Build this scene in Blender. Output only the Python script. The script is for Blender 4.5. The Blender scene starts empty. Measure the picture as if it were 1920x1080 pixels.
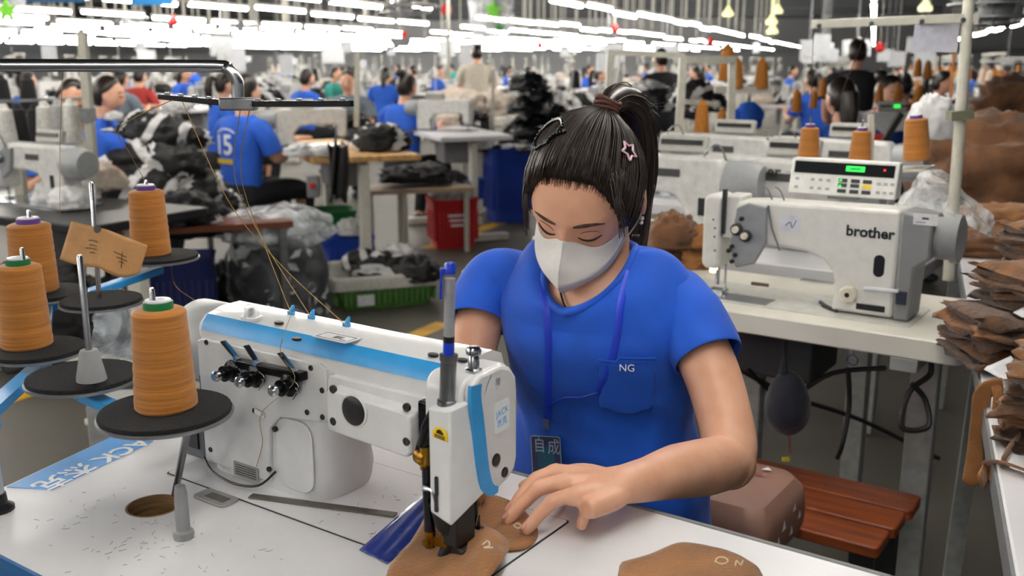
import bpy, math, random
from math import sin, cos, pi, radians as R
from mathutils import Vector as V, Matrix, noise
random.seed(7)
scene = bpy.context.scene
COL = scene.collection
# ---------------------------------------------------------------- camera
F = 1867.0; CH = 1.30; TILT = math.atan(425 / F)
cam_d = bpy.data.cameras.new('camera'); cam_d.sensor_width = 36.0; cam_d.lens = 36.0 * F / 1920
cam_d.clip_start = .05; cam_d.clip_end = 300
cam_d.dof.use_dof = True; cam_d.dof.focus_distance = 1.22; cam_d.dof.aperture_fstop = 6.3
cam = bpy.data.objects.new('camera', cam_d); COL.objects.link(cam)
cam.location = (0, 0, CH); cam.rotation_euler = (pi / 2 - TILT, 0, 0)
scene.camera = cam
# ---------------------------------------------------------------- light of the hall beyond the frame, exposure
w = bpy.data.worlds.new('world'); scene.world = w; w.use_nodes = True
w.node_tree.nodes['Background'].inputs[0].default_value = (.93, .97, 1, 1)
w.node_tree.nodes['Background'].inputs[1].default_value = .25
scene.view_settings.view_transform = 'Standard'; scene.view_settings.look = 'None'
scene.view_settings.exposure = 0.26; scene.view_settings.gamma = 1.0
TUBE = 50.0          # radiance of a fluorescent tube
LAMP_Z = 1.95

# ---------------------------------------------------------------- pixel to place
S_, C_ = sin(TILT), cos(TILT)
def ray(x, y):
    h = (x - 960) / F; v = (540 - y) / F
    return V((h, C_ + v * S_, -S_ + v * C_))
def PZ(x, y, z):
    d = ray(x, y); s = (z - CH) / d.z
    return V((d.x * s, d.y * s, z))
def PY(x, y, Y):
    d = ray(x, y); s = Y / d.y
    return V((d.x * s, Y, CH + d.z * s))
ANG = R(-34.7)
U = V((cos(ANG), sin(ANG), 0)); N = V((-sin(ANG), cos(ANG), 0))

# ---------------------------------------------------------------- materials
def lin(c):
    if isinstance(c, str):
        c = [int(c[i:i + 2], 16) / 255 for i in (0, 2, 4)]
    return tuple((x / 12.92 if x <= .04045 else ((x + .055) / 1.055) ** 2.4) for x in c) + (1,)
MATS = {}
def M(name, col='cccccc', rough=.5, metal=0, var=.06, scale=40, bump=0, bscale=None, emit=0, coat=0, sheen=0, col2=None, sss=0, stretch=None):
    if name in MATS: return MATS[name]
    m = bpy.data.materials.new(name); m.use_nodes = True
    nt = m.node_tree; b = nt.nodes['Principled BSDF']; L = nt.links
    c = lin(col)
    b.inputs['Roughness'].default_value = rough; b.inputs['Metallic'].default_value = metal
    b.inputs['Coat Weight'].default_value = coat
    if sheen: b.inputs['Sheen Weight'].default_value = sheen
    if sss:
        b.inputs['Subsurface Weight'].default_value = sss; b.inputs['Subsurface Radius'].default_value = (.012, .005, .003); b.inputs['Subsurface Scale'].default_value = .5
    tc = nt.nodes.new('ShaderNodeTexCoord'); src = tc.outputs['Object']
    if stretch:
        mp = nt.nodes.new('ShaderNodeMapping'); mp.inputs['Scale'].default_value = stretch
        L.new(src, mp.inputs[0]); src = mp.outputs[0]
    n = nt.nodes.new('ShaderNodeTexNoise'); n.inputs['Scale'].default_value = scale; n.inputs['Detail'].default_value = 4
    L.new(src, n.inputs['Vector'])
    mix = nt.nodes.new('ShaderNodeMix'); mix.data_type = 'RGBA'
    c2 = lin(col2) if col2 else tuple(max(0, x * (1 - 3 * var)) for x in c[:3]) + (1,)
    c1 = c if col2 else tuple(min(1, x * (1 + var)) for x in c[:3]) + (1,)
    mix.inputs[6].default_value = c1; mix.inputs[7].default_value = c2
    rp = nt.nodes.new('ShaderNodeMapRange'); rp.inputs[1].default_value = .35; rp.inputs[2].default_value = .75
    L.new(n.outputs[0], rp.inputs[0]); L.new(rp.outputs[0], mix.inputs[0]); L.new(mix.outputs[2], b.inputs['Base Color'])
    if bump:
        n2 = nt.nodes.new('ShaderNodeTexNoise'); n2.inputs['Scale'].default_value = bscale or scale; n2.inputs['Detail'].default_value = 5
        L.new(src, n2.inputs['Vector'])
        bp = nt.nodes.new('ShaderNodeBump'); bp.inputs['Strength'].default_value = bump; bp.inputs['Distance'].default_value = .01
        L.new(n2.outputs[0], bp.inputs['Height']); L.new(bp.outputs[0], b.inputs['Normal'])
    if emit:
        b.inputs['Emission Color'].default_value = c; b.inputs['Emission Strength'].default_value = emit
    MATS[name] = m; return m
def plastic(name, tint='e8eef2', white=.35, scale=9, rough=.15):
    if name in MATS: return MATS[name]
    m = bpy.data.materials.new(name); m.use_nodes = True; nt = m.node_tree; L = nt.links
    for n in list(nt.nodes): nt.nodes.remove(n)
    out = nt.nodes.new('ShaderNodeOutputMaterial'); tr = nt.nodes.new('ShaderNodeBsdfTransparent'); tr.inputs[0].default_value = (.93, .95, .96, 1)
    pb = nt.nodes.new('ShaderNodeBsdfPrincipled'); pb.inputs['Base Color'].default_value = lin(tint); pb.inputs['Roughness'].default_value = rough
    tc = nt.nodes.new('ShaderNodeTexCoord'); n = nt.nodes.new('ShaderNodeTexNoise'); n.inputs['Scale'].default_value = scale; n.inputs['Detail'].default_value = 6; n.inputs['Distortion'].default_value = 1.2
    L.new(tc.outputs['Object'], n.inputs['Vector'])
    rp = nt.nodes.new('ShaderNodeMapRange'); rp.inputs[1].default_value = .42; rp.inputs[2].default_value = .66; rp.inputs[3].default_value = white * .4; rp.inputs[4].default_value = min(1, white * 1.9)
    L.new(n.outputs[0], rp.inputs[0])
    bp = nt.nodes.new('ShaderNodeBump'); bp.inputs['Strength'].default_value = .9; bp.inputs['Distance'].default_value = .02
    L.new(n.outputs[0], bp.inputs['Height']); L.new(bp.outputs[0], pb.inputs['Normal'])
    mx = nt.nodes.new('ShaderNodeMixShader'); L.new(rp.outputs[0], mx.inputs[0]); L.new(tr.outputs[0], mx.inputs[1]); L.new(pb.outputs[0], mx.inputs[2]); L.new(mx.outputs[0], out.inputs[0])
    MATS[name] = m; return m

# ---------------------------------------------------------------- mesh builder
def basis(d):
    d = V(d).normalized(); a = V((0, 0, 1)) if abs(d.z) < .9 else V((1, 0, 0))
    x = a.cross(d).normalized(); return x, d.cross(x), d
class MB:
    def __init__(s): s.v = []; s.f = []; s.m = []; s.mi = 0
    def add(s, vs, fs):
        o = len(s.v); s.v += [tuple(x) for x in vs]; s.f += [tuple(i + o for i in f) for f in fs]; s.m += [s.mi] * len(fs); return s
    def mat(s, i): s.mi = i; return s
    def box(s, c, d, rz=0, rx=0, ry=0, taper=1):
        m = Matrix.Rotation(rz, 3, 'Z') @ Matrix.Rotation(ry, 3, 'Y') @ Matrix.Rotation(rx, 3, 'X'); c = V(c); vs = []
        for k in (-1, 1):
            t = taper if k > 0 else 1
            for a, b in ((-1, -1), (1, -1), (1, 1), (-1, 1)): vs.append(c + m @ V((a * d[0] / 2 * t, b * d[1] / 2 * t, k * d[2] / 2)))
        return s.add(vs, [(3, 2, 1, 0), (4, 5, 6, 7), (0, 1, 5, 4), (1, 2, 6, 5), (2, 3, 7, 6), (3, 0, 4, 7)])
    def lo_hi(s, a, b): return s.box([(p + q) / 2 for p, q in zip(a, b)], [abs(q - p) for p, q in zip(a, b)])
    def bar(s, a, b, wd, ht=None):           # square bar between two points
        a, b = V(a), V(b); x, y, d = basis(b - a); ht = ht or wd; vs = []
        for p in (a, b):
            for i, j in ((-1, -1), (1, -1), (1, 1), (-1, 1)): vs.append(p + x * i * wd / 2 + y * j * ht / 2)
        return s.add(vs, [(3, 2, 1, 0), (4, 5, 6, 7), (0, 1, 5, 4), (1, 2, 6, 5), (2, 3, 7, 6), (3, 0, 4, 7)])
    def cyl(s, a, b, r0, r1=None, n=20):
        return s.lathe(a, V(b) - V(a), [(r0, 0), (r1 if r1 is not None else r0, (V(b) - V(a)).length)], n)
    def lathe(s, o, d, prof, n=24, cap=True):
        o = V(o); x, y, d = basis(d); vs = []; k = len(prof); fs = []
        for r, h in prof:
            for i in range(n): a = 2 * pi * i / n; vs.append(o + d * h + (x * cos(a) + y * sin(a)) * r)
        for j in range(k - 1):
            for i in range(n): q = (i + 1) % n; fs.append((j * n + i, j * n + q, (j + 1) * n + q, (j + 1) * n + i))
        if cap: fs.append(tuple(range(n - 1, -1, -1))); fs.append(tuple((k - 1) * n + i for i in range(n)))
        return s.add(vs, fs)
    def loft(s, rings, cap=True, closed=False):
        n = len(rings[0]); fs = []; vs = [p for r in rings for p in r]; K = len(rings)
        for j in range(K if closed else K - 1):
            jn = (j + 1) % K
            for i in range(n): q = (i + 1) % n; fs.append((j * n + i, j * n + q, jn * n + q, jn * n + i))
        if cap and not closed: fs.append(tuple(range(n - 1, -1, -1))); fs.append(tuple((K - 1) * n + i for i in range(n)))
        return s.add(vs, fs)
    def tube(s, pts, r, n=8, up=None, flat=1.0, cap=True, sub=1):
        pts = [V(p) for p in pts]
        if sub > 1: pts, r = spline(pts, r, sub)
        K = len(pts); rs = r if isinstance(r, (list, tuple)) else [r] * K
        t0 = (pts[1] - pts[0]).normalized()
        x = V(up).cross(t0).normalized() if up else basis(t0)[0]
        rings = []
        for i, p in enumerate(pts):
            t = (pts[min(i + 1, K - 1)] - pts[max(i - 1, 0)]).normalized()
            x = (x - t * x.dot(t)); x = x.normalized() if x.length > 1e-6 else basis(t)[0]
            y = t.cross(x); rr = rs[i]
            rx, ry = rr if isinstance(rr, (list, tuple)) else (rr, rr * flat)
            rings.append([p + x * cos(2 * pi * k / n) * rx + y * sin(2 * pi * k / n) * ry for k in range(n)])
        return s.loft(rings, cap)
    def prism(s, pts, o, ex, ey, ez, depth):   # 2D outline pushed along ez
        o, ex, ey, ez = V(o), V(ex), V(ey), V(ez); n = len(pts)
        a = [o + ex * p[0] + ey * p[1] for p in pts]; b = [p + ez * depth for p in a]
        return s.add(a + b, [tuple(range(n - 1, -1, -1)), tuple(range(n, 2 * n))] + [(i, (i + 1) % n, n + (i + 1) % n, n + i) for i in range(n)])
    def grid(s, fn, nu, nv):
        vs = [fn(i / nu, j / nv) for j in range(nv + 1) for i in range(nu + 1)]; w_ = nu + 1
        return s.add(vs, [(j * w_ + i, j * w_ + i + 1, (j + 1) * w_ + i + 1, (j + 1) * w_ + i) for j in range(nv) for i in range(nu)])
    def ball(s, c, r, n=16, k=10, fn=None):
        c = V(c); r = r if isinstance(r, (list, tuple)) else (r, r, r); rings = []
        for j in range(k + 1):
            t = pi * (.02 + .96 * j / k); rings.append([])
            for i in range(n):
                a = 2 * pi * i / n; d = V((sin(t) * cos(a), sin(t) * sin(a), -cos(t))); q = fn(d) if fn else 1
                rings[-1].append(c + V((d.x * r[0], d.y * r[1], d.z * r[2])) * q)
        return s.loft(rings)
    def text(s, txt, o, ex, ey, size, depth=.0006, align='LEFT', bold=0):
        cu = bpy.data.curves.new('t', 'FONT'); cu.body = txt; cu.size = size; cu.extrude = 0; cu.offset = bold; cu.align_x = align; cu.resolution_u = 3
        ob = bpy.data.objects.new('t', cu); COL.objects.link(ob)
        me = bpy.data.meshes.new_from_object(ob.evaluated_get(bpy.context.evaluated_depsgraph_get()))
        o, ex, ey = V(o), V(ex).normalized(), V(ey).normalized(); ez = ex.cross(ey)
        vs = [o + ex * p.co.x + ey * p.co.y + ez * depth for p in me.vertices]
        s.add(vs, [tuple(p.vertices) for p in me.polygons]); o2 = len(s.v)
        bpy.data.objects.remove(ob); bpy.data.curves.remove(cu); bpy.data.meshes.remove(me); return s
    def xf(s, mt):
        s.v = [tuple(mt @ V(p)) for p in s.v]; return s
    def build(s, name, mat, parent=None, bevel=0, smooth=40, subd=0, world=False, remesh=0, sm=0, solid=0, segs=2):
        me = bpy.data.meshes.new(name)
        vs = s.v
        if world and parent is not None:
            inv = mw(parent).inverted(); vs = [tuple(inv @ V(p)) for p in vs]
        me.from_pydata(vs, [], s.f); me.validate(); me.update()
        mats = mat if isinstance(mat, (list, tuple)) else [mat]
        for m_ in mats: me.materials.append(m_)
        if len(mats) > 1 and len(s.m) == len(me.polygons): me.polygons.foreach_set('material_index', s.m)
        if smooth:
            me.polygons.foreach_set('use_smooth', [True] * len(me.polygons))
            if smooth < 180: me.set_sharp_from_angle(angle=R(smooth))
        ob = bpy.data.objects.new(name, me); COL.objects.link(ob)
        if parent is not None: ob.parent = parent
        if solid: q = ob.modifiers.new('solid', 'SOLIDIFY'); q.thickness = solid; q.offset = 0
        if bevel: q = ob.modifiers.new('bevel', 'BEVEL'); q.width = bevel; q.segments = segs; q.limit_method = 'ANGLE'; q.angle_limit = R(35)
        if remesh:
            q = ob.modifiers.new('remesh', 'REMESH'); q.mode = 'VOXEL'; q.voxel_size = remesh; q.use_smooth_shade = True
        if sm: q = ob.modifiers.new('smooth', 'SMOOTH'); q.iterations = sm; q.factor = .5
        if subd: q = ob.modifiers.new('subd', 'SUBSURF'); q.levels = subd; q.render_levels = subd
        return ob
def mw(o):
    m = Matrix.Translation(o.location) @ o.rotation_euler.to_matrix().to_4x4() @ Matrix.Diagonal(o.scale).to_4x4()
    return mw(o.parent) @ m if o.parent else m
def cr(p0, p1, p2, p3, t):
    return ((p1 * 2) + (p2 - p0) * t + (p0 * 2 - p1 * 5 + p2 * 4 - p3) * t * t + (p1 * 3 - p0 - p2 * 3 + p3) * t ** 3) * .5
def spline(pts, r, sub):
    K = len(pts); rs = r if isinstance(r, (list, tuple)) else [r] * K; P = []; Q = []
    if any(isinstance(q, (list, tuple)) for q in rs): rs = [q if isinstance(q, (list, tuple)) else (q, q) for q in rs]
    for i in range(K - 1):
        for k in range(sub):
            t = k / sub; P.append(cr(pts[max(i - 1, 0)], pts[i], pts[i + 1], pts[min(i + 2, K - 1)], t))
            a, b = rs[i], rs[i + 1]
            Q.append((a[0] * (1 - t) + b[0] * t, a[1] * (1 - t) + b[1] * t) if isinstance(a, (list, tuple)) else a * (1 - t) + b * t)
    P.append(pts[-1]); Q.append(rs[-1]); return P, Q
def rrect(x0, y0, x1, y1, r, n=5):
    out = []
    for cx, cy, a0 in ((x1 - r, y0 + r, -pi / 2), (x1 - r, y1 - r, 0), (x0 + r, y1 - r, pi / 2), (x0 + r, y0 + r, pi)):
        for i in range(n + 1): a = a0 + pi / 2 * i / n; out.append((cx + r * cos(a), cy + r * sin(a)))
    return out
def nz(p, s=1.0, seed=0): return noise.noise(V((p[0] * s + seed * 7.3, p[1] * s - seed * 3.1, p[2] * s + seed)))
def tag(o, label, cat, group=None, kind=None):
    o['label'] = label; o['category'] = cat
    if group: o['group'] = group
    if kind: o['kind'] = kind
    return o
def thing(name, label, cat, loc=(0, 0, 0), rz=0, group=None):
    o = bpy.data.objects.new(name, None); COL.objects.link(o); o.location = loc; o.rotation_euler = (0, 0, rz)
    o.empty_display_size = .05
    return tag(o, label, cat, group)
def struct(name, mb, mat, **k):
    o = mb.build(name, mat, None, **k); o['kind'] = 'structure'; return o
KIDS = {}
def dup(root, loc, rz=None, label=None, group=None, sc=None):
    if root.name not in KIDS:
        kids = {}
        for o in bpy.data.objects:
            if o.parent: kids.setdefault(o.parent.name, []).append(o)
        def sub(o): return [(c, sub(c)) for c in kids.get(o.name, [])]
        KIDS[root.name] = sub(root)
    def cp(lst, par):
        for c, l2 in lst:
            n = c.copy(); COL.objects.link(n); n.parent = par; cp(l2, n)
    r = root.copy(); COL.objects.link(r); r.location = loc
    if rz is not None: r.rotation_euler = (0, 0, rz)
    if sc: r.scale = (sc, sc, sc) if not isinstance(sc, tuple) else sc
    if label: r['label'] = label
    if group: r['group'] = group
    cp(KIDS[root.name], r); return r

WHITE = M('white_enamel', 'cfcfcc', .38, var=.06)
CREAM = M('cream_enamel', 'd9d6cb', .4, var=.04)
STEEL = M('polished_steel', 'b9bcc0', .22, 1, var=.05)
DSTEEL = M('dull_steel', '8a8c8e', .38, 1, var=.08)
BLACK = M('black_plastic', '0c0c0d', .4, var=.05)
GREYP = M('grey_plastic', '85878a', .5, var=.04)
THREAD = M('brown_thread', 'ab6c22', .75, var=.10, scale=60, bump=.25, bscale=260, stretch=(.05, .05, 1), sheen=.2)
BROWN = M('brown_cloth', '946231', .85, var=.12, scale=22, bump=.25, bscale=300, sheen=.3)
DBROWN = M('dark_brown_cloth', '6b4526', .85, var=.2, scale=14, bump=.3, bscale=120, sheen=.3)
BLUESTRIPE = M('blue_paint', '2a93d5', .35, var=.03)
TABLEW = M('white_laminate', 'dddde0', .35, var=.03, scale=7)
BEIGE = M('beige_steel', 'bdbbae', .45, var=.05)
WOOD = M('light_wood', 'd0a468', .55, var=.15, scale=5, stretch=(1, 8, 8))
BLKCLOTH = M('black_cloth', '101012', .6, var=.3, scale=12, bump=.5, bscale=18)
WHTCLOTH = M('white_cloth', 'd8d8d8', .75, var=.08, scale=12, bump=.4, bscale=25)
HAIRM = M('black_hair', '17110e', .38, var=.5, scale=30, col2='2c1c13', stretch=(6, 6, 1))
SKIN = M('skin', 'e0ad90', .46, var=.05, scale=25, col2='d39d80', sss=.12, bump=.06, bscale=350)
DARKCLOTH = M('dark_trousers', '17181d', .85, var=.2)
SHIRT = M('blue_cotton', '0f56cc', .8, var=.08, scale=9, bump=.28, bscale=14, sheen=.1)
SHIRT2 = M('bright_blue_cotton', '2460cf', .8, var=.08, scale=9, bump=.4, bscale=14)

# ---------------------------------------------------------------- lamps: rows of hung fluorescent tubes
ROW = V((.334, .943, 0)); ACR = V((.943, -.334, 0)); ROWRZ = math.atan2(ROW.y, ROW.x)
TUBEM = M('lit_tube', 'fffaf2', .5, var=0, emit=TUBE)
def lamp_mesh():
    t = thing('hanging_tube_lamp', 'white fluorescent tube lamp, nearest in its hanging row above the aisle', 'lamp', (0, 0, LAMP_Z), ROWRZ)
    MB().box((0, 0, .035), (1.24, .06, .035)).build('housing', CREAM, t)
    b = MB().cyl((-.59, 0, -.004), (.59, 0, -.004), .021, n=8); b.build('tube', TUBEM, t)
    m = MB(); m.box((-.6, 0, .002), (.03, .035, .04)); m.box((.6, 0, .002), (.03, .035, .04)); m.build('end_cap', WHITE, t)
    h = MB(); h.cyl((.45, 0, .05), (.45, 0, 2.2), .022, n=8); h.build('hanger', BEIGE, t)
    return t
def simple_lamp():
    b = MB().cyl((-.59, 0, -.004), (.59, 0, -.004), .024, n=6); b.mat(1).box((0, 0, .035), (1.24, .06, .035)); b.cyl((.45, 0, .05), (.45, 0, 2.2), .02, n=6)
    o = b.build('hanging_tube_lamp', [TUBEM, CREAM]); return tag(o, '', 'lamp')
LAMP0 = lamp_mesh(); LAMP1 = simple_lamp(); used0 = used1 = False
rows = [2.3, -.05, -3.25, -5.5, -7.7, -9.95, -12.2, -14.4, -16.7, -19, -21.2, -23.5, -25.8, -28]
far = MB(); nvis = 0
side = ['rightmost', 'second', 'third', 'fourth', 'fifth', 'sixth', 'seventh', 'eighth', 'ninth', 'tenth', 'eleventh', 'twelfth', 'thirteenth', 'fourteenth']
rank = 0
for ri, c in enumerate(rows):
    cnt = 0
    for k in range(-4, 60):
        a = k * 1.42 + (ri * .53) % 1.2
        if ri > 1 and (k * 7 + ri * 5) % 13 == 0 and k > 4: continue
        p = ACR * c + ROW * a
        if p.y > 62 or p.y < -9: continue
        if p.y < 9 and ri > 4: continue
        hid = p.y < 9.5
        if not hid and abs(p.x) > p.y * .53 + .8: continue
        if c == 2.3 and p.y < 9.5: continue
        if c == -.05 and 3.4 < p.y < 7.5: continue
        d = p.length
        if p.x > 15 and p.y > 24: continue
        if d > 36 or nvis > 285:
            far.box((p.x, p.y, LAMP_Z), (.03, 1.16, .03), rz=ROWRZ - pi / 2); continue
        nvis += 1; cnt += 1
        lab = 'white tube lamp number %d along the %s hanging row from the right' % (cnt, side[ri]) if not hid else 'white fluorescent tube lamp hung over the front sewing tables'
        grp = 'hanging tube lamps'
        p.z = LAMP_Z + random.uniform(-.03, .05)
        if d < 14:
            if not used0: LAMP0.location = p; LAMP0['label'] = lab; LAMP0['group'] = grp; used0 = True
            else: dup(LAMP0, p, ROWRZ, lab, grp)
        else:
            if not used1: LAMP1.location = p; LAMP1.rotation_euler = (0, 0, ROWRZ); LAMP1['label'] = lab; LAMP1['group'] = grp; used1 = True
            else: dup(LAMP1, p, ROWRZ, lab, grp)
o = far.build('tube_lamps', TUBEM); tag(o, 'far rows of white tube lamps merging near the back wall', 'lamps', kind='stuff')

# ---------------------------------------------------------------- hall
def floor_mat():
    m = M('polished_concrete', '57534b', .5, var=.10, scale=1.3, bump=.03, bscale=30, coat=.0); return m
struct('floor', MB().lo_hi((-40, -6, -.1), (40, 72, 0)), floor_mat(), smooth=0)
cm = M('grey_ceiling', '777a7c', .8, var=.08, scale=2); dm = M('unlit_ceiling', '2a2b2d', .8, var=.2, scale=2)  # right part of the ceiling: its lack of light is put into the darker colour
q = MB(); P0 = ACR * -3.6
a, b = P0 - ROW * 8, P0 + ROW * 75; l = ACR * -45; r_ = ACR * 45
q.add([a + V((0, 0, 4)), b + V((0, 0, 4)), b + l + V((0, 0, 4)), a + l + V((0, 0, 4)), a + V((0, 0, 4.1)), b + V((0, 0, 4.1)), b + l + V((0, 0, 4.1)), a + l + V((0, 0, 4.1))], [(0, 1, 2, 3), (7, 6, 5, 4), (0, 4, 5, 1)])
struct('ceiling', q, cm, smooth=0)
q = MB(); z = 4.9
q.add([a + V((0, 0, z)), b + V((0, 0, z)), b + r_ + V((0, 0, z)), a + r_ + V((0, 0, z)), a + V((0, 0, 4)), b + V((0, 0, 4))], [(3, 2, 1, 0), (0, 4, 5, 1)])
struct('ceiling_1', q, dm, smooth=0)
for i in range(7):
    c = V((-30, 14 + i * 8, 3.7)); struct('trim_%d' % (i + 1), MB().box(c + V((18, 0, .1)), (70, .25, .45), rz=ROWRZ - pi / 2), M('ceiling_beam', '4d5052', .7), smooth=0)
struct('wall_back', MB().lo_hi((-45, 66, 0), (40, 66.3, 5)), M('grey_wall', 'c4c6c8', .8), smooth=0)
struct('wall_left', MB().lo_hi((-39, -6, 0), (-38.7, 66, 5)), M('grey_wall', 'c4c6c8', .8), smooth=0)
struct('wall_right', MB().box((33, 44, 2.5), (.3, 44, 5), rz=R(-20)), M('dark_wall', '55585b', .8), smooth=0)
YEL = M('yellow_floor_paint', 'd9a51e', .5, var=.12, scale=6)
def floor_line(n, a, b, wd):
    a, b = V(a), V(b); d = (b - a).normalized(); x = V((-d.y, d.x, 0)) * wd / 2; z = V((0, 0, .002))
    struct('trim_%d' % n, MB().add([a + x + z, a - x + z, b - x + z, b + x + z], [(0, 1, 2, 3)]), YEL, smooth=0)
floor_line(11, PZ(745, 644, 0), PZ(833, 606, 0), .10)
floor_line(12, PZ(800, 466, 0), PZ(1010, 392, 0), .12)
floor_line(13, PZ(-40, 765, 0), PZ(66, 733, 0), .11)
floor_line(14, PZ(868, 592, 0), PZ(905, 576, 0), .10)
# ================================================================ front sewing table (local x along the table, y towards the operator)
TZ = .80; O = PZ(885, 995, TZ)
FM = Matrix.Translation(O) @ Matrix.Rotation(ANG, 4, 'Z'); FI = FM.inverted()
def L(p): return FI @ p                                   # world to table-local
def LZ(x, y, z=0): return L(PZ(x, y, TZ + z))
def planar(outlines, o=(0, 0, 0), ex=(1, 0, 0), ey=(0, 1, 0), depth=.0, mb=None):
    """plate with holes: outlines[0] is the rim, the rest are holes; top face at o, pushed down by depth"""
    cu = bpy.data.curves.new('t', 'CURVE'); cu.dimensions = '2D'; cu.fill_mode = 'BOTH'; cu.extrude = depth / 2
    for ol in outlines:
        sp = cu.splines.new('POLY'); sp.points.add(len(ol) - 1); sp.use_cyclic_u = True
        for p, q in zip(sp.points, ol): p.co = (q[0], q[1], 0, 1)
    ob = bpy.data.objects.new('t', cu); COL.objects.link(ob)
    me = bpy.data.meshes.new_from_object(ob.evaluated_get(bpy.context.evaluated_depsgraph_get()))
    o, ex, ey = V(o), V(ex), V(ey); ez = ex.cross(ey); mb = mb or MB()
    mb.add([o + ex * p.co.x + ey * p.co.y + ez * (p.co.z - depth / 2) for p in me.vertices], [tuple(p.vertices) for p in me.polygons])
    bpy.data.objects.remove(ob); bpy.data.curves.remove(cu); bpy.data.meshes.remove(me); return mb
def circ(cx, cy, r, n=32, ry=None): return [(cx + r * cos(2 * pi * i / n), cy + (ry or r) * sin(2 * pi * i / n)) for i in range(n)]

tab = thing('sewing_table', 'white front sewing table with blue corner band and grey rubber edge under the nearest machine', 'table', (O.x, O.y, 0), ANG)
l2 = LZ(8, 913); l3 = LZ(222, 813); dd = (l3 - l2).normalized(); tt = (.153 - l2.y) / dd.y; l4 = l2 + dd * tt
rim = [(-.66, l2.y - .012), (l2.x, l2.y), (l4.x, l4.y), (.46, .153), (.46, -.322), (-.66, -.322)]
rim = rim[::-1]
hole = LZ(288, 948)
planar([rim, circ(hole.x, hole.y, .031)], (0, 0, TZ), depth=.034).build('tabletop', TABLEW, tab, smooth=30)
# blue printed band along the far end, with its lettering
iu = LZ(97, 919); iv = LZ(294, 819)
bz = TZ + .0007
MB().prism([(l2.x + .003, l2.y + .001), (iu.x, iu.y), (iv.x + .004, iv.y + .02), (l4.x - .0, l4.y - .005)], (0, 0, TZ), (1, 0, 0), (0, 1, 0), (0, 0, 1), .0007).build('printed_band', M('light_blue_print', '58a7ee', .4, var=.03), tab, smooth=0)
ex = (LZ(95, 880) - LZ(262, 808)).normalized(); ey = V((0, 0, 1)).cross(ex)
tx = MB(); p0 = LZ(287, 823); p0 += ey * -.0165; tx.text('JACK 杰克', (p0.x, p0.y, bz), ex, ey, .040, .0004, bold=.0010)
tx.build('lettering', M('white_print', 'f2f4f6', .5, var=.01), tab, smooth=0)
m = MB(); m.prism([(-.50, .1535), (.46, .1535), (.46, .161), (-.50, .161)], (0, 0, TZ - .034), (1, 0, 0), (0, 1, 0), (0, 0, 1), .0350); m.build('rubber_edge', M('grey_rubber', '77797b', .6), tab, bevel=.002)
m = MB(); m.lo_hi((-.66, -.3265, TZ - .05), (.46, -.3225, TZ + .0005)); m.build('edge_strip', M('blue_edging', '0f5f9c', .4), tab)
m = MB().lathe((hole.x, hole.y, TZ - .05), (0, 0, 1), [(.031, 0), (.031, .0502), (.0285, .0502), (.0285, 0)], 32, cap=False); m.build('hole_liner', M('raw_chipboard', '8a6a44', .8, var=.2, scale=90, bump=.3, bscale=200, stretch=(.2, .2, 3)), tab)
m = MB().lo_hi((hole.x - .05, hole.y - .05, TZ - .11), (hole.x + .05, hole.y + .05, TZ - .10)); m.build('hole_shade_plate', M('hole_shade_brown', '4a3826', .8), tab)  # added plate, its dark brown stands for the under-table shade in the hole
for sx, sy in ((-.42, -.25), (-.42, .08), (.38, -.25), (.38, .08)):
    MB().box((sx, sy, (TZ - .034) / 2 + .02), (.05, .03, TZ - .074)).build('leg', CREAM, tab, bevel=.003)
for sx in (-.42, .38): MB().box((sx, -.085, .02), (.05, .5, .04)).build('foot_rail', CREAM, tab, bevel=.003)
# scraps of cut thread lying about
m = MB(); rr = random.Random(3)
for i in range(110):
    c = V((rr.gauss(-.27, .09), rr.gauss(-.22, .045))) if i < 85 else V((rr.uniform(-.16, -.02), rr.uniform(-.10, .05)))
    if c.x > -.02 or c.x < -.6 or c.y < -.31: continue
    if (c - V((hole.x, hole.y))).length < .036: continue
    a = rr.uniform(0, 6.28); l_ = rr.uniform(.001, .0045); d = V((cos(a), sin(a), 0)) * l_; k = V((-d.y, d.x, 0)) * rr.uniform(-.4, .4)
    p = V((c.x, c.y, TZ + .0022 + (.001 if i >= 85 else 0))); m.tube([FM @ V((q.x, q.y, q.z - TZ)) for q in (p - d, p + k, p + d)], .00024, 4)
tag(m.build('thread_scraps', M('dark_thread', '6a645c', .8), None), 'short cut thread ends scattered on the white front table', 'thread scraps', kind='stuff')

# ================================================================ the chainstitch machine
mc = thing('sewing_machine', 'white industrial sewing machine with bright blue stripe, nearest the camera on the front table', 'sewing machine', O, ANG)
def mlo(p): return p
# bed plate let into the table
bx0, bx1, by0, by1 = -.405, .075, -.091, .078
MB().prism(rrect(bx0 - .0018, by0 - .0018, bx1 + .0018, by1 + .0018, .004), (0, 0, .0002), (1, 0, 0), (0, 1, 0), (0, 0, 1), .0006).build('bed_gasket', BLACK, mc, smooth=0)
MB().prism(rrect(bx0, by0, bx1, by1, .004), (0, 0, .0004), (1, 0, 0), (0, 1, 0), (0, 0, 1), .0011).build('bed_plate', TABLEW, mc, smooth=0)
p, q = LZ(470, 934), LZ(742, 970)
MB().bar((p.x, p.y, .0028), (q.x, q.y, .0028), .0105, .0022).build('bed_guide_strip', M('worn_steel', '77736c', .45, .8), mc)
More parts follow.
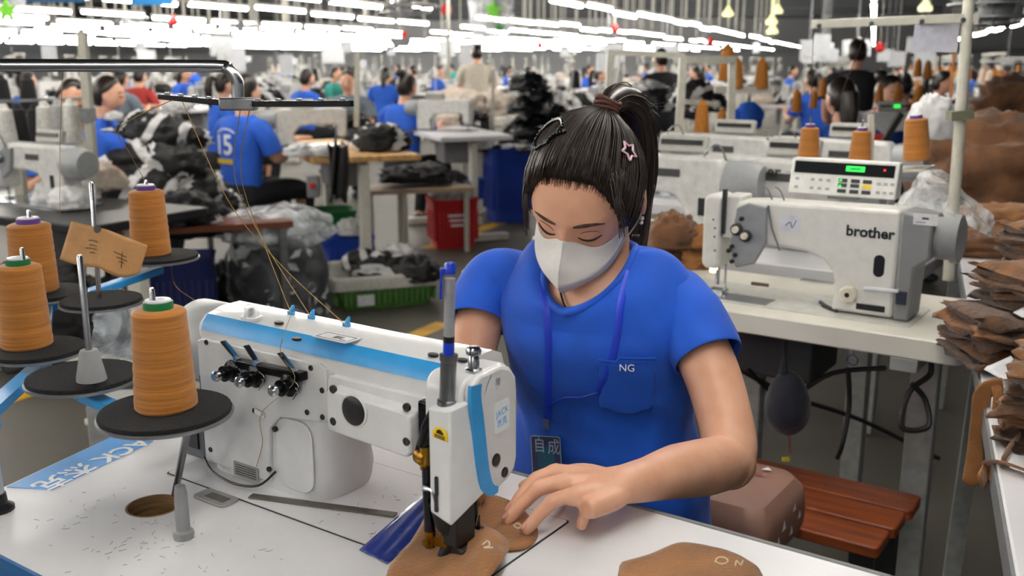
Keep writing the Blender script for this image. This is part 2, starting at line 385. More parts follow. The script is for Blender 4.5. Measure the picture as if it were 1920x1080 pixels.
# arm and column : outline of the back face pushed across
AW = M('machine_white', 'd6d7d8', .33, var=.02, coat=.2)
arm = []
prof = [(-.050, .104), (-.0505, .176), (-.047, .190), (-.038, .199), (-.02, .204), (.012, .205), (.028, .198), (.034, .182), (.034, .12), (.028, .104)]
m = MB(); rings = []
for x, s_, dz in ((-.386, .80, -.004), (-.383, .93, -.001), (-.374, 1, 0), (-.30, 1, 0), (-.2, 1, 0), (-.1, 1, .0), (-.01, 1, .001), (.02, 1, .001)):
    cy, cz = -.008, .154
    rings.append([V((x, cy + (y - cy) * s_, cz + (z - cz) * s_ + dz)) for y, z in prof][::-1])
m.loft(rings)
m.build('arm', AW, mc, smooth=50)
# column below the arm, swelling to the bed
m = MB(); rings = []
for z, xr, yy, r in ((.001, -.178, .052, .035), (.012, -.172, .050, .035), (.03, -.166, .047, .035), (.06, -.168, .043, .035), (.09, -.164, .040, .03), (.108, -.15, .036, .02), (.125, -.14, .033, .015)):
    rings.append([V((x, y, z)) for x, y in rrect(-.384, -.0495 if z > .02 else -.0505, xr, yy, r, 6)])
m.loft(rings); m.build('column', AW, mc, smooth=60)
m = MB(); n_ = 10                                        # recessed panel on the column's end
m.prism(rrect(-.248, .010, -.188, .098, .02), (0, -.0502, 0), (1, 0, 0), (0, 0, 1), (0, -1, 0), .0016); m.build('column_panel', AW, mc, bevel=.002)
# tension plate
plate = [(-.376, .012), (-.376, .168), (-.366, .172), (-.168, .1745), (-.158, .170), (-.156, .112), (-.17, .106), (-.235, .098), (-.255, .08), (-.26, .012)]
MB().prism(plate, (0, -.0495, 0), (1, 0, 0), (0, 0, 1), (0, -1, 0), .006).build('back_plate', M('plate_white', 'cfd0d1', .38, var=.03), mc, bevel=.0015)
def onY(x, y, c): # pixel to local (x,z) on plane y=c
    d = FI.to_3x3() @ ray(x, y); o = FI @ V((0, 0, CH)); s = (c - o.y) / d.y; return V((o.x + s * d.x, c, o.z + s * d.z))
def onX(x, y, c):
    d = FI.to_3x3() @ ray(x, y); o = FI @ V((0, 0, CH)); s = (c - o.x) / d.x; return V((c, o.y + s * d.y, o.z + s * d.z))
def boltY(px, py, c, r=.0042):
    p = onY(px, py, c); m_ = MB().lathe(p + V((0, .002, 0)), (0, -1, 0), [(r, 0), (r, .0028), (r * .8, .0034), (r * .5, .0028)], 16); m_.build('plug', BLACK, mc)
for px, py in ((387, 642), (583, 690), (604, 732), (576, 773), (515, 805), (605, 782), (395, 843), (504, 880), (477, 770)): boltY(px, py, -.0555, .0034)
# three tension assemblies with their wire check springs
def tension(px, py):
    p = onY(px, py, -.056); t = MB()
    t.lathe(p, (0, -1, 0), [(.004, 0), (.004, .006), (.0125, .0065), (.013, .008), (.011, .0095), (.012, .011), (.013, .0125), (.008, .0145), (.008, .02), (.0095, .021), (.0095, .024), (.005, .0245), (.004, .03)], 24)
    o = t.build('tension_discs', M('black_steel', '1c1c1e', .25, .7, var=.1), mc)
    MB().lathe(p + V((0, -.030, 0)), (0, -1, 0), [(.004, 0), (.0062, .001), (.0065, .006), (.0045, .008)], 16).build('tension_knob', STEEL, o)
    m_ = MB()
    for k in range(9):
        a = k * .7
        m_.tube([p + V((.0125 * cos(a), -.008 - .0005 * k, .0125 * sin(a))), p + V((.0135 * cos(a + .35), -.010, .0135 * sin(a + .35))), p + V((.0125 * cos(a + .7), -.0125, .0125 * sin(a + .7)))], .0008, 5)
    m_.tube([p + V((.013, -.01, 0)), p + V((.016, -.014, -.006)), p + V((.013, -.018, -.012))], .0007, 5)
    m_.build('check_spring', STEEL, o)
for px, py in ((449, 692), (492, 702), (555, 718)): tension(px, py)
MB().bar(onY(445, 680, -.062), onY(570, 706, -.062), .012, .010).build('tension_bracket', M('black_steel', '1c1c1e', .25, .7), mc, bevel=.001)
for (ax, ay), (bx, by) in (((418, 640), (445, 672)), ((462, 648), (482, 680)), ((525, 662), (552, 696))):
    a, b = onY(ax, ay, -.058), onY(bx, by, -.064)
    m_ = MB(); m_.bar(a, b, .007, .0016); m_.cyl(b + V((0, .003, 0)), b + V((0, -.004, 0)), .0035, n=10); m_.build('thread_guide', M('bright_steel', 'd0d2d4', .15, 1), mc)
p = onY(488, 773, -.056); m_ = MB(); m_.bar(p + V((-.008, 0, .001)), p + V((.008, 0, -.002)), .004, .006); m_.build('thread_guide', M('bright_steel', 'd0d2d4', .15, 1), mc)
p = onY(462, 884, -.056); m_ = MB(); m_.prism(rrect(-.022, -.009, .022, .009, .001), p, (1, 0, 0), (0, 0, 1), (0, -1, 0), .0008); o_ = m_.build('rating_plate', M('grey_plate', '8d8d8c', .5), mc, smooth=0)
m_ = MB()
for k in range(5): m_.box((p.x, p.y - .0011, p.z + .006 - k * .003), (.036, .0006, .0008))
m_.build('plate_print', M('dark_print', '3a3a3a', .6), o_, smooth=0)
# cover box with the round black cap
MB().prism(rrect(-.155, .104, .012, .166, .010), (0, -.049, 0), (1, 0, 0), (0, 0, 1), (0, -1, 0), .008).build('cover_backing', AW, mc, bevel=.002)
b0 = onY(609, 700, -.076); b1 = onY(800, 838, -.076)
cover = [(b0.x, .110), (-.026, .1045), (-.020, .110), (-.020, .150), (-.026, .1535), (b0.x + .004, .158), (b0.x, .154)]
MB().prism(cover, (0, -.056, 0), (1, 0, 0), (0, 0, 1), (0, -1, 0), .020).build('cover_box', AW, mc, bevel=.004, segs=3)
p = onY(664, 770, -.0765)
MB().lathe(p, (0, -1, 0), [(.0185, -.001), (.0185, .0008), (.0165, .0016), (.0160, .0008)], 32).build('cap_ring', WHITE, mc)
MB().lathe(p, (0, -1, 0), [(.0162, -.001), (.0162, .0013), (.0150, .0022), (.006, .0024)], 32).build('round_cap', BLACK, mc)
for px, py in ((624, 730), (625, 790), (762, 764), (762, 828)): boltY(px, py, -.0755, .0046)
# dark gap and linkage left of the head
dk = M('black_steel', '1c1c1e', .25, .7)
BRASS = M('brass', '9c7429', .3, 1, var=.2)
m = MB(); m.lo_hi((-.018, -.066, .10), (.020, -.03, .165)); m.build('needle_bar_frame', dk, mc, bevel=.002)
a, b = onY(797, 800, -.078), onY(797, 840, -.085); m = MB(); m.bar(onY(808, 790, -.08), onY(790, 850, -.08), .010, .012); m.tube([onY(812, 770, -.082), onY(798, 800, -.084), onY(790, 835, -.082)], .0045, 8); m.build('linkage', dk, mc, bevel=.001)
p = onY(797, 858, -.082); m = MB(); m.lathe(p + V((-.004, 0, 0)), (1, -.4, 0), [(.004, -.006), (.0085, -.004), (.0085, .004), (.005, .007)], 16); m.cyl(p + V((0, 0, .012)), p + V((0, 0, -.012)), .0055, n=12); m.build('brass_joint', BRASS, mc)
m = MB(); m.tube([onY(800, 875, -.084), onY(802, 940, -.084), onY(806, 1000, -.084)], [.0052, .005, .0058], 10); m.build('walking_bar', dk, mc)
m = MB(); p = onY(806, 1008, -.084); m.cyl(p + V((0, 0, .008)), p + V((0, 0, -.010)), .0062, .0055, 12); m.box(p + V((.008, .004, -.002)), (.02, .008, .01), rz=.3); m.cyl(p + V((-.001, -.006, -.004)), p + V((-.001, .008, -.004)), .005, n=10); m.build('brass_foot', BRASS, mc)
m = MB(); m.tube([onY(793, 915, -.09), onY(812, 920, -.092), onY(820, 945, -.092), onY(835, 965, -.09)], .0028, 8, sub=3); m.build('lift_lever', STEEL, mc)
# head : main block, cap with the stripe, protruding needle-bar box
m = MB(); m.prism(rrect(-.076, .104, .008, .201, .018), (-.0, 0, 0), (0, 1, 0), (0, 0, 1), (1, 0, 0), .046)
m.build('head', AW, mc, bevel=.003)
cap = [(-.074, .186), (-.070, .196), (-.058, .203), (-.022, .204), (-.006, .198), (.004, .186), (.006, .17), (.006, .098), (.002, .086), (-.008, .079), (-.030, .073), (-.044, .0715), (-.048, .076), (-.050, .09)]
MB().prism(cap[::-1], (.046, 0, 0), (0, 1, 0), (0, 0, 1), (1, 0, 0), .010).build('head_cap', AW, mc, bevel=.004, segs=3)
st = [(-.074, .183), (-.066, .194), (-.058, .192), (-.054, .180), (-.046, .090), (-.040, .080), (-.026, .0745), (-.030, .0725), (-.046, .0715), (-.053, .076), (-.056, .09)]
sx = .0563
arc = []
outer = [(-.0735, .178), (-.071, .190), (-.062, .199), (-.050, .2015)]
stripe_c = [V((.0572, -.0655, .1955)), V((.0572, -.0665, .180)), V((.0572, -.0615, .15)), V((.0572, -.0555, .11)), V((.0572, -.050, .088)), V((.0572, -.041, .0775)), V((.0572, -.030, .0745))]
P_, Q_ = spline(stripe_c, [.0085, .0085, .0085, .0085, .0085, .006, .003], 4); fv = []; ff = []
for i, p in enumerate(P_):
    t = (P_[min(i + 1, len(P_) - 1)] - P_[max(0, i - 1)]).normalized(); nn = V((1, 0, 0)).cross(t) * Q_[i]
    fv += [p + nn, p - nn, p + nn - V((.004, 0, 0)), p - nn - V((.004, 0, 0))]
for i in range(len(P_) - 1):
    k = i * 4; ff += [(k, k + 1, k + 5, k + 4), (k + 2, k, k + 4, k + 6), (k + 1, k + 3, k + 7, k + 5)]
MB().add(fv, ff).build('head_stripe', BLUESTRIPE, mc, smooth=30)
# stripe along the arm's top edge
rings = []
for x in (-.372, -.37, -.3, -.2, -.1, 0, .056):
    g = 1 if x > -.371 else .98
    rings.append([V((x, y, z)) for y, z in ((-.0512, .1815), (-.0478, .191), (-.0400, .1995), (-.039, .198), (-.046, .190), (-.050, .1815))][::-1])
MB().loft(rings).build('arm_stripe', BLUESTRIPE, mc, smooth=30)
bxp = [(.0195, .056), (.0475, .052), (.0475, .174), (.0195, .172)]
m = MB(); vs = [(.0195, -.094, .064), (.046, -.094, .0555), (.046, -.094, .175), (.0195, -.094, .173), (.0195, -.052, .078), (.0565, -.050, .079), (.0565, -.060, .181), (.0195, -.060, .180)]
m.add(vs, [(0, 1, 2, 3), (1, 5, 6, 2), (5, 4, 7, 6), (4, 0, 3, 7), (3, 2, 6, 7), (4, 5, 1, 0)]); m.build('needle_bar_cover', AW, mc, bevel=.002)
p = onY(826, 813, -.0946); m_ = MB(); m_.prism([(-.0095, -.005), (.0085, -.007), (.0085, .001), (.005, .0052), (0, .0062), (-.006, .0052), (-.0095, .001)], p, (1, 0, .0), (0, 0, 1), (0, -1, 0), .0006); o_ = m_.build('warning_sticker', M('yellow_sticker', 'f0c818', .4, var=.02), mc, smooth=0)
m_ = MB(); m_.prism([(-.005, .0), (.004, -.001), (.004, .001), (0, .0045), (-.004, .003)], p + V((0, -.0007, 0)), (1, 0, 0), (0, 0, 1), (0, -1, 0), .0003)
for k in range(3): m_.box((p.x - .0005, p.y - .0008, p.z - .002 - k * .0014), (.013, .0004, .0007), ry=.1)
m_.build('sticker_print', BLACK, o_, smooth=0)
m_ = MB(); p = onY(819, 925, -.0945); m_.prism(rrect(-.0022, -.0032, .0022, .018, .0022), p, (1, 0, 0), (0, 0, 1), (0, -1, 0), .0008); m_.prism(rrect(-.003, -.02, .0015, -.001, .001), p + V((.0, 0, 0)), (1, 0, 0), (0, 0, 1), (0, -1, 0), .0008); m_.build('slot', BLACK, mc, smooth=0)
# logo and plugs on the cap
c = onX(941, 780, .0562); m_ = MB(); m_.prism(rrect(-.013, -.0165, .013, .0165, .003), c, (0, 1, 0), (0, 0, 1), (1, 0, 0), .0003); o_ = m_.build('logo_badge', M('pale_badge', 'e9eef2', .4, var=.01), mc, smooth=0)
m_ = MB(); m_.text('JACK', c + V((.0005, 0, .002)), (0, 1, .12), (0, -.12, 1), .0095, .0003, 'CENTER'); m_.text('杰克', c + V((.0005, 0, -.009)), (0, 1, .12), (0, -.12, 1), .009, .0003, 'CENTER'); m_.build('lettering', M('logo_blue', '3aa2e2', .4), o_, smooth=0)
for px, py, r in ((929, 862, .0068), (945, 885, .0055), (932, 712, .003)):
    c = onX(px, py, .0555); MB().lathe(c, (1, 0, 0), [(r, 0), (r, .0015), (r * .8, .0022), (r * .4, .0018)], 20).build('plug', BLACK if py > 800 else GREYP, mc)
# needle, presser foot, black clamp
m = MB(); m.lo_hi((.026, -.083, .026), (.044, -.052, .066)); m.box((.034, -.066, .018), (.022, .024, .018), ry=.5); m.tube([(.02, -.085, .072), (.026, -.082, .05), (.030, -.07, .03), (.02, -.08, .006)], [.008, .009, .009, .006], 10); m.build('presser_clamp', M('black_rubber', '131314', .55), mc, bevel=.003)
nb = V((.030, -.035, 0))
m = MB(); m.cyl(nb + V((0, 0, .03)), nb + V((0, 0, .10)), .0038, n=12); m.build('needle_bar', dk, mc)
m = MB(); m.cyl(nb + V((0, 0, .026)), nb + V((0, 0, .040)), .006, n=12); m.box(nb + V((0, 0, .022)), (.018, .010, .012)); m.build('needle_clamp', dk, mc, bevel=.001)
m = MB()
for k in (-1, 0, 1): m.cyl(nb + V((k * .004, 0, .022)), nb + V((k * .004, 0, .003)), .0009, .0004, 6)
m.build('needle', STEEL, mc)
m = MB(); m.cyl((.018, -.045, .012), (.018, -.045, .10), .0042, n=12); m.build('presser_bar', STEEL, mc)
m = MB(); m.box((.026, -.036, .0085), (.03, .020, .004), ry=.05); m.box((.045, -.036, .012), (.012, .020, .003), ry=-.5); m.box((.020, -.04, .015), (.012, .012, .012)); m.build('presser_foot', M('bright_steel', 'd0d2d4', .15, 1), mc, bevel=.0008)
m = MB(); m.prism(rrect(-.012, -.055, .062, -.006, .003), (0, 0, .0016), (1, 0, 0), (0, 1, 0), (0, 0, 1), .001); m.build('throat_plate', STEEL, mc, smooth=0)
# fittings on top of the arm
def onTop(px, py, z=.2045): return L(PZ(px, py, TZ + z))
def ovalT(px, py, r=.006, f=1.6):
    c = onTop(px, py); MB().prism(circ(0, 0, r * f, 20, r), (c.x, c.y, .2022), (1, 0, 0), (0, 1, 0), (0, 0, 1), .003).build('plug', BLACK, mc, bevel=.0006)
for px, py in ((523, 604), (556, 634), (812, 664), (867, 674)): ovalT(px, py, .0045, 1.4)
c = onTop(472, 596); GL = plastic('oil_sight_glass', 'f4f6f8', .45, 30, .05)
o_ = MB().lathe((c.x, c.y, .2035), (0, 0, 1), [(.0125, 0), (.0125, .003), (.0095, .0035), (.0085, .012), (.008, .016), (.003, .0165)], 20).build('oil_sight', GL, mc)
MB().lathe((c.x, c.y, .2035), (0, 0, 1), [(.004, .003), (.004, .012), (.0015, .013)], 10).build('oil_jet', STEEL, o_)
c = onTop(888, 692, .2035); m = MB().lathe((c.x, c.y, .200), (0, 0, 1), [(.0085, 0), (.0085, .004), (.006, .005), (.0055, .016), (.0045, .0175), (.0075, .019), (.008, .023), (.0065, .026), (.002, .0268)], 20); m.build('pressure_knob', STEEL, mc)
c = onTop(631, 633); m = MB().prism([(-.026, -.012), (.024, -.012), (.026, .013), (-.024, .013)], (c.x, c.y, .2042), (1, 0, 0), (0, 1, 0), (0, 0, 1), .0008); o_ = m.build('paper_sticker', M('sticker_paper', 'd4d5d8', .5), mc, smooth=0)
m = MB()
for a_, b_, w_, h_ in ((0, .009, .044, .0006), (0, -.009, .044, .0006), (-.022, 0, .0006, .018), (.022, 0, .0006, .018), (.003, .003, .012, .0012), (.003, .0, .012, .0012), (.003, -.003, .012, .0012), (.0, 0, .0012, .009), (.014, -.005, .008, .001)): m.box((c.x + a_, c.y + b_, .2052), (w_, h_, .0003))
m.build('sticker_print', M('dark_print', '3a3a3a', .6), o_, smooth=0)
for px, py in ((546, 590), (584, 598), (650, 612)):
    c = onTop(px, py, .2045); m = MB(); m.box((c.x, c.y, .206), (.009, .004, .006)); m.lathe((c.x, c.y, .207), (.3, .2, 1), [(.0035, 0), (.003, .004), (.0016, .009), (.0005, .010)], 8); m.build('thread_eyelet', BLUESTRIPE, mc)
# drive end and lower grey box
MG = M('machine_grey', '9a9da0', .4, var=.03)
m = MB().lathe((-.384, -.005, .150), (-1, 0, 0), [(.050, -.01), (.052, .006), (.052, .05), (.047, .058), (.02, .06)], 32); m.build('motor_housing', MG, mc, smooth=35)
MB().lo_hi((-.389, -.046, .03), (-.3845, .03, .165)).build('end_joint', BLACK, mc)
MB().lo_hi((-.432, -.045, .004), (-.389, .02, .052)).build('gearbox', M('dark_machine_grey', '5d6064', .5), mc, bevel=.003)
MB().lo_hi((-.4265, -.0475, .018), (-.400, -.0445, .042)).build('gearbox_window', BLACK, mc)
c = LZ(405, 936); m = MB().prism(rrect(-.028, -.013, .028, .013, .006), (c.x, c.y, .0008), (1, 0, 0), (0, 1, 0), (0, 0, 1), .0022); o_ = m.build('hinge_plate', M('grey_steel', 'a0a2a3', .4, .5), mc, bevel=.0006)
MB().prism(rrect(-.016, -.006, .016, .006, .001), (c.x + .003, c.y, .003), (1, 0, 0), (0, 1, 0), (0, 0, 1), .0004).build('hinge_inlay', M('worn_steel', '77736c', .45, .8), o_)
pts = [onY(383, 858, -.058), onY(400, 885, -.07), onY(440, 907, -.075), onY(485, 910, -.07), onY(517, 884, -.056)]
MB().tube(pts, .0016, 6, sub=5).build('cable', BLACK, mc)

# pen standing in the steel tube on the needle-bar cover
c = onY(838, 757, -.079); top = onY(841, 672, -.079)
MB().lathe(c + V((0, 0, -.002)), top - c, [(.0098, 0), (.0098, .006), (.0078, .007), (.0078, .046), (.009, .047), (.009, .0525), (.005, .053)], 20).build('pen_tube', M('grey_tube', '7e8083', .3, .9), mc)
pt = onY(844, 500, -.079); base = onY(841, 671, -.079)
pen = thing('ballpoint_pen', 'blue and silver ballpoint pen standing in the tube on the front machine head', 'pen', FM @ base, 0)
PM = FM.copy(); base_w = FM @ base; dv = (FM @ pt) - base_w; ln = dv.length
PENB = M('pen_blue', '1237b8', .3, var=.02)
o_ = MB().lathe((0, 0, -.005), dv, [(.0048, 0), (.0052, .02), (.0052, ln * .93)], 16).build('barrel', M('pen_silver', 'b9bcc2', .3, .6), pen)
MB().lathe((0, 0, 0), dv, [(.0055, .001), (.0055, .016)], 16).build('grip', PENB, pen)
MB().lathe((0, 0, 0), dv, [(.0055, .016), (.0055, .022)], 16).build('grip_ring', BLACK, pen)
m = MB().lathe((0, 0, 0), dv, [(.0055, ln * .93), (.0055, ln + .002), (.004, ln + .004)], 16); m.build('cap', PENB, pen)
dn = dv.normalized(); sd = V((-.95, -.3, 0)); m = MB(); m.bar(dn * (ln * .66) + sd * .0085, dn * (ln - .001) + sd * .0085, .0045, .0022); m.bar(dn * (ln - .004), dn * (ln - .004) + sd * .0085, .005, .006); m.build('clip', PENB, pen, bevel=.0006)

# rest pin on the table
p = LZ(345, 1008); pin = thing('machine_rest_pin', 'grey plastic peg standing on the front table beside the round hole', 'peg', FM @ p, 0)
MB().lathe((0, 0, 0), (0, 0, 1), [(.0105, 0), (.0112, .004), (.0105, .008), (.0075, .010), (.0068, .052), (.0055, .060), (.002, .0615)], 20).build('peg', GREYP, pin)
# blue adhesive tape over the slot
q4 = [LZ(674, 1034), LZ(727, 1060), LZ(800, 1000), LZ(800, 925)]
c = sum((q for q in q4), V()) / 4
tape = MB(); ea = (LZ(800, 925) - LZ(674, 1034)).normalized(); 
tape.grid(lambda a, b: FM @ V(((q4[0] * (1 - a) * (1 - b) + q4[1] * a * (1 - b) + q4[2] * a * b + q4[3] * (1 - a) * b).x, (q4[0] * (1 - a) * (1 - b) + q4[1] * a * (1 - b) + q4[2] * a * b + q4[3] * (1 - a) * b).y, .0022 + .0012 * abs(sin(a * 9 + b * 3)) * (1 if .1 < a < .9 else .3))), 10, 24)
o_ = tape.build('blue_tape', M('blue_tape_film', '10308c', .25, var=.1, scale=20, coat=.25), None, solid=.0006); tag(o_, 'shiny strip of dark blue adhesive tape across the slot of the front table', 'tape')

# ---------------------------------------------------------------- brown fabric pieces (thin but real sheets)
def sheet(name, label, cat, px, z=.003, mat=BROWN, amp=.0015, group=None, th=.0018, seed=1, chalk=None, z2=None, fs=30):
    """px: outline in pixels on the table top"""
    pts = [LZ(x, y) for x, y in px]; P_, _ = spline(pts + [pts[0]], 0, 5); P_ = P_[:-1]
    c = sum(P_, V()) / len(P_); n_ = len(P_); rings = 9; vs = []; fs_ = []
    def zz(p, k): return z + amp * (1 + nz((p.x, p.y, 0), fs, seed)) + (z2(p) if z2 else 0)
    vs.append(V((c.x, c.y, zz(c, 0))))
    for k in range(1, rings + 1):
        for p in P_:
            q = c + (p - c) * (k / rings); vs.append(V((q.x, q.y, zz(q, k / rings))))
    for i in range(n_): fs_.append((0, 1 + i, 1 + (i + 1) % n_))
    for k in range(rings - 1):
        for i in range(n_): a = 1 + k * n_ + i; b = 1 + k * n_ + (i + 1) % n_; fs_.append((a, a + n_, b + n_, b))
    m_ = MB(); m_.add([FM @ v for v in vs], fs_)
    t = thing(name, label, cat, FM @ V((c.x, c.y, 0)), 0, group)
    o1 = m_.build('cloth', mat, t, world=True, solid=th)
    if chalk:
        k = MB()
        for line in chalk:
            pp = [FM @ (lambda p: V((p.x, p.y, zz(p, 1) + th * .5 + .0006)))(LZ(x, y)) for x, y in line]
            k.tube(pp, .0009, 5, sub=4)
        k.build('chalk_mark', M('white_chalk', 'd8c7ae', .9), t, world=True)
    return t
sheet('cut_fabric_piece', 'brown cut fabric piece lying under the needle with a chalk ring near the fingertips', 'fabric', [(905, 932), (960, 948), (1000, 985), (1008, 1012), (985, 1035), (945, 1040), (915, 1045), (860, 1010), (850, 960)], .0035, BROWN, .0012, 'brown cut pieces on the front table', chalk=[[(963, 995), (970, 991), (977, 996), (971, 1001), (963, 996)]])
def fold(p):
    q = LZ(880, 1030); d = (p - q).length; return max(0, .020 * math.exp(-(((p.x - q.x) * .5 + (p.y - q.y) * .9) / .035) ** 2))
sheet('cut_fabric_piece', 'larger brown fabric piece bunched up behind the presser foot at the bottom edge', 'fabric', [(812, 980), (842, 1008), (880, 1012), (918, 1018), (950, 1040), (952, 1075), (930, 1110), (860, 1140), (740, 1130), (728, 1080), (770, 1030)], .0042, BROWN, .003, 'brown cut pieces on the front table', z2=fold, seed=4, fs=45, chalk=[[(905, 1070), (915, 1062), (918, 1072), (908, 1076), (925, 1078)]])
pile = [(1165, 1078), (1172, 1072), (1215, 1060), (1265, 1042), (1300, 1038), (1335, 1050), (1365, 1055), (1400, 1072), (1430, 1100), (1400, 1180), (1250, 1190), (1165, 1120)]
for k in range(4):
    off = (k * 1.5, -k * 1.0)
    sheet('cut_fabric_piece', ['brown cut piece at the bottom of the small stack by the table front edge', 'second brown cut piece from the bottom of the small stack', 'third brown cut piece from the bottom of the small stack', 'brown cut piece with a chalk letter topmost of the small front stack'][k], 'fabric', [(x + random.uniform(-4, 4), y + random.uniform(-3, 3) - k * 2) for x, y in pile], .0012 + k * .0026, BROWN if k % 2 else DBROWN, .0006, 'stack of brown cut pieces at the front edge', seed=k, th=.0014,
          chalk=[[(1340, 1072), (1345, 1064), (1358, 1064), (1364, 1071), (1354, 1076), (1342, 1072)], [(1378, 1080), (1380, 1070), (1388, 1078), (1392, 1070)]] if k == 3 else None)

# ---------------------------------------------------------------- thread stand
sb = PZ(-4, 956, TZ); std = thing('thread_stand', 'tall steel thread stand with blue arms and black spool discs beside the front machine', 'thread stand', (sb.x, sb.y, TZ))
discs = {'a': (310, 767, .940), 'b': (155, 702, .935), 'c': (70, 652, .930), 'd': (84, 546, .950), 'e': (298, 478, .972), 'f': (190, 560, .955)}
dw = {k: PZ(x, y, z) for k, (x, y, z) in discs.items()}
topz = PY(0, 122, sb.y).z
tp = [V((sb.x, sb.y, TZ)), V((sb.x, sb.y, 1.02)), V((sb.x, sb.y, topz - .012)), V((sb.x + .012, sb.y, topz))]
MB().tube([V((sb.x, sb.y, TZ)), V((sb.x, sb.y, topz - .02)), V((sb.x + .006, sb.y, topz - .006)), V((sb.x + .02, sb.y, topz))], .009, 14, sub=4).build('pole', STEEL, std, world=True)
MB().lathe((sb.x, sb.y, TZ), (0, 0, 1), [(.018, 0), (.018, .004), (.0115, .008), (.0105, .02)], 20).build('pole_collar', BLACK, std, world=True)
ey_ = 1.12; e1 = PY(405, 124, ey_); e2 = PY(436, 138, ey_); e3 = PY(446, 165, ey_); e4 = PY(447, 196, ey_)
MB().tube([V((sb.x + .02, sb.y, topz)), PY(200, 123, 1.09), e1, PY(424, 128, ey_), e2, PY(444, 152, ey_), e3, e4], .0068, 14, sub=4).build('top_tube', STEEL, std, world=True)
cp = PY(447, 195, ey_); MB().box(cp, (.040, .016, .014), rz=.0).build('clamp', DSTEEL, std, bevel=.002, world=True)
for nm, a, b in (('l', PY(300, 181, 1.22), PY(432, 194, ey_)), ('r', PY(462, 195, ey_), PY(660, 194, 1.05))):
    MB().bar(a, b, .0065, .0065).build('guide_bar', M('black_steel', '1c1c1e', .25, .7), std, bevel=.0006, world=True)
    m = MB()
    for k in range(5):
        p = a.lerp(b, .12 + .2 * k); m.box(p + V((0, -.001, .0042)), (.005, .006, .003))
    m.build('guide_studs', STEEL, std, world=True)
pz = V((0, 0, -.026))
piv = V((sb.x, sb.y, .915))
m = MB(); m.bar(dw['a'] + pz, dw['b'] + pz, .020, .012); m.bar(dw['b'] + pz, dw['c'] + pz, .020, .012); m.build('front_arm', BLUESTRIPE, std, bevel=.002, world=True)
m = MB(); m.bar(dw['e'] + pz + V((.0, 0, 0)), dw['d'] + pz + V((0, -.0, 0)), .022, .012); m.bar(dw['d'] + pz, dw['c'] + pz, .02, .012); m.build('back_arm', BLUESTRIPE, std, bevel=.002, world=True)
m = MB(); m.bar(dw['c'] + pz, piv, .02, .012); m.cyl(piv + V((0, 0, -.015)), piv + V((0, 0, .02)), .014, n=16); m.build('pole_bracket', BLUESTRIPE, std, world=True)
FOAM = M('black_foam', '17171a', .95, var=.2, scale=200, bump=.6, bscale=500)
rad = {'a': .0685, 'b': .064, 'c': .060, 'd': .062, 'e': .066, 'f': .058}
for k, p in dw.items():
    r = rad[k]
    o_ = MB().lathe(p + V((0, 0, -.007)), (0, 0, 1), [(r * .4, -.004), (r + .0015, -.001), (r + .002, .002), (r, .0025)], 40).build('spool_plate', M('rim_steel', '8f9194', .4, .6), std, world=True)
    MB().lathe(p + V((0, 0, -.005)), (0, 0, 1), [(r * .99, 0), (r, .003), (r * .985, .0055), (r * .3, .006)], 40).build('foam_pad', FOAM, o_, world=True)
# spool pins
def pin_(p, h, r=.0032, par=std): return MB().lathe(p, (0, 0, 1), [(r, -.01), (r, h - .003), (r * .6, h)], 12).build('spool_pin', STEEL, par, world=True)
pin_(dw['a'] + V((-.004, 0, 0)), .132); pin_(dw['c'] + V((-.006, 0, 0)), .135); pin_(dw['d'] + V((-.012, 0, 0)), .128); pin_(dw['e'] + V((-.012, .0, 0)), .130)
b0 = PZ(172, 712, .942); MB().lathe(b0, (0, 0, 1), [(.0168, 0), (.0165, .004), (.0105, .034), (.0095, .036)], 20).build('pin_socket', GREYP, std, world=True)
h_ = PY(174, 478, b0.y).z - b0.z; pin_(b0, h_, .0038)
pa = dw['f'] + V((-.003, 0, 0)); pb = PY(171, 341, pa.y + .0); MB().lathe(pa, pb - pa, [(.0036, 0), (.0036, (pb - pa).length - .003), (.002, (pb - pa).length)], 12).build('spool_pin', STEEL, std, world=True)
a = dw['a'] + V((.022, -.01, -.01)); a = PZ(352, 806, .918); b = PZ(322, 955, TZ - .03)
MB().tube([a, a.lerp(b, .5), b], .0042, 10).build('support_rod', DSTEEL, std, world=True)
# spools
def spool(name, label, p, r0, r1, h, capm, grp='brown thread spools on the front stand', rz=0):
    t = thing(name, label, 'thread spool', p, rz, grp)
    n_ = 26; pr = [(r0 * .93, 0), (r0, .003)]
    for i in range(n_ + 1):
        f_ = i / n_; pr.append((r0 + (r1 - r0) * f_ + .0003 * ((i * 7) % 3 - 1), .003 + (h - .007) * f_))
    pr += [(r1 * .95, h - .002), (r1 * .8, h), (r1 * .5, h)]
    MB().lathe((0, 0, 0), (0, 0, 1), pr, 40).build('wound_thread', THREAD, t, smooth=40)
    o1 = MB().lathe((0, 0, h - .001), (0, 0, 1), [(r1 * .54, 0), (r1 * .56, .004), (r1 * .54, .0085), (r1 * .4, .009)], 28).build('cone_collar', capm, t)
    MB().lathe((0, 0, h + .007), (0, 0, 1), [(r1 * .48, 0), (r1 * .47, .0025), (r1 * .25, .003), (r1 * .2, .001)], 24).build('cone_tip', M('white_plastic', 'd8dae0', .4), o1)
    return t
GCAP = M('green_cap', '0f6b3a', .4, var=.05); PCAP = M('purple_cap', '5b3a86', .4, var=.05)
sz = V((0, 0, .0012))
spool('thread_spool', 'brown thread spool with green collar on the nearest black disc beside the machine', dw['a'] + sz + V((-.0, .004, 0)), .0325, .0275, .108, GCAP)
spool('thread_spool', 'brown thread spool with green collar on the left disc at the photo edge', dw['c'] + V((-.016, .006, .0012)), .0325, .0275, .110, GCAP)
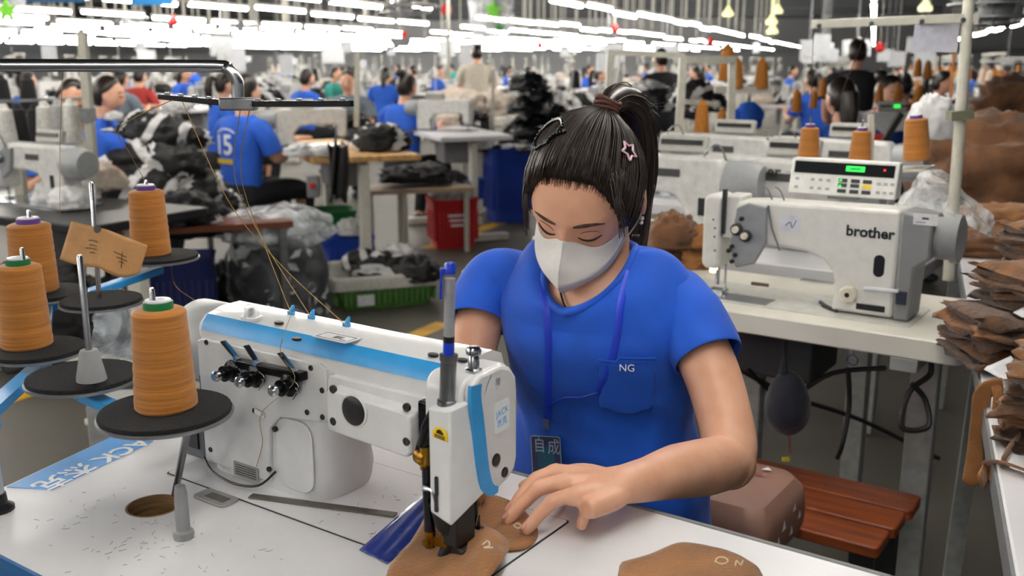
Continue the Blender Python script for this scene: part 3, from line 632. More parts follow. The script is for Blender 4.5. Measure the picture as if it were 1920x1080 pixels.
spool('thread_spool', 'brown thread spool with purple collar half hidden behind the left green-collared spool', dw['d'] + V((-.014, .0, .0012)), .0345, .0315, .106, PCAP)
spool('thread_spool', 'brown thread spool with purple collar on the far disc right of the leather tag', dw['e'] + V((-.014, .002, .0012)), .0335, .0290, .112, PCAP)
# leather-coloured tag skewered on the back pin
TAGM = M('tan_card', 'b98a58', .7, var=.08, scale=25, bump=.1, bscale=200)
yt = pa.y - .005
def tq(x, y, d=0): return PY(x, y, yt + d)
tl, tm, tr = tq(134, 415, .012), tq(200, 430, -.004), tq(277, 460, .02)
bl, bm, br = tq(112, 486, .005), tq(186, 502, -.02), tq(262, 512, .01)
tagt = thing('leather_tag', 'folded tan swing tag with pencilled writing, skewered on a pin of the thread stand', 'tag', tm)
vs = MB()
def bez(a, b, c_, s): return a * (1 - s) + b * s
def tfn(u, v):
    if u < .5: p = tl.lerp(tm, u * 2); q = bl.lerp(bm, u * 2)
    else: p = tm.lerp(tr, u * 2 - 1); q = bm.lerp(br, u * 2 - 1)
    w_ = p.lerp(q, v); 
    if u > .5: w_ += V((0, 0, -.010 * sin((u - .5) * 2 * pi) * v))
    if u < .5: w_ += V((0, 0, -.003 * sin(u * 2 * pi) * v))
    return w_
vs.grid(tfn, 20, 10); vs.build('card', TAGM, tagt, world=True, solid=.0012, smooth=20)
m = MB(); nf = (tm - tl).cross(bl - tl).normalized(); nf = nf if nf.y < 0 else -nf; nf2 = (tr - tm).cross(bm - tm).normalized(); nf2 = nf2 if nf2.y < 0 else -nf2
for (u0, v0, du, dv, nn) in ((.30, .35, .12, .0, nf), (.32, .45, .10, .02, nf), (.28, .55, .15, .0, nf), (.35, .64, .06, 0, nf), (.62, .45, .16, .04, nf2), (.66, .55, .14, .03, nf2), (.70, .64, .06, .01, nf2), (.72, .38, .02, .4, nf2)):
    m.tube([tfn(u0, v0) + nn * .0011, tfn(u0 + du * .5, v0 + dv * .5 - .015) + nn * .0011, tfn(u0 + du, v0 + dv) + nn * .0011], .0006, 4)
m.build('pencil_marks', M('dark_pencil', '5b452f', .8), tagt, world=True)
m = MB().lathe(tfn(.38, .04) + nf * .0012, nf, [(.006, 0), (.006, .0004), (.0005, .0005)], 14); m.build('pin_hole', BLACK, tagt, world=True)
# hanging clear plastic bag below the stand
PB = plastic('crinkled_bag', 'dfe6ec', .42, 14)
c = PY(222, 610, 1.62); bag = thing('plastic_bag', 'crinkled clear plastic bag hanging below the blue arm of the thread stand', 'bag', PY(215, 540, 1.62))
def bagf(a, b):
    tpw, btw = PY(214, 538, 1.62), PY(228, 668, 1.58)
    w_ = .012 + .045 * b ** .7; ang = 2 * pi * a; p = tpw.lerp(btw, b)
    k = 1 + .28 * nz((cos(ang), sin(ang), b * 3), 2.2, 5)
    return p + V((cos(ang) * w_ * k, sin(ang) * w_ * .6 * k, 0))
m = MB().grid(bagf, 28, 16); m.build('film', PB, bag, world=True, smooth=60)
m = MB().grid(lambda a, b: (PY(205, 538, 1.60).lerp(PY(276, 575, 1.62), a)).lerp(PY(198, 560, 1.60).lerp(PY(272, 590, 1.62), a), b), 6, 3); m.build('flap', PB, bag, world=True)
# threads running from the spools over the guides to the machine
THM = M('thread_line', '9c7d45', .8, var=.05)
def thread(label, pts, r=.00055, grp='loose brown threads of the front stand'):
    m_ = MB().tube(pts, r, 5, sub=6); o1 = m_.build('sewing_thread', THM); tag(o1, label, 'thread', grp)
def spt(k, dz=.125): return dw[k] + V((-.012, 0, dz))
thread('brown thread rising from the far purple-collared spool to the left guide bar', [spt('e'), PY(245, 290, 1.5), PY(225, 240, 1.35), PY(330, 184, 1.2)])
thread('brown thread from the right guide bar down to the first eyelet on the machine', [PY(470, 195, 1.11), PY(452, 330, 1.2), PY(500, 470, 1.25), FM @ onTop(546, 588, .212)])
thread('brown thread sagging from the guide bar to the third eyelet on the machine', [PY(340, 186, 1.2), PY(430, 380, 1.22), PY(530, 500, 1.25), FM @ onTop(650, 611, .214)])
thread('brown thread from the right guide bar to the second eyelet on the machine', [PY(452, 196, 1.12), PY(440, 330, 1.2), PY(487, 440, 1.25), FM @ onTop(584, 596, .212)])
thread('thin brown thread looping beside the far spool down to the left', [PY(320, 470, 1.7), PY(326, 530, 1.7), PY(360, 560, 1.66), PY(400, 585, 1.6)])
thread('brown thread falling over the arm to the tension discs of the front machine', [FM @ onTop(546, 590, .213), FM @ (onTop(530, 640) + V((0, 0, .003))), FM @ onY(527, 664, -.060), FM @ onY(552, 715, -.075), FM @ onY(490, 775, -.06), FM @ onY(492, 830, -.058), FM @ onY(480, 876, -.058)], .0004)
thread('brown thread hanging straight beside the left purple-collared spool', [PY(112, 400, 1.35), PY(113, 260, 1.4), PY(118, 128, 1.1)], .0004)
thread('brown needle thread running down the front machine head to the foot', [FM @ onX(905, 930, .05), FM @ V((.030, -.036, .02))], .0005)
# ================================================================ the seated operator
def pix(p):
    x, y, z = p[0], p[1], p[2] - CH; f = y * C_ - z * S_; u = y * S_ + z * C_
    return 960 + F * x / f, 540 - F * u / f
def sstep(a, b, x): t = max(0, min(1, (x - a) / (b - a))); return t * t * (3 - 2 * t)
def interp(tab, x):
    if x <= tab[0][0]: return tab[0][1]
    for (a, u), (b, v) in zip(tab, tab[1:]):
        if x <= b: return u + (v - u) * (x - a) / (b - a)
    return tab[-1][1]
hipw = FM @ V((-.112, .45, 0)); hipw.z = 0
wom = thing('person', 'woman in blue t-shirt and white mask, dark ponytail, head bowed over the front sewing machine', 'person', hipw, ANG)
BMt = mw(wom); BI = BMt.inverted()
def Bw(p): return BMt @ V(p)
# --- head shape (local: x to her left, -y forward, z up)
HW = V((.1035, 1.385, 1.1275))
HM = Matrix.Translation(HW) @ Matrix.Rotation(R(-26), 4, 'Z') @ Matrix.Rotation(R(35), 4, 'X') @ Matrix.Rotation(R(8), 4, 'Y')
HZ = .104
def g2(x, z, cx, cz, sx, sz): return math.exp(-((x - cx) / sx) ** 2 - ((z - cz) / sz) ** 2)
def headp(d, off=0, feat=1):
    x, y, z = d
    yy = -abs(y) ** .80 if y < 0 else y
    p = V((.0715 * x, .090 * yy, HZ * z))
    if z < 0:
        t = min(1, -z); p.x *= 1 - .30 * t ** 1.6
        if y > 0: p.y *= 1 - .45 * sstep(.1, .9, t)
        else: p.y *= 1 - .02 * t; p.y -= .018 * sstep(.3, 1, t)
    if z > .2 and y < 0: p.y *= 1 - .05 * sstep(.2, .7, z)
    n = p.normalized(); p = p + n * off
    if feat and y < .1:
        X, Zz = p.x, p.z; fy = 0
        fy += .010 * g2(X, Zz, 0, -.012, .008, .022) + .021 * g2(X, Zz, 0, -.040, .011, .016)         # nose
        fy += .008 * (g2(X, Zz, .013, -.045, .007, .008) + g2(X, Zz, -.013, -.045, .007, .008))
        for s in (-1, 1):
            fy -= .0075 * g2(X, Zz, s * .030, -.006, .017, .012)                                   # socket
            fy += .0072 * g2(X, Zz, s * .031, -.007, .012, .0085)                                  # closed lid
            fy += .0035 * g2(X, Zz, s * .030, .016, .020, .007)                                    # brow
            fy += .0035 * g2(X, Zz, s * .042, -.036, .018, .018)                                   # cheek
        fy += .006 * g2(X, Zz, 0, -.072, .018, .009) - .003 * g2(X, Zz, 0, -.0725, .016, .002) + .006 * g2(X, Zz, 0, -.100, .016, .012)
        p.y -= fy * sstep(.1, -.3, y)
    return p
def surf(x, z, off=0):
    d = V((x / .0715, -1, z / HZ)); 
    for _ in range(14):
        q = max(0, 1 - d.x ** 2 - d.z ** 2); d.y = -math.sqrt(q) if q > 0 else -.05
        p = headp(d.normalized()); d.x += (x - p.x) / .0715 * .8; d.z += (z - p.z) / HZ * .8
    p = headp(d.normalized()); return p + V((p.x * .25, -1, p.z * .15)).normalized() * off
def dirs(nu, nv):
    for j in range(nv + 1):
        t = pi * (.012 + .976 * j / nv)
        yield [V((sin(t) * sin(2 * pi * i / nu), -sin(t) * cos(2 * pi * i / nu), -cos(t))) for i in range(nu)]
body = MB()
body.loft([[HM @ headp(d) for d in row] for row in dirs(96, 80)])
for s in (-1, 1):                                        # ears
    rings = []
    for k in range(7):
        t = pi * (.06 + .88 * k / 6); rings.append([HM @ (V((s * .0735, .010, -.012)) + Matrix.Rotation(s * .35, 3, 'Z') @ V((.006 * sin(t) * cos(a) + s * .004, .018 * sin(t) * sin(a) * (1.1 if t > 1.6 else .85), -.031 * cos(t)))) for a in [2 * pi * i / 14 for i in range(14)]])
    body.loft(rings)
# --- torso: rings in the body frame
TR = [  # z, half width, front depth, back depth, centre x, centre y
    (.575, .172, .118, .12, .0, .060), (.65, .160, .115, .115, .0, .055), (.72, .148, .108, .108, .0, .048), (.79, .140, .104, .100, .002, .036),
    (.85, .144, .112, .096, .004, .024), (.90, .152, .114, .094, .006, .014), (.945, .160, .100, .090, .008, .006), (.978, .158, .080, .078, .010, .0)]
def tz(k, i): return TR[k][i]
def ringp(z, ph, off=0):
    """point on the torso at height z; ph=0 front, +pi/2 her left"""
    zz = [r[0] for r in TR]; k = max(0, min(len(TR) - 2, sum(1 for q in zz if q <= z) - 1)); t = (z - zz[k]) / (zz[k + 1] - zz[k])
    v = [float(cr(*[V((TR[max(0, min(len(TR) - 1, j))][i], 0, 0)) for j in (k - 1, k, k + 1, k + 2)], t).x) for i in range(1, 6)]
    sx, cx = sin(ph), cos(ph); e = .82
    fx = abs(sx) ** e * (1 if sx > 0 else -1); fy = abs(cx) ** e * (1 if cx > 0 else -1)
    return V((v[3] + (v[0] + off) * fx, v[4] - ((v[1] if cx > 0 else v[2]) + off) * fy, z))
NECKC = V((.012, -.012, 0))
def zb(ph): return .978 - .050 * max(0, cos(ph)) ** 1.1
def upper(t, ph, off=0):
    """from shoulder line (t=0) over the shoulders to the neckline (t=1)"""
    a = ringp(zb(ph), ph, off); f = cos(ph); s = sin(ph)
    b = V((.012 + .066 * s, -.026 - (.074 if f > 0 else .044) * f, 1.026 + .010 * abs(s) - .068 * max(0, f) ** .85 + .012 * max(0, -f))) 
    p = a.lerp(b, t); p.z += .020 * sin(pi * min(1, t * 1.0)) * (abs(s) ** 1.5) + .008 * sin(pi * t)
    return p + V((0, 0, off))
def wr(p, ph, z):
    a = .005 * nz((p.x * .7, p.y * .7, p.z * 1.5), 16, 3) + .0042 * nz((p.x + p.z * .8, p.y, p.z * .5), 30, 9)
    # drawn folds running to the waist
    a += .007 * sin(34 * (p.z + p.x * .7)) * sstep(.86, .72, z) * (.5 + .5 * nz(p, 9, 2))
    a += .006 * sin(60 * (p.x * .9 - p.z * .5) + 2) * sstep(.80, .95, z) * max(0, nz(p, 8, 6)) * 2
    return a
NS = 72
def phs(): return [2 * pi * i / NS for i in range(NS)]
sh = MB(); rings = []
for k in range(40):
    row = []
    for ph in phs():
        z = .575 + (zb(ph) - .575) * k / 39
        p = ringp(z + (.004 * sin(ph * 3) if k == 0 else 0), ph); a = wr(p, ph, z); dr = V((sin(ph), -cos(ph), 0)); row.append(Bw(p + dr * a))
    rings.append(row)
for k in range(1, 15):
    t = k / 14; row = []
    for ph in phs():
        p = upper(t, ph); a = wr(p, ph, 1) * (1 - t) * .8; row.append(Bw(p + V((sin(ph), -cos(ph), .6)) * a))
    rings.append(row)
sh.loft(rings, cap=False)
# sleeves
A1 = [PY(1200, 560, 1.40), PY(1262, 572, 1.375), PY(1300, 615, 1.345), PY(1328, 672, 1.31)]
A2 = [PY(1010, 540, 1.49), PY(940, 528, 1.515), PY(904, 565, 1.50), PY(893, 606, 1.475)]
def sleeve(path, rad, seed):
    P_, Q_ = spline([V(p) for p in path], rad, 6); K = len(P_); t0 = (P_[1] - P_[0]).normalized(); x = basis(t0)[0]; rg = []
    for i, p in enumerate(P_):
        t = (P_[min(i + 1, K - 1)] - P_[max(0, i - 1)]).normalized(); x = (x - t * x.dot(t)).normalized(); y = t.cross(x)
        rg.append([p + (x * cos(a) + y * sin(a)) * (Q_[i] + .0035 * nz(p * 1.0 + (x * cos(a) + y * sin(a)) * .06, 22, seed) * min(1, i / 5)) for a in [2 * pi * j / 36 for j in range(36)]])
    return rg
for path, rad, sd_ in ((A1, [.046, .0545, .050, .0475], 1), (A2, [.042, .053, .050, .046], 2)): sh.loft(sleeve(path, rad, sd_), cap=False)
shirt = sh.build('t_shirt', SHIRT, wom, world=True, smooth=180, solid=.0024, subd=1)
m = MB(); m.loft([[Bw(upper(1, ph) + V((sin(ph) * .006 * cos(a) , -cos(ph) * .006 * cos(a), .007 * sin(a) + .001))) for a in [2 * pi * j / 8 for j in range(8)]] for ph in phs()], closed=True)
m.build('neckband', SHIRT, shirt, world=True, smooth=180)
for path, r in ((A1, .0482), (A2, .0467)):
    t = (V(path[-1]) - V(path[-2])).normalized(); x, y, _ = basis(t); MB().loft([[V(path[-1]) - t * .010 + (x * cos(b) + y * sin(b)) * (r + .0012 * cos(a)) + t * .0012 * sin(a) for a in [2 * pi * j / 6 for j in range(6)]] for b in [2 * pi * j / 40 for j in range(40)]], closed=True).build('sleeve_seam', SHIRT, shirt, world=True, smooth=180)
# --- body under the shirt, neck
rings = [[Bw(ringp(.60 + (zb(ph) - .60) * k / 10, ph, -.010)) for ph in phs()] for k in range(11)]
for k in range(1, 7): rings.append([Bw(upper(k / 6 * .97, ph, -.0085) + V((0, .009 * max(0, cos(ph)) * (1.2 - k / 6), 0))) for ph in phs()])
nb0 = BI @ (HM @ V((0, .020, -.050)))
for k, (t, r, dz) in enumerate(((.10, .056, 0), (.3, .050, 0), (.55, .047, 0), (.8, .048, 0), (1, .05, .0))):
    c0 = V((.018, -.020, 1.012)); c = c0.lerp(nb0, t); rings.append([Bw(c + V((sin(ph) * r, -cos(ph) * r * 1.05, (-.030 * max(0, cos(ph)) * (1 - t) ** 2)))) for ph in phs()])
body.loft(rings)
for s_ in (-1, 1): body.tube([Bw((s_ * .07, .05, .62)), Bw((s_ * .085, .04, .53)), Bw((s_ * .10, -.15, .53)), Bw((s_ * .11, -.34, .51)), Bw((s_ * .115, -.36, .28)), Bw((s_ * .12, -.34, .06))], [.06, .06, .06, .045, .04, .03], 16, sub=3)
# --- arms
PC = PZ(1075, 918, .840)
EL = PY(1366, 866, 1.205); WR = PZ(1176, 907, .842)
armL = [PY(1250, 572, 1.375), PY(1298, 625, 1.345), PY(1334, 700, 1.30), PY(1358, 780, 1.255), PY(1368, 838, 1.222), EL + V((-.003, -.004, -.004))]
body.tube(armL, [.036, .040, .0385, .0365, .0360, .034], 28, sub=6); body.ball(EL + V((.001, .002, -.002)), .0352, 20, 14)
body.tube([EL + V((.006, .004, 0)), EL.lerp(WR, .12), EL.lerp(WR, .30), EL.lerp(WR, .55) + V((0, 0, .002)), EL.lerp(WR, .8), WR, WR.lerp(PC, .3), WR.lerp(PC, .6), WR.lerp(PC, .85)], [(.031, .033), (.035, .0355), (.0355, .0355), (.0325, .0325), (.0270, .0255), (.0245, .0215), (.0275, .0190), (.0300, .0160), (.026, .012)], 28, up=(0, 0, 1), sub=6)
iM, mM_, rM, pM = PZ(1042, 884, .846), PZ(1058, 904, .849), PZ(1079, 927, .847), PZ(1108, 948, .841)
iT, mT, rT, pT = PZ(958, 958, .809), PZ(953, 974, .8095), PZ(988, 993, .810), PZ(1091, 986, .812)
NAILS = []
def hand(bm, wr_, kn, tips, thumb, rk=.0098, lift=(.012, .013, .011, .010), nails=True):
    kn = [V(k) for k in kn]; tips = [V(t) for t in tips]; wr_ = V(wr_)
    cen = sum(kn, V()) / 4; ax = (cen - wr_).normalized(); side = (kn[3] - kn[0]).normalized(); up = side.cross(ax).normalized(); up = up if up.z > 0 else -up
    for k in range(4):                                    # metacarpals fan out from the wrist and fill the palm
        s0 = wr_ + side * (k - 1.5) * .0085 - up * .001
        bm.tube([s0 + ax * .004, s0.lerp(kn[k], .45) - up * .003, kn[k] - up * .003, kn[k] + (tips[k] - kn[k]) * .10 - up * .002], [.0100, .0125, .0120, .0105], 14, sub=4)
    for k in range(3):
        a = wr_ + side * (k - 1) * .009; b = (kn[k] + kn[k + 1]) / 2; bm.tube([a, a.lerp(b, .5) - up * .004, b - up * .006 - ax * .004], [.0100, .0125, .0105], 12, sub=4)
    for k in range(4):
        a, b = kn[k], tips[k]; ln_ = (b - a).length; z = V((0, 0, 1)); bend = lift[k]
        j1 = a.lerp(b, .46) + z * bend; j2 = a.lerp(b, .76) + z * bend * .62; f_ = .92 if k in (0, 2) else (.78 if k == 3 else 1)
        bm.tube([a - (j1 - a) * .15, a.lerp(j1, .5) + z * .0005, j1, j1.lerp(j2, .5), j2, j2.lerp(b, .6), b], [rk * f_ * q for q in (1.05, .93, .96, .85, .86, .82, .72)], 14, sub=4)
        dd_ = (b - j2).normalized(); bm.ball(b, rk * f_ * .73, 10, 8)
        if nails: NAILS.append((j2.lerp(b, .90), dd_, rk * f_))
    if thumb:
        t = [V(p) for p in thumb]; bm.tube(t, [.0145, .0125, .0105, .0095, .0065], 14, sub=4); bm.ball(t[-1], .0066, 10, 8)
thb = [WR + V((-.012, .012, -.004)), PZ(1095, 888, .836), PZ(1045, 893, .824), PZ(1010, 903, .816), PZ(981, 911, .8125)]
hand(body, WR, (iM, mM_, rM, pM), (iT, mT, rT, pT), thb)
# her right arm runs down behind the machine head
ER = PY(884, 725, 1.42); WR2 = PZ(888, 838, .866)
body.tube([PY(945, 540, 1.50), PY(908, 580, 1.50), PY(890, 640, 1.465), PY(884, 690, 1.435), ER, ER.lerp(WR2, .3), ER.lerp(WR2, .65), WR2, WR2.lerp(PZ(874, 895, .84), .5)], [.036, .039, .037, .035, .034, .033, .028, (.0235, .019), (.027, .014)], 24, sub=6)
k2 = [PZ(*q, .843) for q in ((905, 890), (888, 893), (868, 893), (852, 888))]
t2 = [PZ(*q, .811) for q in ((900, 935), (884, 942), (862, 942), (845, 930))]
hand(body, WR2, k2, t2, [WR2 + V((.012, -.004, -.006)), PZ(908, 880, .832), PZ(918, 900, .818), PZ(921, 912, .813)], nails=False)
bo = body.build('body', SKIN, wom, world=True, smooth=180, remesh=.0021, sm=7)
for c, d, r in NAILS:
    x, y, _ = basis(d); y = y if y.z > 0 else -y; x = y.cross(d)
    rings = []
    for k in range(6):
        t = pi * (.08 + .84 * k / 5); rings.append([c + y * (r * .70) + d * (-cos(t) * r * .62) + x * (cos(a) * sin(t) ** .6 * r * .56) + y * (sin(a) * .0012 - .32 * r * (cos(a) * sin(t) ** .6 * .6) ** 2) for a in [2 * pi * j / 10 for j in range(10)]])
    MB().loft(rings).build('fingernail', M('nail_pink', 'd9a292', .25, var=.04), wom, world=True, smooth=180)
# --- face details
LASH = M('lash_black', '18100d', .6); BROWH = M('brow_hair', '463024', .8, var=.3, scale=120)
for s in (-1, 1):
    pts = [HM @ surf(s * .031 + x, z, .0012) for x, z in ((-.0145, -.0085), (-.010, -.0125), (-.004, -.0150), (.002, -.0155), (.008, -.0140), (.0145, -.0105))]
    MB().tube(pts, [.0005, .0012, .0015, .0016, .0014, .0006], 6, sub=4).build('eyelashes', LASH, wom, world=True)
    pts = [HM @ surf(s * .031 + x * .9, z, .0006) for x, z in ((-.013, -.0020), (-.006, .0004), (.002, .0008), (.009, -.001), (.0145, -.005))]
    MB().tube(pts, [.0003, .0006, .0006, .0006, .0003], 5, sub=4).build('eyelid_crease', M('lid_shadow', '7f5039', .7), wom, world=True)
    pts = [HM @ surf(s * x, z, .0004) for x, z in ((.0125, .0125), (.020, .0152), (.029, .0165), (.040, .0150), (.050, .0085))]
    MB().tube(pts, [(.0012, .0006), (.0024, .0007), (.0026, .0007), (.0020, .0006), (.0006, .0004)], 8, sub=4, up=(0, 1, 0)).build('eyebrow', BROWH, wom, world=True)
# --- mask
MASKM = M('mask_cloth', 'd9d8d6', .85, var=.03, scale=30, bump=.12, bscale=260)
def maskp(s, t):
    cen = [(V((0, -.1075, -.006))), V((0, -.1310, -.032)), V((0, -.1350, -.054)), V((0, -.1290, -.076)), V((0, -.1130, -.0950))]
    k = min(3, int(t * 4)); c = cr(cen[max(0, k - 1)], cen[k], cen[k + 1], cen[min(4, k + 2)], t * 4 - k)
    e0, e1 = V((.0670, -.040, -.028)), V((.0625, -.038, -.056)); e = e0.lerp(e1, t); a = abs(s)
    q = c.lerp(e, a); bul = sin(pi * a) * .016
    q += V((bul * .95 * (.55 + .45 * t), -bul * .55, 0)); q.z += -.0155 * sin(pi * min(1, a * 1.05)) * (1 - t) + .004 * sin(pi * a) * t
    q.x = abs(q.x) * (1 if s >= 0 else -1) if a > 1e-4 else 0
    # keep clear of the face
    if abs(q.x) < .066:
        f_ = surf(q.x, max(-.088, q.z), .0022)
        if q.z > -.088 and q.y > f_.y: q.y = f_.y
        if t < .6: w_ = (1 - t / .6) ** 1.3; q.y = q.y * (1 - w_) + f_.y * w_
    return HM @ q
m = MB(); m.grid(lambda a, b: maskp(a * 2 - 1, b), 48, 22)
mask = m.build('face_mask', MASKM, wom, world=True, smooth=38, solid=.0012)
m = MB(); m.tube([maskp(0, t / 12) + HM.to_3x3() @ V((0, -.0008, 0)) for t in range(13)], .0011, 6); m.build('centre_seam', MASKM, mask, world=True)
m = MB()
for b_ in (0, 1): m.tube([maskp(a / 20 - 1, b_) for a in range(41)], .0010, 6)
m.build('edge_hem', MASKM, mask, world=True)
for s in (-1, 1):
    MB().tube([maskp(s, .1), HM @ V((s * .0735, -.012, -.016)), HM @ V((s * .079, .012, .016)), HM @ V((s * .078, .026, -.012)), HM @ V((s * .073, .006, -.048)), maskp(s, .9)], .0011, 6, sub=5).build('ear_loop', MASKM, mask, world=True)
# --- hair
HL = [(0, .069), (.35, .068), (.65, .061), (.85, .044), (1.0, .018), (1.15, -.012), (1.28, -.034), (1.4, -.022), (1.62, -.012), (1.8, -.030), (2.2, -.062), (pi, -.074)]
def hairamt(d, p):
    ph = math.atan2(abs(d.x), -d.y); return p.z - interp(HL, ph)
def hairp(d, ex=0):
    p = headp(d, 0); a = sstep(-.003, .012, hairamt(d, p)); off = -.006 + a * (.0145 + ex + .0015 * nz(d, 9, 1))
    return headp(d, off)
tie_d = V((.14, .68, .72)).normalized()
hr = MB(); hr.loft([[HM @ hairp(d) for d in row] for row in dirs(96, 80)])
rr = random.Random(5)
def strand(d0, n_=11, off=.0112):
    pts = []
    for k in range(n_):
        t = k / (n_ - 1); d = (d0 * (1 - t) + tie_d * t).normalized()
        pts.append(HM @ headp(d, off + .0022 * sin(pi * t) + (.010 * max(0, t - .75) * 4), 0 if d.z > .3 else 1))
    return pts
for i in range(620):
    ph = rr.uniform(-pi, pi); zl = interp(HL, abs(ph)); zz = min(.95, (zl + rr.uniform(.004, .03)) / HZ); rr_ = math.sqrt(max(0, 1 - zz * zz))
    hr.tube(strand(V((rr_ * sin(ph), -rr_ * cos(ph), zz)), 12, .0088 + rr.uniform(-.001, .0022)), [.0004] + [rr.uniform(.0006, .0012)] * 9 + [.0006, .0004], 4)
for i in range(420):                                     # fine short hairs softening the hairline
    ph = rr.uniform(-1.25, 1.25); zz = min(.95, (interp(HL, abs(ph)) + rr.uniform(-.007, .006)) / HZ); rr_ = math.sqrt(max(0, 1 - zz * zz)); d0 = V((rr_ * sin(ph), -rr_ * cos(ph), zz)); pts = []
    for k in range(6): t = k / 5 * .34; d = (d0 * (1 - t) + (tie_d + V((rr.uniform(-.1, .1), 0, 0))) * t).normalized(); pts.append(HM @ headp(d, .0008 + .010 * sstep(0, .25, t)))
    hr.tube(pts, [.00015, .0003, .0004, .0004, .0004, .0003], 3)
# ponytail
pt_c = HM @ headp(tie_d, .020)
pw = [pt_c - (HM.to_3x3() @ tie_d) * .018, pt_c, PY(1158, 186, 1.435), PY(1186, 205, 1.465), PY(1197, 265, 1.49), PY(1196, 345, 1.50), PY(1192, 415, 1.49), PY(1188, 470, 1.47), PY(1184, 500, 1.45)]
hr.tube(pw, [.020, .013, .022, .026, .026, .024, .021, .015, .006], 20, sub=5)
PP, _ = spline([V(p) for p in pw[1:]], 0, 4)
for i in range(240):
    o_ = V((rr.gauss(0, 1), rr.gauss(0, 1), rr.gauss(0, 1))); o_ = o_.normalized() * rr.uniform(.7, 1.15); fr = rr.uniform(.55, 1.0); K = int(len(PP) * fr); pts = []
    for k in range(K):
        t = k / len(PP); w_ = interp([(0, .012), (.2, .024), (.5, .027), (.8, .019), (1, .010)], t); pts.append(PP[k] + o_ * w_ + V((nz(PP[k], 20, i), nz(PP[k], 20, i + 50), nz(PP[k], 20, i + 99))) * .004 * t)
    hr.tube(pts, [.0009] * (K - 1) + [.0003], 4)
for i in range(70):                                      # fly-away ends fanning over the tie
    a = rr.uniform(-1, 1); b = rr.uniform(0, 1); p0 = pt_c + V((rr.uniform(-.012, .012), rr.uniform(-.01, .01), .006)); p1 = PY(1135 + a * 26 + b * 20, 188 - b * 6, 1.43); p2 = PY(1165 + a * 42 + b * 20, 180 + abs(a) * 14 + rr.uniform(-8, 8), 1.45); p3 = p2 + V((rr.uniform(-.006, .030), 0, rr.uniform(-.026, .004)))
    hr.tube([p0, p1, p2, p3], [.0008, .0007, .0005, .0002], 4, sub=4)
for i in range(44):                                      # loose wisps at the temples and nape
    k = i % 3
    if k == 0: a = [(1150 + rr.uniform(-10, 22), 330 + rr.uniform(-10, 15), 1.275), (1158 + rr.uniform(-8, 16), 385, 1.262), (1164 + rr.uniform(-6, 14), 425 + rr.uniform(-15, 25), 1.265)]
    elif k == 1: a = [(990 + rr.uniform(-8, 6), 325 + rr.uniform(-15, 20), 1.36), (984 + rr.uniform(-5, 5), 375, 1.352), (985 + rr.uniform(-4, 8), 425 + rr.uniform(-20, 20), 1.35)]
    else: a = [(1192 + rr.uniform(-8, 8), 440, 1.42), (1188 + rr.uniform(-12, 10), 480, 1.41), (1192 + rr.uniform(-20, 30), 505 + rr.uniform(-20, 15), 1.40)]
    hr.tube([PY(*q) for q in a], [.0009, .0008, .0003], 4, sub=4)
hair = hr.build('hair', HAIRM, wom, world=True, smooth=180)
tdw = (HM.to_3x3() @ tie_d).normalized(); x, y, _ = basis(tdw); m = MB()
for k in range(4):
    o_ = pt_c + tdw * (-.010 + .0055 * k); m.loft([[o_ + (x * cos(b) + y * sin(b)) * (.0165 + .0032 * cos(a)) + tdw * (.0032 * sin(a) + .002 * sin(b * 2 + k)) for a in [2 * pi * j / 6 for j in range(6)]] for b in [2 * pi * j / 24 for j in range(24)]], closed=True)
m.build('hair_tie', M('brown_elastic', '5a3529', .7, var=.2), hair, world=True, smooth=180)
HGRID = [(d, HM @ hairp(d, .004)) for row in dirs(150, 120) for d in row if d.z > -.4]
def onhair(px, py):
    best = min((q for q in HGRID if (HM.to_3x3() @ q[0]).y < .35), key=lambda q: (pix(q[1])[0] - px) ** 2 + (pix(q[1])[1] - py) ** 2); return best[1], HM.to_3x3() @ best[0]
def starpts(c, n, r0, r1, rot=0):
    x, y, n = basis(n); y2 = V((0, 0, 1)) - n * n.z; y2.normalize(); x2 = y2.cross(n); return [c + (x2 * sin(rot + pi * k / 5) + y2 * cos(rot + pi * k / 5)) * (r0 if k % 2 == 0 else r1) for k in range(10)]
c, n = onhair(1178, 283); c = c + n * .001; sp_ = starpts(c, n, .0145, .0075, -.25); m = MB()
for a, b in zip(sp_, sp_[1:] + sp_[:1]): m.bar(a, b, .0030, .002)
o_ = m.build('star_hair_clip', M('pale_pink_enamel', 'e9c3d3', .3), hair, world=True)
MB().add(starpts(c + n * .0005, n, .010, .005, -.25), [tuple(range(10))]).build('clip_centre', M('black_enamel', '141016', .3), o_, world=True)
pth = [(1002, 272), (1012, 256), (1016, 243), (1034, 232), (1052, 225), (1056, 238), (1048, 247), (1060, 250), (1040, 256), (1028, 268), (1016, 274), (1006, 280), (1002, 272)]
hp = [onhair(*q) for q in pth]; m = MB(); m.tube([p + n_ * .002 for p, n_ in hp], .0026, 6, sub=4)
o_ = m.build('black_bow_clip', M('black_sequin', '0d0d10', .25, .3), hair, world=True); m = MB()
PP, _ = spline([p + n_ * .0042 for p, n_ in hp], 0, 4)
for i, p in enumerate(PP): m.ball(p + V((rr.uniform(-.0012, .0012), 0, rr.uniform(-.0012, .0012))), .0010, 5, 4)
m.build('sequins', M('white_sequin', 'c9ccd2', .15, .6), o_, world=True)
p = HM @ V((.078, .004, -.044)); m = MB(); m.ball(p, .0032, 10, 8); m.ball(p + V((-.001, -.002, -.006)), .0028, 10, 8); m.build('pearl_earring', M('pearl', 'e6e4e2', .15, .2), wom, world=True)
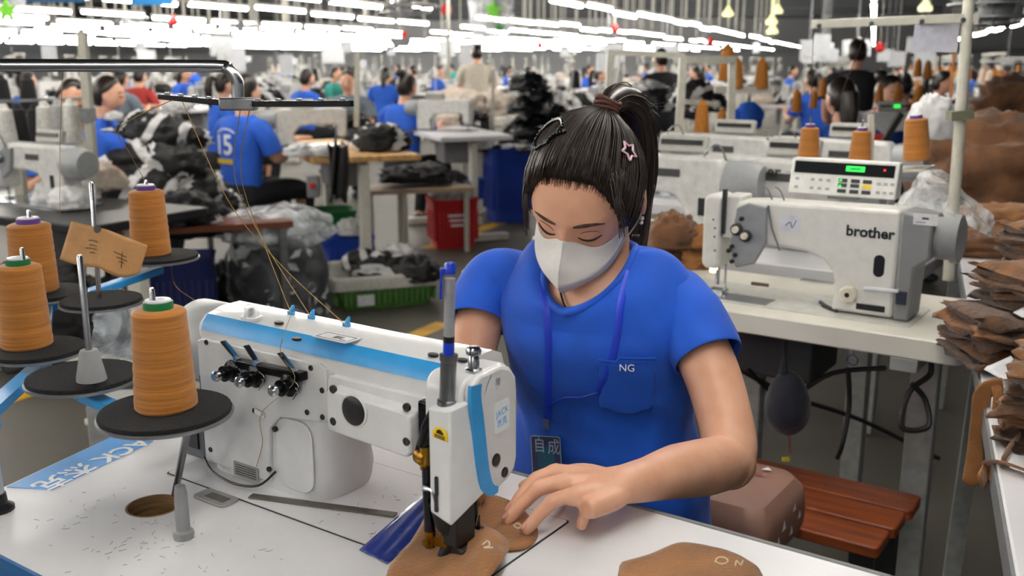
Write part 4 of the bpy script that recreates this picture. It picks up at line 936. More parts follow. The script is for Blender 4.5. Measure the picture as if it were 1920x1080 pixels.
# --- decals on the shirt found by place
TG = [(z, ph, Bw(ringp(z, ph))) for z in [.60 + .0065 * k for k in range(49)] for ph in [-1.5 + .035 * j for j in range(86)]] 
TG += [(1 + t, ph, Bw(upper(t, ph))) for t in [k / 12 for k in range(13)] for ph in [-1.5 + .035 * j for j in range(86)]]
def onshirt(px, py, off=.006):
    b = min(TG, key=lambda q: (pix(q[2])[0] - px) ** 2 + (pix(q[2])[1] - py) ** 2); ph = b[1]
    return b[2] + BMt.to_3x3() @ V((sin(ph), -cos(ph), .1)) * off
pk = [(1124, 668), (1226, 668), (1224, 762), (1200, 776), (1172, 780), (1145, 770), (1127, 752)]
ctr = onshirt(1175, 720, .006)
def pkf(a, b):
    x0, x1 = 1124 + 3 * b, 1226 - 3 * b; yb = 775 - 14 * abs(a - .5) * 2 * (abs(a - .5) * 2); y0 = 676 - 10 * a
    return onshirt(x0 + (x1 - x0) * a, y0 + (yb - y0) * b, .0062)
pocket = MB().grid(pkf, 12, 10).build('chest_pocket', SHIRT, shirt, world=True, smooth=180, solid=.002, subd=1)
m = MB(); m.tube([pkf(a / 10, .0) + V((0, -.002, 0)) for a in range(11)], .0012, 5); m.tube([pkf(a / 10, .10) + V((0, -.0015, 0)) for a in range(11)], .0006, 5); m.build('pocket_hem', SHIRT, pocket, world=True)
a = onshirt(1158, 692, .0115); b = onshirt(1188, 690, .0115); ex = (b - a).normalized(); m = MB().text('NG', a, ex, (V((0, 0, 1)) - ex * ex.z).normalized(), .0145, .0004); m.build('chest_lettering', M('white_print', 'f2f4f6', .5, var=.01), shirt, world=True, smooth=0)
# necklace cord
ncs = [BMt @ (upper(.99, p_, -.004).lerp(BI @ (HM @ V((0, -.02, -.075))), k_)) for p_, k_ in ((-.75, .45), (-.55, .36), (-.30, .24), (-.05, .12), (.12, .05))]
m = MB().tube([p_ + V((-.002, -.004, .002)) for p_ in ncs], .0014, 6, sub=5); m.build('necklace_cord', BLACK, wom, world=True)
# lanyard with its badge: carried, a thing of its own
lan = thing('lanyard_badge', 'blue neck lanyard with a dark photo badge in clear sleeve on the woman\'s chest', 'badge', onshirt(1032, 850))
LB = M('lanyard_blue', '1a3fd0', .5, var=.03)
def strap(pxs, off=.0065, wd=.0055):
    pts = [onshirt(x, y, off) for x, y in pxs]; P_, _ = spline(pts, 0, 5); k = MB(); k.tube(P_, [(wd, .0010)] * len(P_), 8, up=(0, 1, 0)); return k.build('neck_strap', LB, lan, world=True)
strap([(1032, 528), (1030, 570), (1030, 640), (1032, 720), (1034, 785)]); strap([(1168, 505), (1164, 570), (1158, 640), (1140, 700), (1120, 735)])
m = MB().tube([onshirt(1120, 735, .007), onshirt(1090, 744, .007), onshirt(1060, 746, .007), onshirt(1036, 760, .007)], .0014, 6, sub=4); m.build('cord', LB, lan, world=True)
bc = onshirt(1032, 850, .009); bx_ = (onshirt(1060, 852, .009) - onshirt(1004, 848, .009)).normalized(); by_ = V((0, 0, 1)) - bx_ * bx_.z; by_ = (by_ + V((.10, .12, 0))).normalized(); bx_ = (bx_ - by_ * bx_.dot(by_)).normalized(); bn = bx_.cross(by_)
MB().prism(rrect(-.029, -.045, .029, .028, .004), bc, bx_, by_, bn, .0016).build('badge_card', M('badge_navy', '0b1d52', .3, coat=.5), lan, world=True)
MB().prism(rrect(-.016, -.028, .017, .012, .001), bc + bn * .0017, bx_, by_, bn, .0004).build('badge_window', M('badge_teal', '14506a', .25), lan, world=True, smooth=0)
m = MB(); m.text('自', bc + bn * .0021 + bx_ * -.024 + by_ * .006, bx_, by_, .024, .0003); m.text('成', bc + bn * .0021 + bx_ * .004 + by_ * .004, bx_, by_, .025, .0003)
for q in (rrect(-.029, -.045, .029, .028, .004),):
    pp = [bc + bn * .0018 + bx_ * a_ + by_ * b_ for a_, b_ in q]; m.tube(pp + pp[:1], .0007, 5)
m.build('badge_print', M('badge_grey', '8f9db0', .4), lan, world=True, smooth=0)
MB().box(onshirt(1033, 796, .010), (.010, .005, .016), rz=ANG).build('strap_clip', M('clear_clip', '4a5f86', .3), lan, bevel=.001, world=True)
# --- trousers, shoes
m = MB(); m.loft([[Bw(V((sin(ph) * w_, .05 - cos(ph) * d_, z))) for ph in phs()] for z, w_, d_ in ((.44, .15, .11), (.50, .168, .125), (.58, .160, .112), (.66, .145, .10))])
for s in (-1, 1):
    m.tube([Bw((s * .085, .05, .52)), Bw((s * .10, -.15, .53)), Bw((s * .11, -.34, .52)), Bw((s * .11, -.40, .46)), Bw((s * .115, -.36, .28)), Bw((s * .12, -.34, .09))], [.085, .080, .066, .062, .055, .048], 20, sub=4)
m.build('trousers', DARKCLOTH, wom, world=True, smooth=180, remesh=.008, sm=2)
for s in (-1, 1):
    MB().loft([[Bw(V((s * .122 + cos(a) * w_, y, .004 + h_ * .5 + sin(a) * h_ * .5))) for a in [2 * pi * j / 14 for j in range(14)]] for y, w_, h_ in ((-.29, .02, .05), (-.31, .036, .085), (-.36, .038, .085), (-.43, .042, .055), (-.50, .036, .04), (-.52, .02, .03))]).build('shoe', M('black_shoe', '18181a', .5), wom, world=True, smooth=60)
stl = thing('work_stool', 'low wooden stool the woman at the front table sits on', 'stool', (hipw.x, hipw.y, 0), ANG)
m = MB().box((0, .06, .415), (.34, .30, .035)); m.build('seat', M('orange_wood', '9a4a1c', .45, var=.25, scale=6, stretch=(1, 9, 9), coat=.25), stl, bevel=.006)
for sx in (-.14, .14):
    for sy in (-.06, .18): MB().box((sx, sy, .20), (.035, .035, .40)).build('leg', DSTEEL, stl, bevel=.003)
# ================================================================ table and machine behind the operator
O2 = PZ(1352, 548, TZ); GM = Matrix.Translation(O2) @ Matrix.Rotation(ANG, 4, 'Z'); GI = GM.inverted()
def bY(x, y, c):
    d = GI.to_3x3() @ ray(x, y); o = GI @ V((0, 0, CH)); s = (c - o.y) / d.y; return V((o.x + s * d.x, c, o.z + s * d.z))
def bZ(x, y, z=0): return GI @ PZ(x, y, TZ + z)
t2b = thing('sewing_table', 'cream sewing table under the machine with the black lettering, behind the woman', 'table', (O2.x, O2.y, 0), ANG)
CRT = M('cream_laminate', 'dcd9cd', .4, var=.04, scale=6)
MB().prism(rrect(-.62, -.150, .530, .24, .02), (0, 0, TZ - .042), (1, 0, 0), (0, 1, 0), (0, 0, 1), .042).build('tabletop', CRT, t2b, bevel=.003)
LEGM = M('grey_leg_steel', '8e8f8c', .5, var=.08)
for nm, x in (('leg', .06), ('leg', .43), ('leg', -.50)):
    m = MB(); m.box((x, .06, .40), (.055, .035, .72)); m.build(nm, LEGM, t2b, bevel=.003)
    MB().box((x, .06, .03), (.06, .50, .05)).build('foot_rail', LEGM, t2b, bevel=.003); MB().box((x, .06, TZ - .055), (.05, .42, .026)).build('top_rail', LEGM, t2b, bevel=.002)
MB().bar((-.5, .06, .10), (.43, .06, .10), .05, .035).build('cross_beam', LEGM, t2b)
MB().lo_hi((.02, -.02, TZ - .17), (.22, .16, TZ - .044)).build('drive_box', M('dark_box', '26272a', .6), t2b, bevel=.006)
m = MB(); c = bZ(1600, 672, -.06); m.loft([[V((c.x, -.145, TZ - .062)) + V((cos(b) * (.010 + .0015 * cos(a)), .0015 * sin(a), sin(b) * (.010 + .0015 * cos(a)))) for a in [2 * pi * j / 6 for j in range(6)]] for b in [2 * pi * j / 16 for j in range(16)]], closed=True); m.cyl((c.x, -.145, TZ - .052), (c.x, -.145, TZ - .041), .002, n=6); m.build('hook_ring', STEEL, t2b)
# cables below
for lab, pts in (('black cable sagging in a loop under the cream table', [(1400, 690, 2.0), (1470, 745, 2.05), (1560, 700, 2.05), (1660, 690, 1.98)]), ('black cable hanging from the cream table down to the bench', [(1590, 690, 2.0), (1592, 760, 2.0), (1580, 830, 1.98), (1570, 858, 2.0)]), ('black cable coiled around the right leg of the cream table', [(1700, 690, 1.82), (1735, 660, 1.82), (1745, 700, 1.82), (1705, 735, 1.80), (1690, 800, 1.78), (1740, 800, 1.78), (1735, 750, 1.80), (1710, 720, 1.80)]), ('thin grey air hose running diagonally under the cream table', [(1380, 690, 2.1), (1490, 745, 2.2), (1620, 790, 2.3), (1760, 860, 2.4)])):
    tag(MB().tube([PY(*q) for q in pts], .0055, 8, sub=6).build('cable', M('black_rubber', '131314', .55)), lab, 'cable')
pb = PY(1476, 762, 1.95); kb = thing('knee_pad', 'dark navy padded cover hanging on a rod below the cream table', 'pad', pb)
m = MB(); m.ball(pb, (.046, .05, .062), 20, 14, lambda d: 1 + .06 * nz(d, 2, 3) + (.25 * max(0, d.z) ** 4)); m.build('padding', M('navy_cloth', '0e1020', .85, bump=.3, bscale=40, sheen=.2), kb, world=True, smooth=180)
a = PY(1470, 700, 1.95); MB().tube([a, a.lerp(PY(1472, 660, 1.95), .7), PY(1472, 640, 1.97)], [.012, .006, .005], 8).build('cloth_neck', M('navy_cloth', '0e1020', .85), kb, world=True)
MB().bar(PY(1479, 815, 1.95), PY(1480, 850, 1.95), .006).build('rod_end', STEEL, kb, world=True); MB().box(PY(1473, 861, 1.95), (.014, .006, .008)).build('yellow_tip', M('yellow_plastic', 'd8c51c', .5), kb, world=True)

# ---------------------------------------------------------------- the two-needle machine with the lettering
bm_ = thing('sewing_machine', 'white sewing machine with black lettering on the cream table and grey motor end', 'sewing machine', O2, ANG)
BW = M('machine_cream', 'd5d4ce', .4, var=.03)
MB().prism(rrect(-.10, -.085, .42, .10, .01), (0, 0, .0), (1, 0, 0), (0, 1, 0), (0, 0, 1), .0025).build('bed_plate', M('pale_bed', 'c9c9c2', .35), bm_)
sil = [(.258, .006), (.262, .06), (.256, .085), (.235, .108), (.20, .120), (.15, .124), (.045, .126), (.045, .212), (.10, .216), (.30, .219), (.379, .220), (.379, .006)]
MB().prism(sil, (0, .035, 0), (1, 0, 0), (0, 0, 1), (0, -1, 0), .085).build('arm', BW, bm_, bevel=.008, segs=3)
MB().prism(rrect(-.030, .060, .012, .222, .016), (0, .030, 0), (1, 0, 0), (0, 0, 1), (0, -1, 0), .078).build('face_plate', BW, bm_, bevel=.008, segs=3)
MB().lo_hi((.012, -.040, .130), (.05, .03, .222)).build('head_block', BW, bm_, bevel=.004)
MB().lo_hi((.014, -.0505, .14), (.020, -.0380, .235)).build('lever_slot', BLACK, bm_)
MB().prism([(.379, .004), (.379, .220), (.415, .216), (.44, .21), (.44, .13), (.414, .11), (.410, .004)], (0, .04, 0), (1, 0, 0), (0, 0, 1), (0, -1, 0), .092).build('motor_cover', M('machine_mid_grey', '7d7e80', .5, var=.03), bm_, bevel=.006)
m = MB().lathe((.436, -.005, .168), (1, 0, 0), [(.040, 0), (.042, .02), (.042, .032), (.047, .033), (.047, .046), (.038, .050)], 28); m.build('hand_wheel', M('machine_mid_grey', '7d7e80', .5), bm_, smooth=35)
c = bY(1735, 412, -.054); m = MB().prism(rrect(-.022, -.011, .022, .011, .002), (c.x, -.052, c.z), (1, 0, 0), (0, 0, 1), (0, -1, 0), .0006); o_ = m.build('white_label', M('sticker_paper', 'd4d5d8', .5), bm_, smooth=0)
m = MB(); m.box((c.x, -.0528, c.z + .002), (.012, .0004, .004)); m.box((c.x - .008, -.0528, c.z - .006), (.018, .0004, .0012)); m.build('label_print', M('dark_print', '3a3a3a', .6), o_)
a = bY(1586, 437, -.0505); b = bY(1672, 440, -.0505); m = MB().text('brother', (a.x, -.0502, a.z - .004), (1, 0, 0), (0, 0, 1), .0295, .0006, bold=.0009); m.build('lettering', BLACK, bm_, smooth=0)
GPL = M('tension_grey', '85888c', .45, var=.05)
m = MB(); m.prism([(.040, .128), (.050, .20), (.075, .212), (.115, .206), (.118, .130), (.095, .085), (.055, .072), (.044, .09)], (0, -.050, 0), (1, 0, 0), (0, 0, 1), (0, -1, 0), .010); m.build('tension_plate', GPL, bm_, bevel=.003)
for px, py in ((1381, 430), (1398, 442)):
    c = bY(px, py, -.062); o_ = MB().lathe((c.x, -.058, c.z), (0, -1, 0), [(.013, 0), (.013, .008), (.0105, .009)], 18).build('tension_dial', M('dark_dial', '2a2b2d', .4), bm_)
    MB().lathe((c.x, -.066, c.z), (0, -1, 0), [(.0075, 0), (.0070, .008), (.003, .0085)], 16).build('dial_knob', M('ivory_plastic', 'd8d2bd', .4), o_)
m = MB()
for px, py in ((1372, 462), (1378, 478), (1366, 470), (1372, 490), (1390, 410)): c = bY(px, py, -.062); m = MB().lathe((c.x, -.058, c.z), (0, -1, 0), [(.005, 0), (.005, .006), (.002, .007)], 10); m.build('screw', BLACK, bm_)
for px, py in ((1337, 412), (1340, 428), (1339, 444), (1340, 470)): c = bY(px, py, -.05); MB().lathe((c.x, -.047, c.z), (0, -1, 0), [(.0022, 0), (.0022, .002)], 8).build('screw', BLACK, bm_)
c = bY(1482, 420, -.0505); MB().prism([(-.019, -.017), (.02, -.016), (.019, .018), (-.02, .017)], (c.x, -.0502, c.z), (1, 0, 0), (0, 0, 1), (0, -1, 0), .0005).build('note_sticker', M('lilac_paper', 'd3d4e0', .7), bm_, smooth=0)
m = MB(); m.tube([V((c.x - .01, -.0512, c.z - .004)), V((c.x, -.0512, c.z + .004)), V((c.x + .004, -.0512, c.z - .008)), V((c.x + .012, -.0512, c.z + .009))], .0007, 4, sub=3); m.build('note_writing', M('dark_print', '3a3a3a', .6), bm_)
c = bY(1648, 499, -.0505); MB().prism(rrect(-.0105, -.022, .0105, .022, .010), (c.x, -.049, c.z), (1, 0, 0), (0, 0, 1), (0, -1, 0), .0015).build('oil_window', BLACK, bm_)
c = bY(1590, 552, -.055); o_ = MB().lathe((c.x, -.050, c.z), (0, -1, 0), [(.017, 0), (.0175, .008), (.014, .012), (.006, .013)], 24).build('stitch_dial', M('ivory_plastic', 'd8d2bd', .4), bm_); MB().lathe((c.x, -.0625, c.z), (0, -1, 0), [(.005, 0), (.005, .001)], 12).build('dial_hub', BLACK, o_)
c = bY(1632, 577, -.05); m = MB(); m.box((c.x, -.0512, c.z), (.055, .002, .012)); m.build('name_plate', BLACK, bm_)
a = bY(1620, 540, -.055); b = bY(1685, 546, -.06); MB().bar(a, b, .008, .006).build('reverse_lever', M('white_plastic', 'd8dae0', .4), bm_, bevel=.001); MB().lo_hi((b.x - .004, -.062, b.z - .026), (b.x + .014, -.052, b.z - .002)).build('lever_block', M('navy_plastic', '1c2433', .5), bm_)
m = MB(); m.cyl((-.006, -.01, .02), (-.006, -.01, .10), .005, n=10); m.cyl((.004, .01, .006), (.004, .01, .07), .003, n=8); m.build('needle_bar', STEEL, bm_); MB().lo_hi((-.020, -.03, .004), (.014, .005, .010)).build('presser_foot', STEEL, bm_)
MB().lo_hi((-.014, -.034, .050), (-.004, -.028, .058)).build('needle_light', M('needle_lamp', 'ffe9a8', .5, var=0, emit=14), bm_)
m = MB(); m.lo_hi((-.05, -.075, .0026), (.13, -.015, .0040)); m.build('slide_plate', STEEL, bm_)
for px, x2 in ((1445, .12), (1468, .14)):
    a = bY(px, 400, -.02); m = MB().tube([V((a.x, -.01, .21)), V((a.x - .01, -.012, .235)), V((a.x - .022, -.015, .245))], .0018, 6, sub=3); m.build('wire_guide', DSTEEL, bm_)
m = MB().tube([bY(1440, 385, -.052), bY(1448, 430, -.056), bY(1462, 470, -.054)], .0018, 6); m.build('wire_guide', DSTEEL, bm_)
# pens and tools on that table
for px, py, dx, col in ((1547, 572, .5, 'pen_navy'), (1556, 578, .7, 'pen_dark')):
    p = PZ(px, py, TZ + .006); d = (U * dx - N * .6).normalized() * .026; tag(MB().cyl(p - d, p + d, .0042, .003, 10).build('pen', M(col, '1a2550' if 'navy' in col else '15161a', .35)), ['navy pen lying in front of the stitch dial on the cream table', 'dark pen lying right of the navy pen on the cream table'][px > 1550], 'pen')
p = PZ(1530, 527, TZ + .005); twz = thing('tweezers', 'steel tweezers lying on the cream table left of the machine column', 'tweezers', p)
for s in (-1, 1): MB().bar(p + U * -.035 + N * s * .006, p + U * .04 + N * s * .001, .004, .003).build('arm', STEEL, twz, world=True)
p = PZ(1425, 533, TZ + .005); tag(MB().cyl(p - U * .02, p + U * .02, .004, n=8).build('screwdriver', M('rust_brown', '5d4433', .5)), 'small brown screwdriver lying below the tension plate on the cream table', 'tool')
# control panel
cpn = bY(1580, 345, .06); pan = thing('control_panel', 'white control panel with green display standing on the machine behind the woman', 'control panel', GM @ V((cpn.x, .06, .222)), ANG)
a0, a1 = bY(1478, 372, .06), bY(1684, 310, .06); W_ = a1.x - a0.x; hh = .078; ox = cpn.x
m = MB(); m.add([V((x, y, z)) for x, y, z in ((-W_ / 2, -.015, .004), (W_ / 2, -.015, .004), (W_ / 2, .03, .004), (-W_ / 2, .03, .004), (-W_ / 2, .004, hh), (W_ / 2, .004, hh), (W_ / 2, .03, hh), (-W_ / 2, .03, hh))], [(3, 2, 1, 0), (4, 5, 6, 7), (0, 1, 5, 4), (1, 2, 6, 5), (2, 3, 7, 6), (3, 0, 4, 7)]); m.build('housing', M('panel_white', 'd9d9d4', .4), pan, bevel=.003)
MB().lo_hi((-.03, -.0, -.004), (.03, .03, .006)).build('mount', GREYP, pan)
up = V((0, .019, hh - .004)).normalized(); nn = V((1, 0, 0)).cross(up)
def onp(u, v): return V((0, -.015, .004)) + V((u * W_ / 2, 0, 0)) + up * v + nn * .0004
MB().prism(rrect(-W_ / 2 * .93, -.013, W_ / 2 * .93, .012, .001), onp(0, .058), (1, 0, 0), up, nn, .0008).build('display_window', M('dark_display', '17191c', .2), pan, smooth=0)
MB().prism(rrect(-.019, -.0055, .019, .0055, .0008), onp(.22, .059) + nn * .0008, (1, 0, 0), up, nn, .0004).build('green_display', M('lit_green', '28e04a', .4, var=0, emit=1.3), pan, smooth=0)
m = MB(); m.box(onp(.22, .059) + nn * .0016, (.022, .0006, .003)); m.build('display_digits', M('lit_dark', '0b5a1c', .4, var=0), pan)
for u, v, nm, c in ((-.02, .034, 'indicator_lamp', 'g'), (-.02, .022, 'indicator_lamp', 'g'), (.75, .060, 'indicator_lamp', 'r')):
    MB().prism(rrect(-.0022, -.0022, .0022, .0022, .001), onp(u, v) + nn * .0006, (1, 0, 0), up, nn, .0008).build(nm, M('lit_green', '28e04a', .4) if c == 'g' else M('lit_red', 'e0302a', .4, var=0, emit=1.2), pan)
m = MB(); 
for u in (-.01, .22, .44):
    for v in (.034, .024, .012):
        if (u, v) != (.44, .024): o_ = MB().prism(rrect(-.009, -.0038, .009, .0038, .001), onp(u + .03, v), (1, 0, 0), up, nn, .0010); o_.build('key', M('dark_key', '2b2c2e', .5), pan)
MB().prism(rrect(-.009, -.004, .009, .004, .001), onp(.47, .024), (1, 0, 0), up, nn, .0010).build('key', M('yellow_sticker', 'f0c818', .4), pan)
for u in (-.85, -.55, -.40, -.25, .68, .80, .92):
    for v in (.032, .014): MB().prism(rrect(-.004, -.0028, .004, .0028, .001), onp(u, v), (1, 0, 0), up, nn, .0008).build('key', M('grey_key', '9c9d9c', .5), pan)

# ---------------------------------------------------------------- thread stand of that machine
po = PY(1800, 300, 2.28); ptop = PY(1820, 8, 2.28); st2 = thing('thread_stand', 'tall beige thread stand with paper clipped to its cross bar, right of the green-display machine', 'thread stand', (po.x, po.y, TZ))
MB().cyl((po.x, po.y, TZ), (ptop.x - .004, ptop.y, ptop.z + .012), .0125, n=16).build('post', BEIGE, st2, world=True)
ba, bb = PY(1522, 46, 2.36), PY(1836, 33, 2.27); MB().bar(ba, bb, .008, .020).build('cross_bar', BEIGE, st2, bevel=.002, world=True)
for k in (.04, .36, .66, .90):
    p = ba.lerp(bb, k); MB().lathe(p + V((0, -.006, -.004)), (0, -1, 0), [(.0055, 0), (.0055, .003), (.003, .0032), (.003, .001)], 12).build('guide_eye', DSTEEL, st2, world=True)
pp = PY(1755, 69, 2.30); MB().box(pp + V((0, 0, 0)), (.100, .0012, .066), ry=.02).build('paper_sheet', M('lavender_paper', 'c9c9d6', .8, var=.05, scale=60), st2, world=True)
MB().box(PY(1800, 216, 2.27), (.05, .03, .02), ry=-.1).build('clamp', M('olive_steel', '6d6d58', .5), st2, world=True)
tr0, tr1 = PY(1490, 312, 2.60), PY(1745, 308, 2.40); MB().bar(tr0 + V((0, 0, -.01)), tr1 + V((0, 0, -.01)), .12, .006).build('tray', BEIGE, st2, world=True)
MB().bar(PY(1633, 318, 2.50), PY(1633, 215, 2.50), .012).build('tray_post', BEIGE, st2, world=True)
sp2 = [(1515, 304, 2.56, 'brown thread spool on the left end of the tray behind the control panel'), (1611, 312, 2.50, 'brown thread spool on the tray above the green display'), (1719, 300, 2.42, 'slightly tilted brown thread spool above the clear plastic bag')]
for i, (x, y, Y, lab) in enumerate(sp2):
    p = PY(x, y, Y); o_ = spool('thread_spool', lab, p, .0285 if i < 2 else .032, .0225 if i < 2 else .0265, .088 if i < 2 else .10, PCAP, 'brown thread spools on the stand behind the panel')
    if i == 2: o_.rotation_euler = (0, R(-6), 0)
    MB().lathe(p, (0, 0, 1), [(.0024, -.006), (.0024, .115)], 8).build('spool_pin', STEEL, st2, world=True) if i < 2 else None
for lab, pts in (('dark thread from the left guide eye down behind the far worker', [(1528, 52, 2.36), (1524, 90, 2.4), (1520, 245, 2.56)]), ('dark thread slanting from the second guide eye to the spool tray', [(1628, 50, 2.33), (1600, 120, 2.4), (1560, 220, 2.5)])):
    tag(MB().tube([PY(*q) for q in pts], .0008, 5, sub=4).build('sewing_thread', M('dark_thread_line', '4a3f33', .8)), lab, 'thread', 'dark threads of the panel stand')
# clear bag between the tray and the motor
def bagf2(a, b):
    ang = 2 * pi * a; top = PY(1720, 306, 2.38); c0 = PY(1748, 318, 2.36); c1 = PY(1760, 425, 2.30); p = c0.lerp(c1, b); r = (.022 + .088 * b ** .8) * (1 + .30 * nz((cos(ang), sin(ang), b * 2), 2.1, 8)); 
    return p + V((cos(ang) * r * 1.0 + .03 * b * max(0, cos(ang)), sin(ang) * r * .5, .02 * sin(ang * 3) * b))
tag(MB().grid(bagf2, 36, 18).build('plastic_bag', plastic('clear_bag_film', 'f4f6f7', .48, 16), smooth=60), 'clear crinkled plastic bag draped over the grey motor end', 'bag')

# ---------------------------------------------------------------- bench with cushion
def fl(x, y, z): return FM @ V((x, y, z - TZ))
bn = thing('wooden_bench', 'low bench of worn orange-brown slats on a steel frame below the cream table', 'bench', (FM @ V((-.1, 1.05, 0))).to_2d().to_3d(), ANG)
ORW = M('orange_varnish', '9c4a1c', .45, var=.3, scale=5, bump=.12, bscale=60, stretch=(1.2, 12, 12), coat=.12, col2='5c270f')
sx1 = .215; y0_, y1_ = .915, 1.195; sw = (y1_ - y0_ - .016) / 3
for k in range(3):
    ya = y0_ + k * (sw + .008); m = MB().prism(rrect(-.62, ya, sx1 + .006 * k, ya + sw, .012), (0, 0, -.35 - .022), (1, 0, 0), (0, 1, 0), (0, 0, 1), .022); m.xf(FM); m.build('seat_slat', ORW, bn, world=True, bevel=.003)
for x in (-.55, .16):
    m = MB(); m.lo_hi((x, y0_ + .02, -.40), (x + .035, y1_ - .02, -.374)); m.xf(FM); m.build('frame_rail', M('dark_frame', '1e1e20', .5), bn, world=True)
    for y in (y0_ + .03, y1_ - .06): m = MB(); m.lo_hi((x, y, -.80), (x + .035, y + .035, -.40)); m.xf(FM); m.build('leg', M('dark_frame', '1e1e20', .5), bn, world=True)
tag(MB().lathe(PZ(1626, 1034, .428), (0, 0, 1), [(.012, 0), (.012, .01), (.006, .02)], 10).build('rubber_stopper', M('pale_rubber', 'b9b3a0', .6)), 'small pale stopper at the front edge of the orange bench', 'stopper') if False else None
q1 = FI @ PZ(1489, 886, .565); q2 = FI @ PZ(1452, 1002, .565)
CUM = M('dusty_pink_vinyl', '8f6b5c', .62, var=.05, scale=6, coat=0)
cx1 = (q1.x + q2.x) / 2; cya, cyb = q2.y + .035, q1.y + .01
cu = thing('seat_cushion', 'dusty pink square cushion printed with flowers and triangles on the orange bench', 'cushion', FM @ V(((cx1 - .17), (cya + cyb) / 2, -.35)), ANG)
cc = FM @ V((cx1 - .17, (cya + cyb) / 2, -.35)); hw, hd, hz = .17, (cyb - cya) / 2, .115
m = MB(); rings = []
for k in range(9):
    t = k / 8; z = hz * t; ins = .018 * (abs(t - .5) * 2) ** 4; rings.append([V((x, y, z + (.010 * (1 - (x / hw) ** 2) if k == 8 else 0))) for x, y in rrect(-hw + ins, -hd + ins, hw - ins, hd - ins, .03, 6)])
m.loft(rings); m.build('cover', CUM, cu, smooth=50)
def cushmark(n_, mname, col, pts_list):
    m_ = MB()
    for pl in pts_list: m_.add([V(p) for p in pl], [tuple(range(len(pl)))])
    m_.build(n_, M(mname, col, .6, var=.02), cu, smooth=0)
def tri(x, z, s, side): # on right side (+x) or top or front(-y)
    if side == 't': return [(x - s, z - s, hz + .0065), (x + s, z - s * .4, hz + .0065), (x - s * .2, z + s, hz + .0065)]
    if side == 'r': return [(hw + .0008, x - s, z - s), (hw + .0008, x + s, z - s), (hw + .0008, x, z + s)]
    return [(x - s, -hd - .0008, z - s), (x + s, -hd - .0008, z - s), (x, -hd - .0008, z + s)]
cushmark('triangle_print', 'white_print', 'f2f4f6', [tri(-.02, .07, .010, 'r'), tri(.03, .085, .008, 'r'), tri(-.045, .05, .009, 'r'), tri(.02, .045, .009, 'r'), tri(.06, .06, .008, 'r'), tri(.10, .08, .009, 't'), tri(.05, -.06, .009, 't'), tri(.12, .065, .008, 'f'), tri(.10, .04, .010, 'f'), tri(.135, .055, .006, 'f')])
def disc(x, y, r, side): return [((x + r * cos(a), y + r * sin(a), hz + .0068) if side == 't' else (x + r * cos(a), -hd - .001, y + r * sin(a))) for a in [2 * pi * k / 12 for k in range(12)]]
cushmark('flower_print', 'yellow_print', 'd9b04a', [disc(-.02, -.10, .016, 't'), disc(-.005, -.085, .011, 't'), disc(-.03, .08, .014, 'f'), disc(.0, .035, .012, 'f')])
cushmark('dot_print', 'dark_print', '3a3a3a', [disc(.03 + .012 * (i % 3), -.07 + .012 * (i // 3), .0028, 't') for i in range(9)])
cushmark('stem_print', 'red_print', 'a3262a', [[(-.005, -hd - .001, .03), (.003, -hd - .001, .03), (.006, -hd - .001, .10), (-.002, -hd - .001, .10)], [(.06, .03, hz + .0068), (.10, .05, hz + .0068), (.10, .056, hz + .0068), (.06, .036, hz + .0068)]])
cushmark('dark_flower_print', 'dark_print', '3a3a3a', [disc(.04, .03, .014, 'f'), disc(-.05, .03, .012, 'f')])

# ---------------------------------------------------------------- crumpled cloth forms
def crumple(c, r, seed, mat, fold=1.0, n=40, k=26, flat=.25, rz=0, streak=0):
    """a soft heap: flattened underside, ridged folds"""
    m_ = MB(); cz = V(c)
    def fn(d):
        f1 = 1 - abs(nz((d.x * 1.2, d.y * 1.2, d.z * 2.2), 1.5, seed)) * 1.3
        f2 = abs(nz((d.x, d.y, d.z * 2.5), 3.4, seed + 9)); f3 = nz((d.x, d.y, d.z * 2), 7, seed + 3)
        return .80 + fold * (.26 * (f1 - .6) - .24 * f2 + .07 * f3)
    m_.ball((0, 0, 0), r, n, k, fn)
    zmin = -r[2] * flat
    m_.v = [(x, y, max(z, zmin + .004 * nz((x, y, 0), 9, seed))) for x, y, z in m_.v]
    rot = Matrix.Rotation(rz, 3, 'Z'); m_.v = [tuple(cz + rot @ V(p) - V((0, 0, zmin))) for p in m_.v]
    return m_
def heap(name, label, cat, c, r, seed, mat, group=None, **kw):
    o1 = crumple((0, 0, 0), r, seed, mat, **kw).build(name, mat, smooth=180); o1.location = c
    return tag(o1, label, cat, group)
